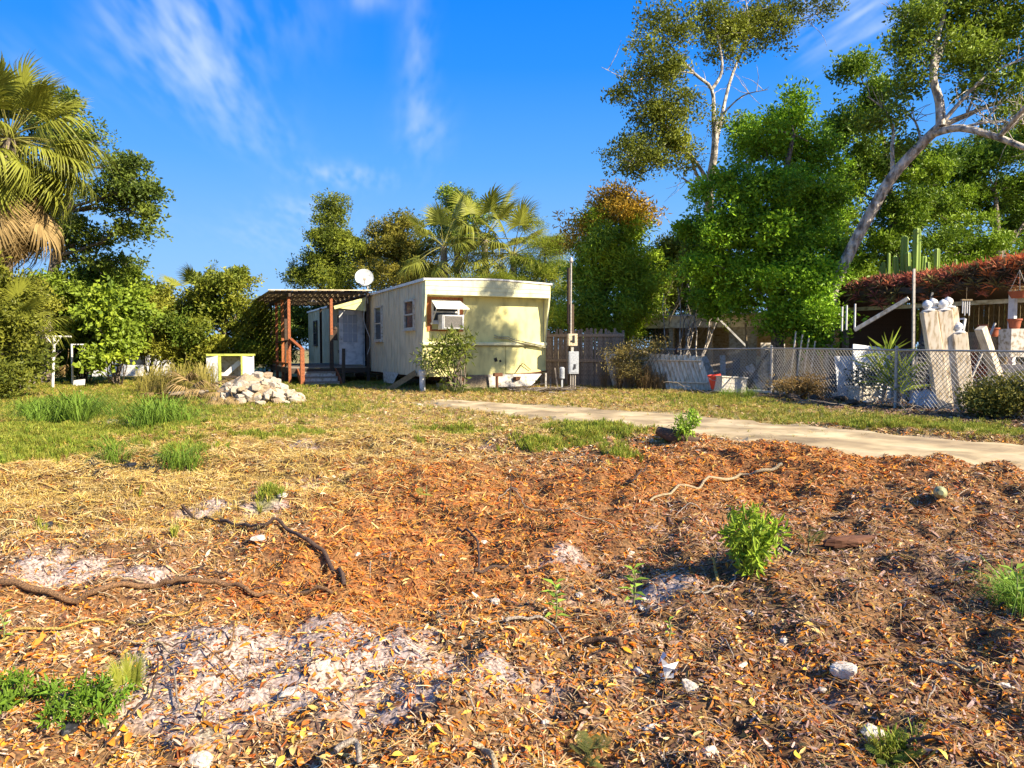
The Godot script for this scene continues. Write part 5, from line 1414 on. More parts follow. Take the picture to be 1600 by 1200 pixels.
	var bo = P.call(1484, 14.7)
	for q in [[1448, 471, 1464, 0.0, "outermost white ball-top fence post of the leaning bundle"], [1457, 468, 1472, -0.14, "rear white ball-top post, second in the leaning bundle"], [1473, 470, 1482, 0.02, "yellow-stained white ball-top post in the bundle's middle"], [1481, 466, 1490, -0.12, "rear white ball-top post beside the stained one"], [1496, 505, 1500, 0.10, "shortest white ball-top post at the bundle's end"]]:
		var base = P.call(q[2] + 12, 14.75 - q[3]); var top = at(q[0], q[1], 14.75 - q[3])
		var fp = thing("fence_post", q[4], "fence post", base, 0.0, "bundle of white ball-top posts")
		var dv = top - base; var y = dv.normalized(); var x = y.cross(Vector3(0, 0, 1)).normalized(); var bs = Basis(x, y, x.cross(y)); var H = dv.length()
		bs = bs * Basis(Vector3.UP, -0.18)
		g = Geo.new(); g.box(bs * Vector3(0, (H - 0.2) / 2, 0), Vector3(0.27, H - 0.2, 0.20), Color.WHITE, bs, 0.012); part("shaft", g, M.vinyl, fp)
		g = Geo.new(); g.lathe(bs * Vector3(0, H - 0.2, 0), [Vector2(0.12, 0.0), Vector2(0.125, 0.02), Vector2(0.06, 0.04), Vector2(0.055, 0.06), Vector2(0.08, 0.08), Vector2(0.095, 0.125), Vector2(0.085, 0.17), Vector2(0.05, 0.205), Vector2(0.0, 0.235)], 18, Color.WHITE, bs); part("ball_cap", g, M.white, fp)
		i2 += 1
	# beige planter box with dark plant, spiky plants
	var pb = thing("planter_box", "beige rectangular planter holding a dark leafy plant behind the fence", "planter", P.call(1350, 16.9), 0.4)
	g = Geo.new(); g.box(Vector3(0, 0.17, 0), Vector3(0.62, 0.34, 0.36), Color.WHITE, Basis(), 0.02); part("box", g, M.tub, pb)
	g = Geo.new(); g.box(Vector3(0, 0.345, 0), Vector3(0.68, 0.05, 0.42), Color.WHITE, Basis(), 0.015); part("rim", g, M.tub, pb)
	xf = []; cols = []
	for i in 30:
		xf.append(Transform3D(Basis.from_euler(Vector3(rng.randf_range(-0.5, 0.5), rng.randf() * TAU, 0)).scaled(Vector3.ONE * 0.8), Vector3(rng.randf_range(-0.3, 0.3), rng.randf_range(0.38, 0.7), rng.randf_range(-0.2, 0.2)))); cols.append(Color(0.035, 0.05, 0.03) * rng.randf_range(0.7, 1.5))
	copies("plant", T.thin, M.leaf, xf, cols, pb)
	for q in [[1382, 16.2, 1.5, "tall spiky sword-leaved plant behind the fence"], [1405, 15.7, 0.9, "lower yellow-green spiky plant by the second fence post"]]:
		var ag = thing("spiky_plant", q[3], "plant", P.call(q[0], q[1]), 0.0, "spiky plants at the fence")
		var st = Geo.new(); st.tube([Vector3(0, 0, 0), Vector3(0.03, 0.5 * q[2] * 0.6, 0)], [0.06, 0.05], 7); part("stem", st, M.bark, ag)
		var heads = [Vector3(0.03, 0.3 * q[2], 0), Vector3(-0.15, 0.5 * q[2], 0.05), Vector3(0.1, 0.72 * q[2], -0.05)]
		for hp in heads:
			for i in 20:
				var lg = Geo.new()
				var an = i * 2.39996; var el = lerp(1.35, -0.35, i / 26.0)
				var dv = Vector3(cos(an) * cos(el), sin(el), sin(an) * cos(el))
				leaf_geo(lg, hp, dv, dv.cross(Vector3(0.1, 1, 0)).normalized(), rng.randf_range(0.45, 0.85), 0.05, 0.35, Color(0.26, 0.32, 0.045) * rng.randf_range(0.6, 1.5), rng.randf_range(0.0, 0.35))
				part("leaf", lg, M.leaf, ag)
	var bag = rock(333, 7, Vector3(0.30, 0.22, 0.24), 0.12)
	single("plastic_bag", bag, M.blue_tarp, "crumpled pale blue plastic bag at the foot of the white posts", "plastic bag", P.call(1452, 14.9) + Vector3(0, 0.16, 0))

# ---------------------------------------------------------------- fences
func make_fences():
	rng.seed = 401
	var P = func(u, d): return on((u - 800.0) / F * d, -d)
	# chain link
	var pts = [Vector3(4.4, 0, -23.0), Vector3(5.07, 0, -22.1), Vector3(7.0, 0, -19.35), Vector3(8.2, 0, -15.3), Vector3(9.25, 0, -11.6), Vector3(10.2, 0, -8.0)]
	var cf = thing("chain_link_fence", "galvanised chain-link fence with thin posts and top rail", "fence", Vector3.ZERO)
	for i in pts.size():
		pts[i].y = gh(pts[i].x, pts[i].z)
		var g = Geo.new(); g.tube([pts[i] + Vector3(0, -0.1, 0), pts[i] + Vector3(0, 1.27, 0)], [0.032, 0.032] if i != 2 else [0.036, 0.036], 8)
		g.lathe(pts[i] + Vector3(0, 1.27, 0), [Vector2(0.04, 0.0), Vector2(0.04, 0.03), Vector2(0.0, 0.06)], 8)
		part("post", g, M.galv if i > 1 else M.rust, cf)
	for i in pts.size() - 1:
		var a = pts[i]; var b = pts[i + 1]
		var g = Geo.new(); g.tube([a + Vector3(0, 1.235, 0.0), b + Vector3(0, 1.235, 0.0)], [0.021, 0.021], 7); part("top_rail", g, M.galv, cf)
		g = Geo.new()
		var L = Vector2(a.x - b.x, a.z - b.z).length(); var step = 0.10; var H = 1.18
		var n = int((L + H) / step)
		var off = (b - a).normalized().cross(Vector3.UP) * -0.03
		for k in n:
			var s0 = k * step - H
			for dirn in [1, -1]:
				# wire from (s0, 0) to (s0 + H, H), clipped to the bay
				var x0 = max(s0, 0.0); var x1 = min(s0 + H, L)
				if x1 - x0 < 0.03: continue
				var y0 = x0 - s0; var y1 = x1 - s0
				var A = a.lerp(b, x0 / L) + Vector3(0, 0.04 + (y0 if dirn > 0 else H - y0), 0) + off
				var B = a.lerp(b, x1 / L) + Vector3(0, 0.04 + (y1 if dirn > 0 else H - y1), 0) + off + off * 0.2 * dirn
				g.bar(A, B, 0.0075, 0.0075)
		var mesh_part = part("wire_mesh", g, M.wire, cf); mesh_part.set_meta("kind", "stuff")
	# weathered stake fence
	var a0 = P.call(846, 24.6); var a1 = P.call(975, 23.2)
	var wf = thing("stake_fence", "weathered grey wooden stake fence behind the utility pole", "fence", a0)
	var n2 = 50
	for i in n2:
		var t = i / float(n2 - 1)
		var p = a0.lerp(a1, t) - a0 + Vector3(0, 0, rng.randf_range(-0.02, 0.02))
		p.y = gh(a0.x + p.x, a0.z + p.z) - a0.y
		var h = rng.randf_range(1.72, 1.95)
		var g = Geo.new()
		g.bar(p + Vector3(0, -0.05, 0), p + Vector3(rng.randf_range(-0.03, 0.03), h, 0), rng.randf_range(0.055, 0.085), 0.025, Color.WHITE * rng.randf_range(0.6, 1.25), Vector3(0, 0, 1))
		part("stake", g, M.grey_wood, wf)
	for h in [0.85, 1.68]:
		var g = Geo.new(); g.bar(Vector3(0, h, 0.05), a1 - a0 + Vector3(0, h, 0.05), 0.09, 0.04, Color.WHITE, Vector3(0, 0, 1)); part("rail", g, M.grey_wood, wf)
	# white picket panel resting on the chain link
	var b0 = P.call(962, 23.0); var b1 = P.call(1110, 20.9)
	var pf = thing("picket_panel", "stained white picket fence panel leaning on the chain-link fence", "fence panel", b0)
	for i in 23:
		var t = i / 22.0
		var p = b0.lerp(b1, t) - b0
		var top = p + Vector3(-0.28, 1.10 - 0.02 * i * 0.3, -0.22)
		var g = Geo.new(); g.bar(p, top, 0.15, 0.022, Color(1.2, 1.16, 1.1) * rng.randf_range(0.8, 1.08), Vector3(0, 0, 1))
		g.lathe(top + Vector3(0, -0.01, -0.011), [Vector2(0.0, 0.024), Vector2(0.082, 0.024), Vector2(0.082, 0.0), Vector2(0.0, 0.0)], 12, Color.WHITE, Basis(Vector3(1, 0, 0), PI / 2))
		part("picket", g, M.vinyl, pf)
	for h in [0.25, 0.9]:
		var o = Vector3(-0.28, 1.1, -0.22) * (h / 1.1)
		var g = Geo.new(); g.bar(o + Vector3(0, 0, 0.035), b1 - b0 + o + Vector3(0, 0, 0.035), 0.09, 0.035); part("rail", g, M.vinyl, pf)
	# red bucket and white tub
	var rbk = Geo.new()
	rbk.lathe(Vector3.ZERO, [Vector2(0.0, 0.01), Vector2(0.13, 0.0), Vector2(0.17, 0.36), Vector2(0.185, 0.36), Vector2(0.185, 0.40), Vector2(0.165, 0.40), Vector2(0.125, 0.02), Vector2(0.0, 0.03)], 20)
	var bk = thing("red_bucket", "red plastic bucket tilted beside the white tub", "bucket", P.call(1119, 20.2) + Vector3(0, 0.12, 0)); bk.rotation.z = 0.15
	part("pail", rbk, M.red_plastic, bk)
	var bh = Geo.new(); var hp = []; var hr = []
	for i in 9: hp.append(Vector3(cos(PI * i / 8.0) * 0.18, 0.36 - sin(PI * i / 8.0) * 0.12, 0.10 * sin(PI * i / 8.0) + 0.08)); hr.append(0.006)
	bh.tube(hp, hr, 5); part("handle", bh, M.galv, bk)
	var wt = thing("white_tub", "dirty white rectangular plastic tub tipped beside the red bucket", "tub", P.call(1141, 20.0) + Vector3(0, 0.02, 0), 0.25); wt.rotation.z = -0.06
	var tg = Geo.new()
	for s in [[-0.37, 0, 0.03, 0.42], [0.37, 0, 0.03, 0.42]]: tg.box(Vector3(s[0], 0.22, s[1]), Vector3(s[2], 0.42, s[3]))
	for s in [-0.2, 0.2]: tg.box(Vector3(0, 0.22, s), Vector3(0.708, 0.416, 0.03))
	tg.box(Vector3(0, 0.02, 0), Vector3(0.70, 0.03, 0.36)); part("shell", tg, M.tub, wt)
	tg = Geo.new()
	for s in [-0.225, 0.225]: tg.box(Vector3(0, 0.435, s), Vector3(0.84, 0.035, 0.04))
	for s in [-0.40, 0.40]: tg.box(Vector3(s, 0.435, 0), Vector3(0.04, 0.035, 0.408))
	part("rim", tg, M.tub, wt)
	# utility pole
	var uo = P.call(893, 21.8)
	var up = thing("utility_pole", "slim service pole with electric meter box and grey breaker panel", "utility pole", uo, 0.2)
	var g = Geo.new(); g.tube([Vector3(0.0, -0.1, -0.09), Vector3(0.01, 2.6, -0.09)], [0.09, 0.085], 10); g.tube([Vector3(-0.07, 2.0, -0.10), Vector3(-0.085, 3.7, -0.10)], [0.05, 0.045], 8); part("post", g, M.dark_wood, up)
	g = Geo.new(); g.tube([Vector3(-0.035, 1.7, 0.03), Vector3(-0.035, 3.85, 0.03)], [0.026, 0.026], 8); g.lathe(Vector3(-0.035, 3.85, 0.03), [Vector2(0.05, 0.0), Vector2(0.07, 0.05), Vector2(0.03, 0.15), Vector2(0.0, 0.16)], 8); part("conduit", g, M.galv, up)
	g = Geo.new(); g.box(Vector3(0, 1.52, 0.08), Vector3(0.29, 0.37, 0.13), Color(0.9, 0.8, 0.65), Basis(), 0.01)
	var mb = part("meter_box", g, M.tub, up)
	g = Geo.new(); g.box(Vector3(0.02, 1.54, 0.149), Vector3(0.07, 0.22, 0.012)); g.box(Vector3(-0.01, 1.48, 0.151), Vector3(0.13, 0.05, 0.012)); part("meter_slot", g, M.dark, mb)
	g = Geo.new(); g.box(Vector3(0, 1.24, 0.06), Vector3(0.08, 0.2, 0.07)); part("nipple", g, M.galv, up)
	g = Geo.new(); g.box(Vector3(0.03, 0.83, 0.09), Vector3(0.31, 0.68, 0.13), Color.WHITE, Basis(), 0.012); var bp = part("breaker_panel", g, M.box_grey, up)
	g = Geo.new(); g.box(Vector3(0.03, 0.80, 0.159), Vector3(0.24, 0.52, 0.01)); part("panel_door", g, M.box_grey, bp)
	g = Geo.new(); g.box(Vector3(0.05, 0.72, 0.167), Vector3(0.07, 0.14, 0.008)); g.box(Vector3(0.02, 0.66, 0.168), Vector3(0.05, 0.07, 0.008)); part("label_plate", g, M.black, bp)
	for x in [-0.05, 0.02, 0.09]:
		g = Geo.new(); g.tube([Vector3(x, -0.05, 0.07), Vector3(x, 0.5, 0.08)], [0.02, 0.02], 6); part("conduit", g, M.galv, up)
	g = Geo.new(); g.lathe(Vector3(-0.3, 0.0, 0.0), [Vector2(0.08, 0.35), Vector2(0.085, 0.36), Vector2(0.085, 0.66), Vector2(0.05, 0.7), Vector2(0.0, 0.7)], 12); g.box(Vector3(-0.3, 0.18, 0), Vector3(0.05, 0.36, 0.05)); part("cable_pedestal", g, M.box_grey, up)
	# boards and stones at the pole's foot
	for q in [[867, 575, 872, 610, 21.5, 0.13, M.grey_wood, "weathered board tilted at the foot of the utility pole"], [853, 583, 853, 608, 21.8, 0.05, M.dirty_white, "short pale pipe stub left of the tilted board"], [860, 588, 860, 608, 21.6, 0.04, M.grey_wood, "thin grey peg between pipe stub and tilted board"]]:
		var s = Geo.new(); var o = P.call(q[2], q[4]); s.bar(Vector3(0, -0.03, 0), at(q[0], q[1], q[4]) - o, q[5], 0.035)
		single("short_board", s, q[6], q[7], "board", o)

# ---------------------------------------------------------------- yard things
func make_yard():
	rng.seed = 501
	var P = func(u, d): return on((u - 800.0) / F * d, -d)
	# clothesline post
	var cp = thing("clothesline_post", "white T-shaped clothesline post by the shrub border", "clothesline post", P.call(82, 22.4), 0.1)
	var g = Geo.new(); g.tube([Vector3(-0.02, -0.1, 0), Vector3(0.08, 1.60, 0)], [0.045, 0.042], 8); part("pole", g, M.white, cp)
	g = Geo.new(); g.tube([Vector3(-0.46, 1.62, 0), Vector3(0.58, 1.60, 0)], [0.03, 0.03], 6); part("crossbar", g, M.white, cp)
	for s in [-1, 1]:
		g = Geo.new(); g.tube([Vector3(0.06, 1.30, 0), Vector3(0.06 + s * 0.24, 1.61, 0)], [0.018, 0.018], 5); part("brace", g, M.white, cp)
	# swing frame
	var sf = thing("swing_frame", "thin white swing frame with hanging chain behind the clothesline post", "swing frame", P.call(113, 23.6), 0.1)
	g = Geo.new(); g.tube([Vector3(0, 0, 0), Vector3(0, 1.42, 0)], [0.032, 0.032], 6); part("leg", g, M.white, sf)
	g = Geo.new(); g.tube([Vector3(-0.02, 1.41, 0), Vector3(0.42, 1.41, -0.1)], [0.026, 0.026], 6); part("top_bar", g, M.white, sf)
	for x in [0.30, 0.37]:
		g = Geo.new(); g.tube([Vector3(x, 1.40, -0.08), Vector3(x - 0.04, 0.85, -0.06), Vector3(x - 0.07, 0.35, -0.04)], [0.011, 0.011, 0.011], 4); part("chain", g, M.galv, sf)
	var bs = Geo.new(); bs.box(Vector3(0, 0.16, 0), Vector3(0.36, 0.20, 0.03), Color.WHITE, Basis(Vector3(0, 0, 1), 0.12) * Basis(Vector3(1, 0, 0), -0.4))
	single("white_board", bs, M.white, "small white board propped on the ground below the swing chain", "board", P.call(123, 23.0))
	# dead orange frond in the border
	var of = part("dead_palm_frond", T.dead_fronds[0], M.dry); of.transform = Transform3D(Basis(Vector3(0, 0, 1), -1.5).scaled(Vector3.ONE * 0.55), at(107, 545, 23.8))
	tag(of, "hanging orange-brown dead frond between clothesline post and swing frame", "palm frond")
	# pale house glimpsed beyond the border
	var hs = thing("pale_house", "pale low house glimpsed through the border behind large-leaved bush", "house", P.call(205, 34), 0.1)
	g = Geo.new(); g.box(Vector3(0.6, 0.75, 0), Vector3(3.6, 1.5, 2.5)); part("wall", g, M.white, hs)
	g = Geo.new(); g.quad(Vector3(-1.4, 1.5, 1.4), Vector3(-1.4, 2.1, 0), Vector3(2.6, 2.1, 0), Vector3(2.6, 1.5, 1.4)); g.quad(Vector3(2.6, 1.5, -1.4), Vector3(2.6, 2.1, 0), Vector3(-1.4, 2.1, 0), Vector3(-1.4, 1.5, -1.4)); part("roof", g, M.roof, hs)
	g = Geo.new(); g.box(Vector3(0.7, 0.9, 1.26), Vector3(0.9, 0.7, 0.04)); part("window", g, M.glass, hs)
	# white cabinet with lime trim
	var cb = thing("open_cabinet", "white open-front cabinet with lime-green trim behind the rubble heap", "cabinet", P.call(360, 21.5), 0.25)
	for x in [[-0.50, 0.34, -0.25], [0.5, 0.34, 0.15]]:
		g = Geo.new(); g.box(Vector3(x[0], 0.52, 0), Vector3(x[1], 1.04, 0.06), Color.WHITE, Basis(Vector3.UP, x[2])); part("side_panel", g, M.white, cb)
	g = Geo.new(); g.box(Vector3(0, 1.06, -0.25), Vector3(1.32, 0.06, 0.62)); part("top", g, M.lime, cb)
	g = Geo.new(); g.box(Vector3(-0.29, 0.5, 0.05), Vector3(0.07, 1.04, 0.07)); part("jamb", g, M.lime, cb)
	g = Geo.new(); g.box(Vector3(0.33, 0.5, 0.05), Vector3(0.05, 1.04, 0.05)); part("jamb", g, M.lime, cb)
	g = Geo.new(); g.box(Vector3(0, 0.5, -0.52), Vector3(1.2, 1.0, 0.04)); part("back_panel", g, M.dirty_white, cb)
	g = Geo.new(); g.bar(Vector3(-0.24, 0.4, -0.25), Vector3(0.24, 0.85, -0.3), 0.14, 0.03, Color.WHITE, Vector3(0, 0, 1)); part("loose_slat", g, M.white, cb)
	g = Geo.new(); g.box(Vector3(0, 0.4, -0.2), Vector3(0.56, 0.05, 0.3)); part("shelf", g, M.dark_wood, cb)
	# rubble heap
	var chunks = []
	for i in 9: chunks.append(rock(600 + i, 2 + i % 3, Vector3(1.15, 0.5 + 0.1 * (i % 4), 0.85), 0.02, 0.22).mesh())
	var hc = P.call(405, 16.6)
	rng.seed = 503
	for i in 190:
		var an = rng.randf() * TAU; var rr = sqrt(rng.randf())
		var ex = cos(an) * rr; var ez = sin(an) * rr
		var x = hc.x + ex * 1.02 + 0.12 * ez; var z = hc.z + ez * 1.15
		var hgt = 0.72 * pow(max(0.0, 1.0 - rr), 0.75) * (1.0 - 0.25 * ex) * rng.randf_range(0.55, 1.0)
		var size = rng.randf_range(0.075, 0.16) * (1.0 if rr < 0.8 else 0.75)
		var o = part("concrete_chunk", chunks[i % 9], [M.stone, M.grey_stone, M.stone, M.dirty_stone, M.grey_stone][i % 5])
		o.transform = Transform3D(Basis.from_euler(Vector3(rng.randf_range(-0.6, 0.6), rng.randf() * TAU, rng.randf_range(-0.6, 0.6))).scaled(Vector3.ONE * size), Vector3(x, gh(x, z) + hgt + size * 0.35, z))
		var szw = "large" if size > 0.135 else ("small" if size < 0.10 else "middling")
		var plc = "on the crest of the rubble heap" if rr < 0.35 else (("at the rubble heap's foot " if rr > 0.8 else "on the rubble heap's flank ") + ("towards the porch steps" if ex > 0.5 else ("towards the dry frond pile" if ex < -0.5 else ("facing the mulch" if ez > 0 else "facing the white cabinet"))))
		tag(o, "%s broken concrete chunk %s" % [szw, plc], "concrete chunk", "chunks of the rubble heap")
	var mound = rock(640, 6, Vector3(0.95, 0.58, 1.0), 0.08)
	var mo = single("rubble_core", mound, M.dirty_stone, "packed rubble and earth under the broken concrete chunks", "rubble", hc + Vector3(0, 0.0, 0)); mo.set_meta("kind", "stuff")
	# dry palm-frond pile and pole beside it
	for i in 9:
		var q = P.call(rng.randf_range(262, 330), rng.randf_range(16.8, 18.8))
		var o = part("dry_frond", T.dead_fronds[i % 2], M.dry)
		o.transform = Transform3D(Basis(Vector3.UP, rng.randf() * TAU) * Basis(Vector3(0, 0, 1), rng.randf_range(0.1, 0.9)) * Basis(Vector3(1, 0, 0), rng.randf_range(-0.5, 0.5)), q + Vector3(0, rng.randf_range(0.0, 0.15), 0)).scaled_local(Vector3.ONE * rng.randf_range(0.5, 0.75))
		tag(o, "tan dead palm frond in the dry pile beside the rubble", "palm frond", "dead fronds in the dry pile")
	for i in 5:
		var q = P.call(rng.randf_range(338, 372), 16.0)
		var o = part("dry_frond", T.dead_fronds[i % 2], M.dry)
		o.transform = Transform3D(Basis(Vector3.UP, rng.randf() * TAU) * Basis(Vector3(0, 0, 1), rng.randf_range(-0.2, 0.5)), q + Vector3(0, rng.randf_range(0.2, 0.4), 0)).scaled_local(Vector3.ONE * rng.randf_range(0.4, 0.6))
		tag(o, "orange-brown dead palm frond draped on the rubble's near side", "palm frond", "dead fronds on the rubble")
	g = Geo.new(); var lp = P.call(262, 17.0); var lq = P.call(325, 17.4); g.tube([Vector3(0, 0.2, 0), lq - lp + Vector3(0, 0.2, 0)], [0.05, 0.05], 8)
	single("grey_pipe", g, M.grey_wood, "grey pole lying across the grass before the dry frond pile", "pole", lp)
	# dry weed thicket by the pile
	for q in [[282, 18.5, 1.1], [300, 18.0, 1.0], [250, 18.6, 0.9], [318, 19.0, 1.0], [225, 20.5, 0.9]]:
		grass_clump("tall straw-coloured weed clump around the dry frond pile", P.call(q[0], q[1]), T.reed, q[2], Color(0.36, 0.30, 0.07), 4, 0.35, "straw weeds by the frond pile", "weed_clump")
	# green grass clumps
	for q in [[100, 648, 1.0, 9, 0.55, "broad green grass clump by the sandy patch below clothesline post"], [55, 640, 0.8, 5, 0.35, "smaller green grass clump near the palm border"], [245, 655, 1.0, 10, 0.55, "broad dark-green grass clump in front of the dry frond pile"], [285, 725, 0.62, 4, 0.14, "upright green grass clump above the blackened debris"], [140, 640, 0.8, 6, 0.4, "loose green grass clump between the two broad ones"], [185, 715, 0.5, 3, 0.2, "wiry weed clump left of the blackened debris"]]:
		grass_clump(q[5], gp(q[0], q[1] + 14), T.long_grass, q[2], Color(0.17, 0.27, 0.03), q[3], q[4])
	for q in [[640, 22.5, 0.5], [665, 20.6, 0.5], [690, 20.2, 0.5], [720, 19.9, 0.55], [740, 20.2, 0.45], [600, 24.0, 0.4], [560, 24.8, 0.4], [775, 20.0, 0.35], [755, 20.3, 0.4]]:
		grass_clump("green grass clump along the skirting of the mobile home", P.call(q[0], q[1]), T.long_grass, q[2], Color(0.15, 0.19, 0.04), 3, 0.3, "grass clumps along the mobile home")
	grass_clump("fresh green grass clump below the white tub at the fence", gp(1150, 622), T.long_grass, 0.6, Color(0.18, 0.26, 0.03), 6, 0.4)
	for q in [[975, 22.3, 0.8], [1000, 21.9, 0.9], [1020, 21.8, 0.9], [1040, 21.6, 0.7], [960, 22.8, 0.9], [1250, 18.4, 0.45], [1265, 18.2, 0.4]]:
		grass_clump("dry brown weed clump tangled along the fence line", P.call(q[0], q[1]), T.reed, q[2], Color(0.22, 0.15, 0.07), 4, 0.4, "dry weeds along the fence", "weed_clump")
	shrub("dry_bush", "low olive-brown bush under the leaning square post", P.call(1570, 13.0), [[1545, 625, 34, 16, 13.0, 0.4], [1590, 622, 40, 24, 12.8, 0.45], [1620, 610, 40, 30, 12.8, 0.45], [1570, 605, 24, 12, 13.2, 0.3]], 700, T.tiny, Color(0.09, 0.08, 0.02), Color(0.24, 0.20, 0.05), -0.1, 511, "", M.grey_wood)
	shrub("dry_bush", "small brown dead bush at the chain-link fence's foot by the white post", P.call(1245, 18.0), [[1240, 602, 24, 9, 18.0, 0.3], [1262, 606, 16, 7, 17.8, 0.25]], 160, T.tiny, Color(0.14, 0.08, 0.04), Color(0.30, 0.18, 0.08), -0.1, 512, "", M.grey_wood)
	g = Geo.new(); var pa = P.call(1165, 20.0); var pb = P.call(1246, 18.9); g.tube([Vector3(0, 0.06, 0), pb - pa + Vector3(0, 0.08, 0)], [0.05, 0.05], 8)
	single("pale_pipe", g, M.tub, "pale pipe lying along the foot of the chain-link fence", "pipe", pa)
	# shrub in front of the home
	var sp = P.call(712, 19.9)
	shrub("front_shrub", "thin-stemmed leafy shrub in front of the mobile home's window", sp, [[712, 530, 13, 13, 19.9, 0.22], [727, 550, 12, 12, 19.8, 0.22], [700, 555, 14, 18, 20, 0.25], [668, 562, 14, 7, 20, 0.2], [708, 588, 10, 14, 19.9, 0.2]], 48, T.thin, Color(0.06, 0.08, 0.015), Color(0.20, 0.20, 0.05), -0.3, 505)
	# vines over the picket panel
	shrub("dry_vine", "dry vine and brush heaped over the end of the picket panel", P.call(975, 22.4), [[965, 560, 24, 16, 22.4, 0.4], [1000, 546, 34, 8, 22.0, 0.35], [985, 582, 34, 16, 21.8, 0.4], [1030, 545, 20, 5, 21.6, 0.25]], 210, T.tiny, Color(0.10, 0.075, 0.035), Color(0.22, 0.16, 0.06), -0.1, 507, "", M.grey_wood, "vine")
	# brush pile before the home's right corner
	rng.seed = 509
	for i in 26:
		var s = Geo.new(); var q = P.call(rng.randf_range(790, 880), rng.randf_range(19.6, 20.6)) + Vector3(0, rng.randf_range(0.02, 0.14), 0)
		var an = rng.randf_range(-0.5, 0.5)
		limb(s, Vector3.ZERO, Vector3(cos(an), rng.randf_range(-0.04, 0.12), sin(an)) * rng.randf_range(0.5, 1.2), 0.02, 0.006, 0.08, 4)
		single("dry_branch", s, M.bark if i % 2 else M.grey_wood, "dry branch in the low brush pile by the mobile home's far corner", "branch", q, "branches of the brush pile")
	# dark leafy debris along the fence, dead brush
	for i in 30:
		var s = Geo.new(); var t = rng.randf(); var q = on(lerp(5.3, 8.8, t) - 0.5 + rng.randf_range(-0.5, 0.3), lerp(-21.3, -13.0, t)) + Vector3(0, 0.03, 0)
		var an = rng.randf() * TAU
		limb(s, Vector3.ZERO, Vector3(cos(an), rng.randf_range(0.0, 0.3), sin(an)) * rng.randf_range(0.3, 0.9), 0.012, 0.004, 0.1, 4)
		single("fallen_twig", s, M.grey_wood, "grey fallen twig at the foot of the chain-link fence", "twig", q, "twigs along the chain-link fence")

# ---------------------------------------------------------------- foreground
func ground_branch(called: String, label: String, list: Array, r0: float, r1: float, col: Color, lift := 0.6, category := "branch"):
	var pts = []; var rad = []
	var base = gp(list[0][0], list[0][1])
	var k = list.size()
	for i in k:
		var p = gp(list[i][0], list[i][1])
		p.y = list[i][2] if list[i].size() > 2 else 0.0      # height over the ground below it
		pts.append(p)
	var g = Geo.new()
	var fine = []
	for i in k - 1:
		var p0 = pts[max(i - 1, 0)]; var p1 = pts[i]; var p2 = pts[i + 1]; var p3 = pts[min(i + 2, k - 1)]
		for s in 6:
			var t = s / 6.0
			var q = p1.cubic_interpolate(p2, p0, p3, t)
			var r = lerp(r0, r1, (i + t) / (k - 1))
			q.y = max(q.y, 0.0) + gh(q.x, q.z) + r * lift + 0.022
			if fine.size() > 0: q.y = max(q.y, lerp(q.y, fine[fine.size() - 1].y + base.y, 0.35))
			fine.append(q - base + rand_dir() * r0 * 0.25)
			rad.append(r * rng.randf_range(0.85, 1.12))
	var last = pts[k - 1]
	last.y = last.y + gh(last.x, last.z) + r1 * lift + 0.004
	fine.append(last - base); rad.append(r1)
	g.tube(fine, rad, 8, col)
	return single(called, g, M.wood_plain, label, category, base)

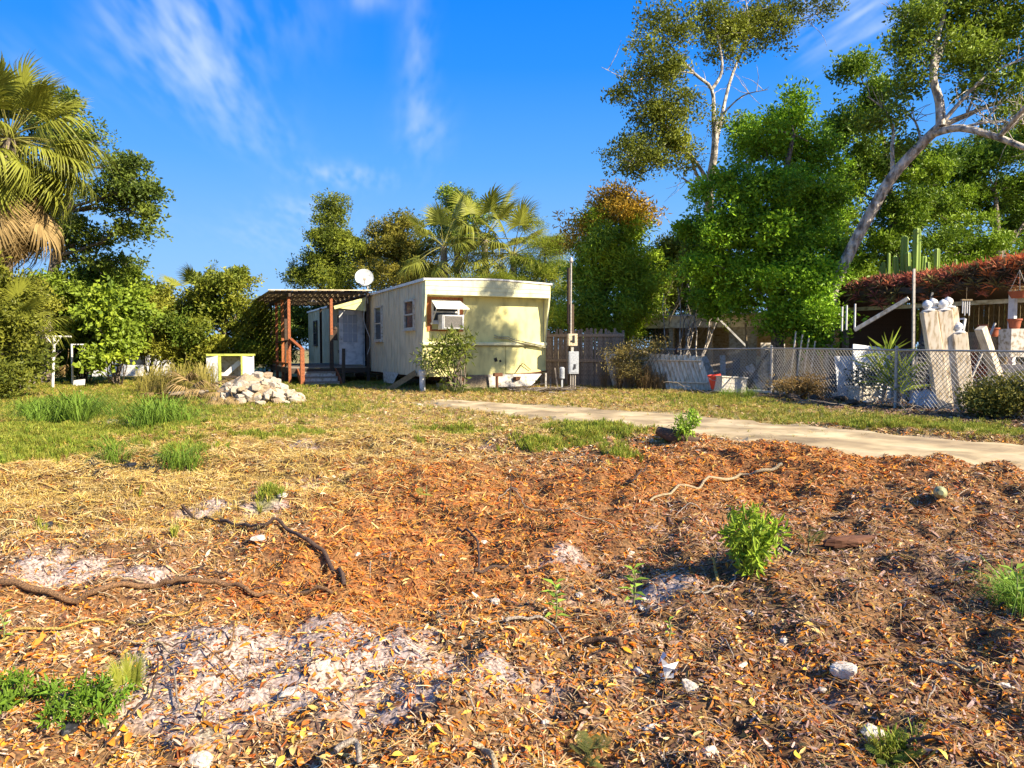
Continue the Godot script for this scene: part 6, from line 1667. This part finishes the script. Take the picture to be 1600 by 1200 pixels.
func make_foreground():
	rng.seed = 701
	var dk = Color(0.12, 0.07, 0.045); var br = Color(0.30, 0.16, 0.07); var pale = Color(0.55, 0.42, 0.25); var yel = Color(0.62, 0.42, 0.10); var gr = Color(0.40, 0.33, 0.26)
	ground_branch("forked_branch", "dark curved branch arching over the pale sandy patch", [[285, 795], [345, 820, 0.0], [400, 829, 0.01], [440, 827, 0.015], [475, 850, 0.01], [510, 880, 0.008], [538, 918, 0.0]], 0.011, 0.015, dk)
	ground_branch("long_root", "long brown root lying level across the mulch", [[-30, 925], [60, 934], [150, 932], [220, 925], [280, 918, 0.02], [350, 926, 0.01], [400, 938], [440, 940], [520, 930]], 0.021, 0.012, br)
	ground_branch("yellow_stick", "slender yellow stick curving below the long root", [[-10, 1022], [60, 993], [110, 984], [170, 980], [230, 982], [300, 955]], 0.009, 0.005, yel)
	ground_branch("pale_branch", "pale stripped branch resting on the mulch bank near the drive", [[1015, 788], [1080, 768, 0.0], [1100, 758, 0.01], [1150, 752, 0.01], [1185, 742, 0.01], [1222, 727, 0.0]], 0.010, 0.018, pale)
	ground_branch("upright_twig", "dark thin twig standing upright in the orange mulch", [[795, 800], [797, 798, 0.1], [800, 796, 0.30]], 0.008, 0.004, dk, 0.6, "twig")
	ground_branch("bent_stick", "bent brown stick beside the white stone in the mulch", [[715, 830], [742, 848, 0.015], [748, 870, 0.015], [748, 896, 0.0]], 0.010, 0.008, dk)
	ground_branch("dark_stick", "short dark stick lying under the bent brown stick", [[742, 898], [770, 893, 0.01], [802, 880]], 0.012, 0.006, dk)
	ground_branch("pale_stick", "whitish stick lying among dark leaves by the lot's street side", [[1446, 1042], [1470, 1050, 0.01], [1505, 1056], [1530, 1050]], 0.010, 0.006, pale)
	ground_branch("grey_stick", "grey stick angled at the bottom by orange leaves", [[525, 1186], [555, 1180, 0.02], [562, 1205, 0.02]], 0.013, 0.011, gr)
	ground_branch("tan_stick", "stout tan stick pointing out among leaves below the hollow", [[738, 1175], [755, 1188, 0.01], [775, 1206]], 0.012, 0.012, pale)
	ground_branch("hooked_twig", "hooked brown twig standing over bare sand", [[325, 1034], [350, 1028, 0.01], [364, 1015, 0.03], [366, 1000, 0.08]], 0.006, 0.005, br, 0.6, "twig")
	ground_branch("arched_root", "thin arched root over the shaded hollow", [[790, 978], [830, 978, 0.012], [865, 990, 0.01], [880, 1010]], 0.009, 0.006, gr, 0.6, "root")
	ground_branch("brown_stick", "brown stick half buried at the hollow's rim", [[912, 1012], [940, 1010, 0.01], [970, 1012]], 0.016, 0.013, br)
	ground_branch("small_dark_stick", "small dark stick near the top of the mulch", [[978, 758], [995, 752, 0.02], [1010, 735, 0.05]], 0.012, 0.006, dk)
	ground_branch("twig", "thin twig slanting over the charred weeds", [[165, 1175], [210, 1130, 0.03], [240, 1095, 0.03], [248, 1040, 0.02]], 0.005, 0.004, dk, 0.6, "twig")
	ground_branch("twig", "long fine twig bending across the bare sand", [[230, 1015], [270, 1025, 0.02], [330, 1035, 0.02], [380, 1075]], 0.004, 0.003, br, 0.6, "twig")
	ground_branch("twig", "forked thin twig below the sandy hollow", [[280, 1115, 0.0], [275, 1090, 0.02], [262, 1060, 0.04], [240, 1038, 0.02]], 0.005, 0.003, gr, 0.6, "twig")
	ground_branch("twig", "curved twig lying beside the bright plant's shadow", [[1085, 935], [1110, 932, 0.01], [1140, 925, 0.01], [1152, 905, 0.03]], 0.007, 0.004, gr, 0.6, "twig")
	ground_branch("twig", "short peg of wood sticking up in the shadow hollow", [[1120, 915], [1118, 905, 0.03], [1113, 890, 0.06]], 0.011, 0.007, yel, 0.6, "twig")
	ground_branch("vine_stem", "thin pale stem snaking past the upright twig", [[800, 768], [815, 785, 0.01], [825, 800, 0.01], [850, 803], [880, 800], [930, 815], [960, 828]], 0.005, 0.004, pale, 0.6, "stem")
	ground_branch("yellow_twig", "short yellow twig on the bank facing the street", [[1385, 876], [1410, 877, 0.01], [1432, 880]], 0.005, 0.004, yel, 0.6, "twig")
	rng.seed = 704
	for i in 46:      # loose sticks without a story of their own
		var u = rng.randf_range(-20, 1620); var v = 760 + 440 * pow(rng.randf(), 0.9); var an = rng.randf() * PI
		var L = rng.randf_range(25, 90) * (0.5 + (v - 700) / 500.0)
		var p1 = [u + cos(an) * L, v + sin(an) * L * 0.35]
		ground_branch("loose_twig", ("%s %s twig lying loose " % [["short", "long"][1 if L > 55 else 0], ["dark", "brown", "pale", "grey"][i % 4]]) + lies(gp(u, v)), [[u, v], [lerp(u, p1[0], 0.5) + rng.randf_range(-8, 8), lerp(v, p1[1], 0.5) - 4, 0.02], [p1[0], p1[1]]], rng.randf_range(0.003, 0.008), 0.003, [dk, br, pale, gr][i % 4], 0.6, "twig").set_meta("group", "loose twigs on the litter")
	# old log with a weed on the drive edge
	var lo = gp(1040, 693)
	var g = Geo.new(); g.tube([Vector3(-0.10, 0.16, -0.05), Vector3(0.05, 0.10, 0), Vector3(0.25, 0.06, 0.02), Vector3(0.42, 0.02, 0.05)], [0.05, 0.085, 0.08, 0.05], 9, dk * 1.6)
	single("old_log", g, M.wood_plain, "short dark log at the edge of the drive", "log", lo)
	var bsl = rock(705, 5, Vector3(0.22, 0.05, 0.10), 0.05)
	var bo = single("bark_slab", bsl, M.rust, "reddish-brown slab half buried in the hollow of the bank", "bark slab", gp(1335, 852)); bo.position.y += 0.02; bo.rotation.y = 0.25
	# stones
	for q in [[757, 848, 0.035, "rounded white stone beside the bent stick"], [986, 866, 0.034, "white stone uphill of the leafy seedling"], [775, 942, 0.032, "cream stone at the lip of the shaded hollow"], [456, 1086, 0.050, "flat white stone on the bare sand"], [1078, 1074, 0.048, "large angular pale stone beside white plastic scrap"], [997, 1048, 0.026, "small shaded white stone near the hollow"], [1004, 952, 0.035, "white stone beside the wide-leaved seedling"], [905, 930, 0.03, "grey-white stone downhill of the seedling stem"], [855, 1135, 0.030, "grey flat stone among leaves at the bottom"], [1020, 1142, 0.034, "white hollow shell-like stone near the bottom"], [1110, 1180, 0.05, "pale wedge stone at the bottom of the bank"], [1318, 1050, 0.055, "mottled grey stone on the shaded bank"], [1368, 1148, 0.05, "elongated white stone by the low green weeds"], [440, 776, 0.05, "white stone lying in straw-coloured grass"], [560, 866, 0.025, "small white stone in the orange mulch"], [405, 842, 0.05, "low white stone under the dark branch"], [150, 985, 0.03, "white scrap stone above the yellow stick"], [315, 1192, 0.05, "broken white stone at the very bottom"], [1225, 1002, 0.028, "white stone chip on the dark bank"], [1172, 958, 0.025, "curved white chip right of the seedlings"], [1160, 1040, 0.025, "small white cube stone near large pale stone"], [690, 868, 0.02, "tiny white pebble left of the bent stick"], [865, 868, 0.022, "pale pebble between the two white stones"], [825, 887, 0.026, "cream pebble on the bare soil"], [1285, 1080, 0.026, "white pebble below the mottled stone"], [1005, 938, 0.02, "white pebble touching the seedling"], [655, 635, 0.10, "pale round stone in grass by the mobile home"], [520, 745, 0.035, "bluish scrap of stone in straw"], [1570, 1072, 0.03, "pale pebble at the street edge"], [1030, 892, 0.022, "tan pebble above the shadow hollow"], [505, 1040, 0.035, "square tan block of wood on the sand"]]:
		var st = rock(int(q[0]) + int(q[1]), 7, Vector3(1.25, 0.55, 0.9), 0.06)
		var o = part("stone", st, M.white_stone)
		var p = gp(q[0], q[1])
		o.transform = Transform3D(Basis(Vector3.UP, rng.randf() * TAU).scaled(Vector3.ONE * q[2]), p + Vector3(0, q[2] * 0.12, 0))
		tag(o, q[3], "stone", "pale stones on the lot")
	var ps = Geo.new()
	for i in 7:
		var a = Vector3(rng.randf_range(-0.07, 0.07), rng.randf_range(0, 0.05), rng.randf_range(-0.05, 0.05)); ps.tri(a, a + rand_dir() * 0.07, a + rand_dir() * 0.07)
	single("plastic_scrap", ps, M.white, "crumpled white plastic scrap above the large pale stone", "plastic scrap", gp(1048, 1058) + Vector3(0, 0.02, 0))
	var bt = Geo.new(); bt.lathe(Vector3.ZERO, [Vector2(0.0, 0.0), Vector2(0.045, 0.0), Vector2(0.05, 0.02), Vector2(0.05, 0.17), Vector2(0.025, 0.22), Vector2(0.02, 0.25), Vector2(0.0, 0.25)], 14, Color(0.55, 0.60, 0.35), Basis(Vector3(1, 0, 0), 1.4) * Basis(Vector3(0, 0, 1), 0.5))
	single("old_bottle", bt, M.tub, "greenish-white old bottle lying on the bank", "bottle", gp(1468, 778) + Vector3(0, 0.05, 0))
	# charred scraps
	for q in [[235, 735, 0.10, "black charred scrap under the upright grass clump"], [205, 728, 0.08, "black charred scrap left of the upright grass clump"], [90, 1095, 0.05, "blackened lump under the ferny weeds"], [70, 825, 0.09, "dark weathered lump in the straw"], [110, 1140, 0.05, "charred lump below the ferny weeds"]]:
		var st = rock(int(q[0]) * 3, 8, Vector3(1.3, 0.4, 0.9), 0.1)
		var o = part("charred_scrap", st, M.black)
		o.transform = Transform3D(Basis(Vector3.UP, rng.randf() * TAU).scaled(Vector3.ONE * q[2]), gp(q[0], q[1]) + Vector3(0, q[2] * 0.15, 0))
		tag(o, q[3], "debris", "charred scraps")
	for i in 14:
		var cu = rng.randf_range(140, 265); var cv = rng.randf_range(716, 742); var ca = rng.randf() * PI
		ground_branch("charred_twig", "charred black twig in the burnt scraps by the upright grass clump", [[cu, cv, 0.0], [cu + cos(ca) * 14, cv + sin(ca) * 5, 0.03], [cu + cos(ca) * 30, cv + sin(ca) * 9]], rng.randf_range(0.006, 0.013), 0.005, Color(0.05, 0.04, 0.035), 0.6, "twig").set_meta("group", "charred twigs")
	# green plants
	fern_plant("small feathery plant right of the bright green one", gp(1262, 868), 0.42, 9, Color(0.15, 0.20, 0.03), 0.7)
	leafy_weed("ferny low weed patch over blackened scraps", gp(140, 1108), 0.19, 0.06, 80, Color(0.13, 0.23, 0.02))
	leafy_weed("ferny low weed at the frame's edge beside the blackened scraps", gp(12, 1108), 0.13, 0.07, 50, Color(0.13, 0.22, 0.02))
	fern_plant("low green weeds by the elongated white stone", gp(1400, 1195), 0.26, 14, Color(0.15, 0.20, 0.03), 0.5)
	fern_plant("yellowish sprig in the orange mulch", gp(665, 790), 0.40, 6, Color(0.24, 0.24, 0.04), 0.8)
	fern_plant("olive weed tuft at the bottom below the pale stones", gp(920, 1190), 0.30, 12, Color(0.14, 0.15, 0.04), 0.5)
	var pf = thing("palm_seedling", "tiny fan palm seedling with upright pleated leaves", "plant", gp(200, 1102))
	for i in 3:
		var o = part("leaf", T.fronds_up[i % 2], M.leaf, pf)
		o.transform = Transform3D(Basis(Vector3.UP, 1.2 + i * 0.9) * Basis(Vector3(0, 0, 1), 1.35).scaled(Vector3(0.13, 0.13, 0.09)), Vector3(0, -0.04, 0))
	for q in [[990, 950, 0.24, "leafy seedling with wide pale-green leaves"], [868, 975, 0.22, "slender seedling with few oval leaves"], [1585, 965, 0.26, "leafy weed at the street edge of the bank"], [5, 1005, 0.15, "small sprout at the end of the yellow stick"], [1045, 1000, 0.1, "single sprout near the pale stones"]]:
		var sd = thing("seedling", q[3], "plant", gp(q[0], q[1]))
		var st = Geo.new(); st.tube([Vector3.ZERO, Vector3(0.01, q[2] * 0.5, 0), Vector3(0.0, q[2], 0.01)], [0.004, 0.004, 0.003], 5, Color(0.2, 0.22, 0.08)); part("stem", st, M.plain, sd)
		var n = 30 if q[2] > 0.4 else (14 if q[2] > 0.15 else 6)
		for i in n:
			var lg = Geo.new(); var t = (i + 1.0) / n; var an = i * 2.4
			var dv = Vector3(cos(an), 0.5 * t + 0.1, sin(an)).normalized()
			leaf_geo(lg, Vector3(0, q[2] * (0.15 + 0.85 * t), 0), dv, dv.cross(Vector3.UP).normalized(), q[2] * rng.randf_range(0.28, 0.42), q[2] * 0.16, 0.2, Color(0.24, 0.36, 0.05) * rng.randf_range(0.6, 1.3), 0.2)
			part("leaf", lg, M.soft_leaf, sd)
	leafy_weed("round leafy weed growing beside the old log", gp(1073, 692), 0.17, 0.22, 46, Color(0.28, 0.42, 0.04))
	leafy_weed("bright green ragged-leaved plant casting a shadow on the bank", gp(1172, 900), 0.165, 0.22, 95, Color(0.27, 0.38, 0.03))
	for q in [[1590, 945, 0.35], [1605, 955, 0.4], [1575, 950, 0.25]]:
		grass_clump("green grass clump at the street edge of the bank", gp(q[0], q[1]), T.long_grass, q[2], Color(0.15, 0.26, 0.03), 2, 0.08, "grass at the street edge")

func lies(p: Vector3) -> String:
	var k = zone(p.x, p.z)
	if k.g > 0.5: return "on bare pale sand"
	if p.z > -3.2: return "in the leaf litter along the lot's nearest edge"
	if k.b > 0.55: return "in the orange mulch of the middle lot"
	if p.x > 0.6: return "on the dark bark bank towards the drive"
	return "in the straw-coloured litter"

func fern_plant(label: String, p: Vector3, s: float, n: int, col: Color, upright: float):
	var o = thing("feathery_plant", label, "plant", p)
	var stems = 1 if upright < 0.6 else 5
	for i in n:
		var f = part("frond", T.fern_frond, tint(col, i), o)
		var k = i % stems
		var a = k * 2.39996 + 0.6
		var hgt = s * 0.46 * upright * pow((i / stems + 1.0) / (n / stems + 1.0), 0.8)
		var out = Vector3(cos(a), 0, sin(a)) * (0.10 * s * (0.4 + hgt / (0.46 * s))) if stems > 1 else Vector3(rng.randf_range(-0.16, 0.16) * s, 0.0, rng.randf_range(-0.16, 0.16) * s)
		if stems == 1: hgt = rng.randf_range(0.0, 0.2) * s
		f.transform = Transform3D(Basis(Vector3.UP, i * 2.39996 + rng.randf_range(-0.5, 0.5)) * Basis(Vector3(0, 0, 1), rng.randf_range(-0.35, 0.45)) * Basis(Vector3(1, 0, 0), rng.randf_range(-0.4, 0.4)), out + Vector3(0, hgt, 0)).scaled_local(Vector3.ONE * s * rng.randf_range(0.38, 0.66))
	if upright > 0.6:
		var g = Geo.new(); g.tube([Vector3(0, -0.02, 0), Vector3(0.01, s * 0.45, 0)], [0.006 * s + 0.003, 0.004], 5, Color(0.2, 0.2, 0.07)); part("stem", g, M.plain, o)
	return o

func leafy_weed(label: String, p: Vector3, r: float, h: float, n: int, col: Color):
	var o = thing("leafy_weed", label, "plant", p)
	if not T.has("ragged"): T.ragged = spray(11, 0.085, 0.026, 0.045, 160, 0.9)
	var keep = 0
	for i in 5:
		var g = Geo.new(); var a = i * 1.3
		limb(g, Vector3.ZERO, Vector3(cos(a) * r * 0.6, h * rng.randf_range(0.9, 1.5), sin(a) * r * 0.6), 0.006, 0.003, 0.08, 5)
		part("stem", g, M.cactus, o)
	var fine = 0.5 if h < 0.1 else 0.85
	for i in n:
		var q = rand_dir() * pow(rng.randf(), 0.4)
		var y = h + q.y * h * 0.92
		var w = r * (1.05 if y > h * 0.7 else 0.75) * (1.0 + 0.35 * nz.get_noise_3dv(q * 2.0 + p))
		var f = part("leaf_cluster", T.ragged, tint(col, i), o)
		f.transform = Transform3D(Basis.from_euler(Vector3(rng.randf_range(-0.5, 0.5), rng.randf() * TAU, rng.randf_range(-0.5, 0.5))).scaled(Vector3.ONE * rng.randf_range(0.55, 1.1) * fine), Vector3(q.x * w, y, q.z * w))
	return o

func tint(col: Color, i: int):
	var key = "tint_%s_%d" % [col.to_html(), i % 3]
	if not M.has(key):
		var m = leaf_mat(0.6, 0.55)
		var k = [0.8, 1.0, 1.25][i % 3]
		m.albedo_color = lin(col.r * k, col.g * k, col.b * k)
		M[key] = m
	return M[key]

# ---------------------------------------------------------------- litter
func place(x: float, z: float, s: Vector3, tilt: float, lift: float) -> Transform3D:
	var b = Basis.from_euler(Vector3(rng.randf_range(-tilt, tilt), rng.randf() * TAU, rng.randf_range(-tilt, tilt)))
	return Transform3D(b.scaled_local(s), Vector3(x, gh(x, z) + lift, z))

func make_litter():
	rng.seed = 801
	# meshes of unit length
	var chip = Geo.new()
	chip.quad(Vector3(-0.5, 0, -0.1), Vector3(-0.5, 0.0, 0.12), Vector3(0.05, 0.07, 0.17), Vector3(0.02, 0.05, -0.14)); chip.quad(Vector3(0.02, 0.05, -0.14), Vector3(0.05, 0.07, 0.17), Vector3(0.5, 0.0, 0.05), Vector3(0.45, 0.02, -0.12))
	var lf = Geo.new()
	for s in [-1.0, 1.0]:
		var pts = [Vector3(-0.5, 0, 0), Vector3(-0.15, 0.10, 0.20 * s), Vector3(0.2, 0.13, 0.17 * s), Vector3(0.5, 0.05, 0)]
		lf.tri(pts[0], pts[1], Vector3(0, 0.02, 0)); lf.tri(pts[1], pts[2], Vector3(0, 0.02, 0)); lf.tri(pts[2], pts[3], Vector3(0, 0.02, 0))
	var strw = Geo.new()
	strw.quad(Vector3(-0.5, 0, -0.02), Vector3(-0.5, 0, 0.02), Vector3(0, 0.06, 0.025), Vector3(0, 0.06, -0.025)); strw.quad(Vector3(0, 0.06, -0.025), Vector3(0, 0.06, 0.025), Vector3(0.5, 0.0, 0.01), Vector3(0.5, 0.0, -0.01))
	var X = [[], [], [], [], []]; var C = [[], [], [], [], []]      # chips, leaves, straws, green tufts, straw tufts
	var pal_o = [Color(0.58, 0.19, 0.03), Color(0.46, 0.125, 0.028), Color(0.64, 0.28, 0.06), Color(0.30, 0.085, 0.03), Color(0.50, 0.22, 0.09)]
	var pal_b = [Color(0.34, 0.17, 0.07), Color(0.20, 0.09, 0.05), Color(0.50, 0.31, 0.14), Color(0.11, 0.055, 0.035), Color(0.60, 0.44, 0.28), Color(0.46, 0.26, 0.15), Color(0.08, 0.045, 0.035), Color(0.68, 0.54, 0.38), Color(0.62, 0.48, 0.34), Color(0.50, 0.34, 0.22)]
	var pal_y = [Color(0.62, 0.42, 0.10), Color(0.52, 0.34, 0.10), Color(0.68, 0.52, 0.22)]
	for i in 340000:
		var d = lerp(1.9, 11.5, pow(rng.randf(), 1.1))
		var x = rng.randf_range(-1, 1) * (0.80 * d + 0.5)
		var z = -d
		var k = zone(x, z)
		if k.a > 0.3 and rng.randf() > 0.05 + 0.5 * pow(1.0 - k.a, 1.5): continue
		var grow = lerp(0.85, 1.7, (d - 2.0) / 9.0)
		var r = rng.randf()
		if r > 1.0 - k.g * 0.62:
			if rng.randf() < 0.45: continue
			# bare sand keeps only fine dark and pale crumbs
			var Ls = rng.randf_range(0.008, 0.030) * grow
			X[0].append(place(x, z, Vector3(Ls, Ls, Ls * rng.randf_range(0.4, 1.0)), 0.6, 0.002)); C[0].append((Color(0.16, 0.10, 0.06) if rng.randf() < 0.55 else Color(0.66, 0.54, 0.42)) * rng.randf_range(0.6, 1.2))
			continue
		if k.r > 0.35 and rng.randf() < k.r * 0.75:
			if rng.randf() < 0.55:
				X[3].append(place(x, z, Vector3.ONE * rng.randf_range(0.5, 1.0), 0.2, -0.005)); C[3].append(Color(0.17, 0.26, 0.02).lerp(Color(0.40, 0.38, 0.06), rng.randf()) * rng.randf_range(0.7, 1.3))
			continue
		var warm = rng.randf() < k.b
		# the straw-coloured upper left and the dark bark towards the street
		var straw = smoothstep(1.0, -3.0, x) * smoothstep(4.5, 7.0, d) * (1.0 - k.b * 0.8)
		if rng.randf() < straw * 0.85:
			if rng.randf() < 0.30:
				X[4].append(place(x, z, Vector3.ONE * rng.randf_range(0.5, 1.0), 0.5, -0.01)); C[4].append(pal_y[rng.randi() % 3] * rng.randf_range(0.6, 1.1))
			else:
				X[2].append(place(x, z, Vector3.ONE * rng.randf_range(0.06, 0.16) * grow, 0.5, 0.012)); C[2].append(pal_y[rng.randi() % 3] * rng.randf_range(0.6, 1.15))
			continue
		var t = rng.randf()
		var col = (pal_o[rng.randi() % 5] if warm else pal_b[rng.randi() % 10]) * rng.randf_range(0.6, 1.25) * lerp(1.0, 0.72, smoothstep(-0.5, 1.5, x) * smoothstep(6.5, 4.5, d))
		if d < 3.7 and t > 0.5 and rng.randf() < 0.4: t = 0.7
		if x > -0.3 and d < 7.0:      # older, darker bark here
			var old = smoothstep(-0.3, 1.4, x) * smoothstep(7.0, 5.0, d)
			col = Color(col.r * lerp(1.0, 0.86, old), col.g * lerp(1.0, 0.78, old), col.b * lerp(1.0, 0.95, old))
		if t < 0.64:
			var L = rng.randf_range(0.014, 0.05) * grow
			if rng.randf() < 0.04: L *= 1.7
			X[0].append(place(x, z, Vector3(L, L, L * rng.randf_range(0.3, 0.95)), 0.8, rng.randf_range(0.0, 0.012))); C[0].append(col)
		elif t < 0.76:
			var L = rng.randf_range(0.02, 0.055) * grow
			if rng.randf() < 0.20: col = pal_y[rng.randi() % 3] * rng.randf_range(0.8, 1.2)
			elif rng.randf() < 0.5: col = Color(0.66, 0.26, 0.03) * rng.randf_range(0.7, 1.2)
			if d < 3.7: L *= rng.randf_range(0.9, 1.3)
			X[1].append(place(x, z, Vector3(L, L * rng.randf_range(0.4, 2.2), L * rng.randf_range(0.5, 1.0)), 0.75, 0.004)); C[1].append(col)
		else:
			var L = rng.randf_range(0.04, 0.12) * grow
			X[2].append(place(x, z, Vector3(L, L, L * rng.randf_range(0.5, 1.0)), 0.4, 0.014)); C[2].append(col.lerp(pal_y[rng.randi() % 3], 0.35))
	# farther lawn
	for i in 90000:
		var d = lerp(9.5, 30.0, pow(rng.randf(), 1.3))
		var x = rng.randf_range(-1, 1) * (0.80 * d + 0.5)
		var z = -d
		var k = zone(x, z)
		if k.a > 0.3 and rng.randf() > 0.04 + 0.5 * pow(1.0 - k.a, 1.5): continue
		if k.g > 0.6 and rng.randf() < 0.6: continue
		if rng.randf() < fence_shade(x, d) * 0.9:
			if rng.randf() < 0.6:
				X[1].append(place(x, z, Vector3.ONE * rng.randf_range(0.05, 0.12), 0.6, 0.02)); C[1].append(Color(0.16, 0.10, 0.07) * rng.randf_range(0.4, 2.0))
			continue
		var grow = lerp(1.0, 1.6, (d - 9.0) / 20.0)
		if rng.randf() < 0.10 + k.r * 0.7:
			X[3].append(place(x, z, Vector3(1, rng.randf_range(0.4, 0.8), 1) * grow, 0.2, -0.01)); C[3].append(Color(0.19, 0.25, 0.025).lerp(Color(0.50, 0.40, 0.08), clamp(rng.randf() * 1.2 - k.r * 0.3, 0, 1)) * rng.randf_range(0.7, 1.2))
		elif rng.randf() < 0.6:
			X[4].append(place(x, z, Vector3.ONE * rng.randf_range(0.5, 1.0) * grow, 0.4, -0.01)); C[4].append(pal_y[rng.randi() % 3] * rng.randf_range(0.5, 1.05))
		else:
			X[1].append(place(x, z, Vector3.ONE * rng.randf_range(0.05, 0.09) * grow, 0.5, 0.015)); C[1].append(pal_b[rng.randi() % 5])
	var defs = [["bark_mulch", chip, M.litter, "shredded orange and brown bark mulch spread over the lot", "mulch"], ["leaf_litter", lf, M.litter, "small dry fallen leaves scattered over the mulch", "leaf litter"], ["straw_litter", strw, M.litter, "loose straw and needle-thin stems lying on the ground", "straw"], ["green_grass", T.grass, M.soft_leaf, "short green grass in patches across the lot", "grass"], ["dry_grass", T.straw, M.litter, "short straw-coloured dry grass across the lot", "dry grass"]]
	for i in 5:
		var q = defs[i]
		var mesh = q[1] if q[1] is Mesh else q[1].mesh()
		var o = copies(q[0], mesh, q[2], X[i], C[i])
		tag(o, q[3], q[4], "", "stuff")
		print(q[0], " ", X[i].size())
	# the largest fallen leaves, one by one
	var big = []
	for kk in 3:
		var g = Geo.new()
		rng.seed = 820 + kk
		for s in [-1.0, 1.0]:
			var prev = Vector3(-0.5, 0, 0); var cp = Vector3(-0.5, 0, 0)
			for j in range(1, 7):
				var t = j / 6.0
				var w = 0.22 * sin(pow(t, 0.8) * PI) * rng.randf_range(0.9, 1.1)
				var c = Vector3(t - 0.5, 0.12 * sin(t * PI) * (kk - 0.5), 0.0)
				var e = c + Vector3(0, 0.09 + 0.05 * kk, s) * w
				if s > 0: g.quad(cp, prev, e, c)
				else: g.quad(cp, c, e, prev)
				prev = e; cp = c
		g.tube([Vector3(-0.5, 0, 0), Vector3(-0.72, 0.03, 0.03)], [0.012, 0.008], 4)
		big.append(g.mesh())
	rng.seed = 830
	var lm = []
	for c in [Color(0.70, 0.30, 0.02), Color(0.66, 0.20, 0.02), Color(0.72, 0.45, 0.06), Color(0.60, 0.42, 0.14), Color(0.45, 0.14, 0.03), Color(0.74, 0.52, 0.10)]:
		var m = leaf_mat(0.3, 0.6); m.albedo_color = lin(c.r, c.g, c.b); lm.append(m)
	var cn = ["orange", "red-orange", "golden", "tan", "rust-brown", "yellow"]
	for i in 190:
		var v = 820 + 385 * pow(rng.randf(), 0.75); var u = rng.randf_range(-20, 1620)
		if rng.randf() < 0.45: u = lerp(-20.0, 900.0, rng.randf()); v = rng.randf_range(1080, 1205)
		var p = gp(u, v); var ci = rng.randi() % 6
		var L = rng.randf_range(0.032, 0.062)
		var o = part("fallen_leaf", big[i % 3], lm[ci])
		o.transform = Transform3D(Basis.from_euler(Vector3(rng.randf_range(-0.5, 0.5), rng.randf() * TAU, rng.randf_range(-0.5, 0.5))).scaled_local(Vector3.ONE * L), p + Vector3(0, 0.016, 0))
		tag(o, ("%s fallen leaf lying " % cn[ci]) + lies(p), "fallen leaf", "large fallen leaves")
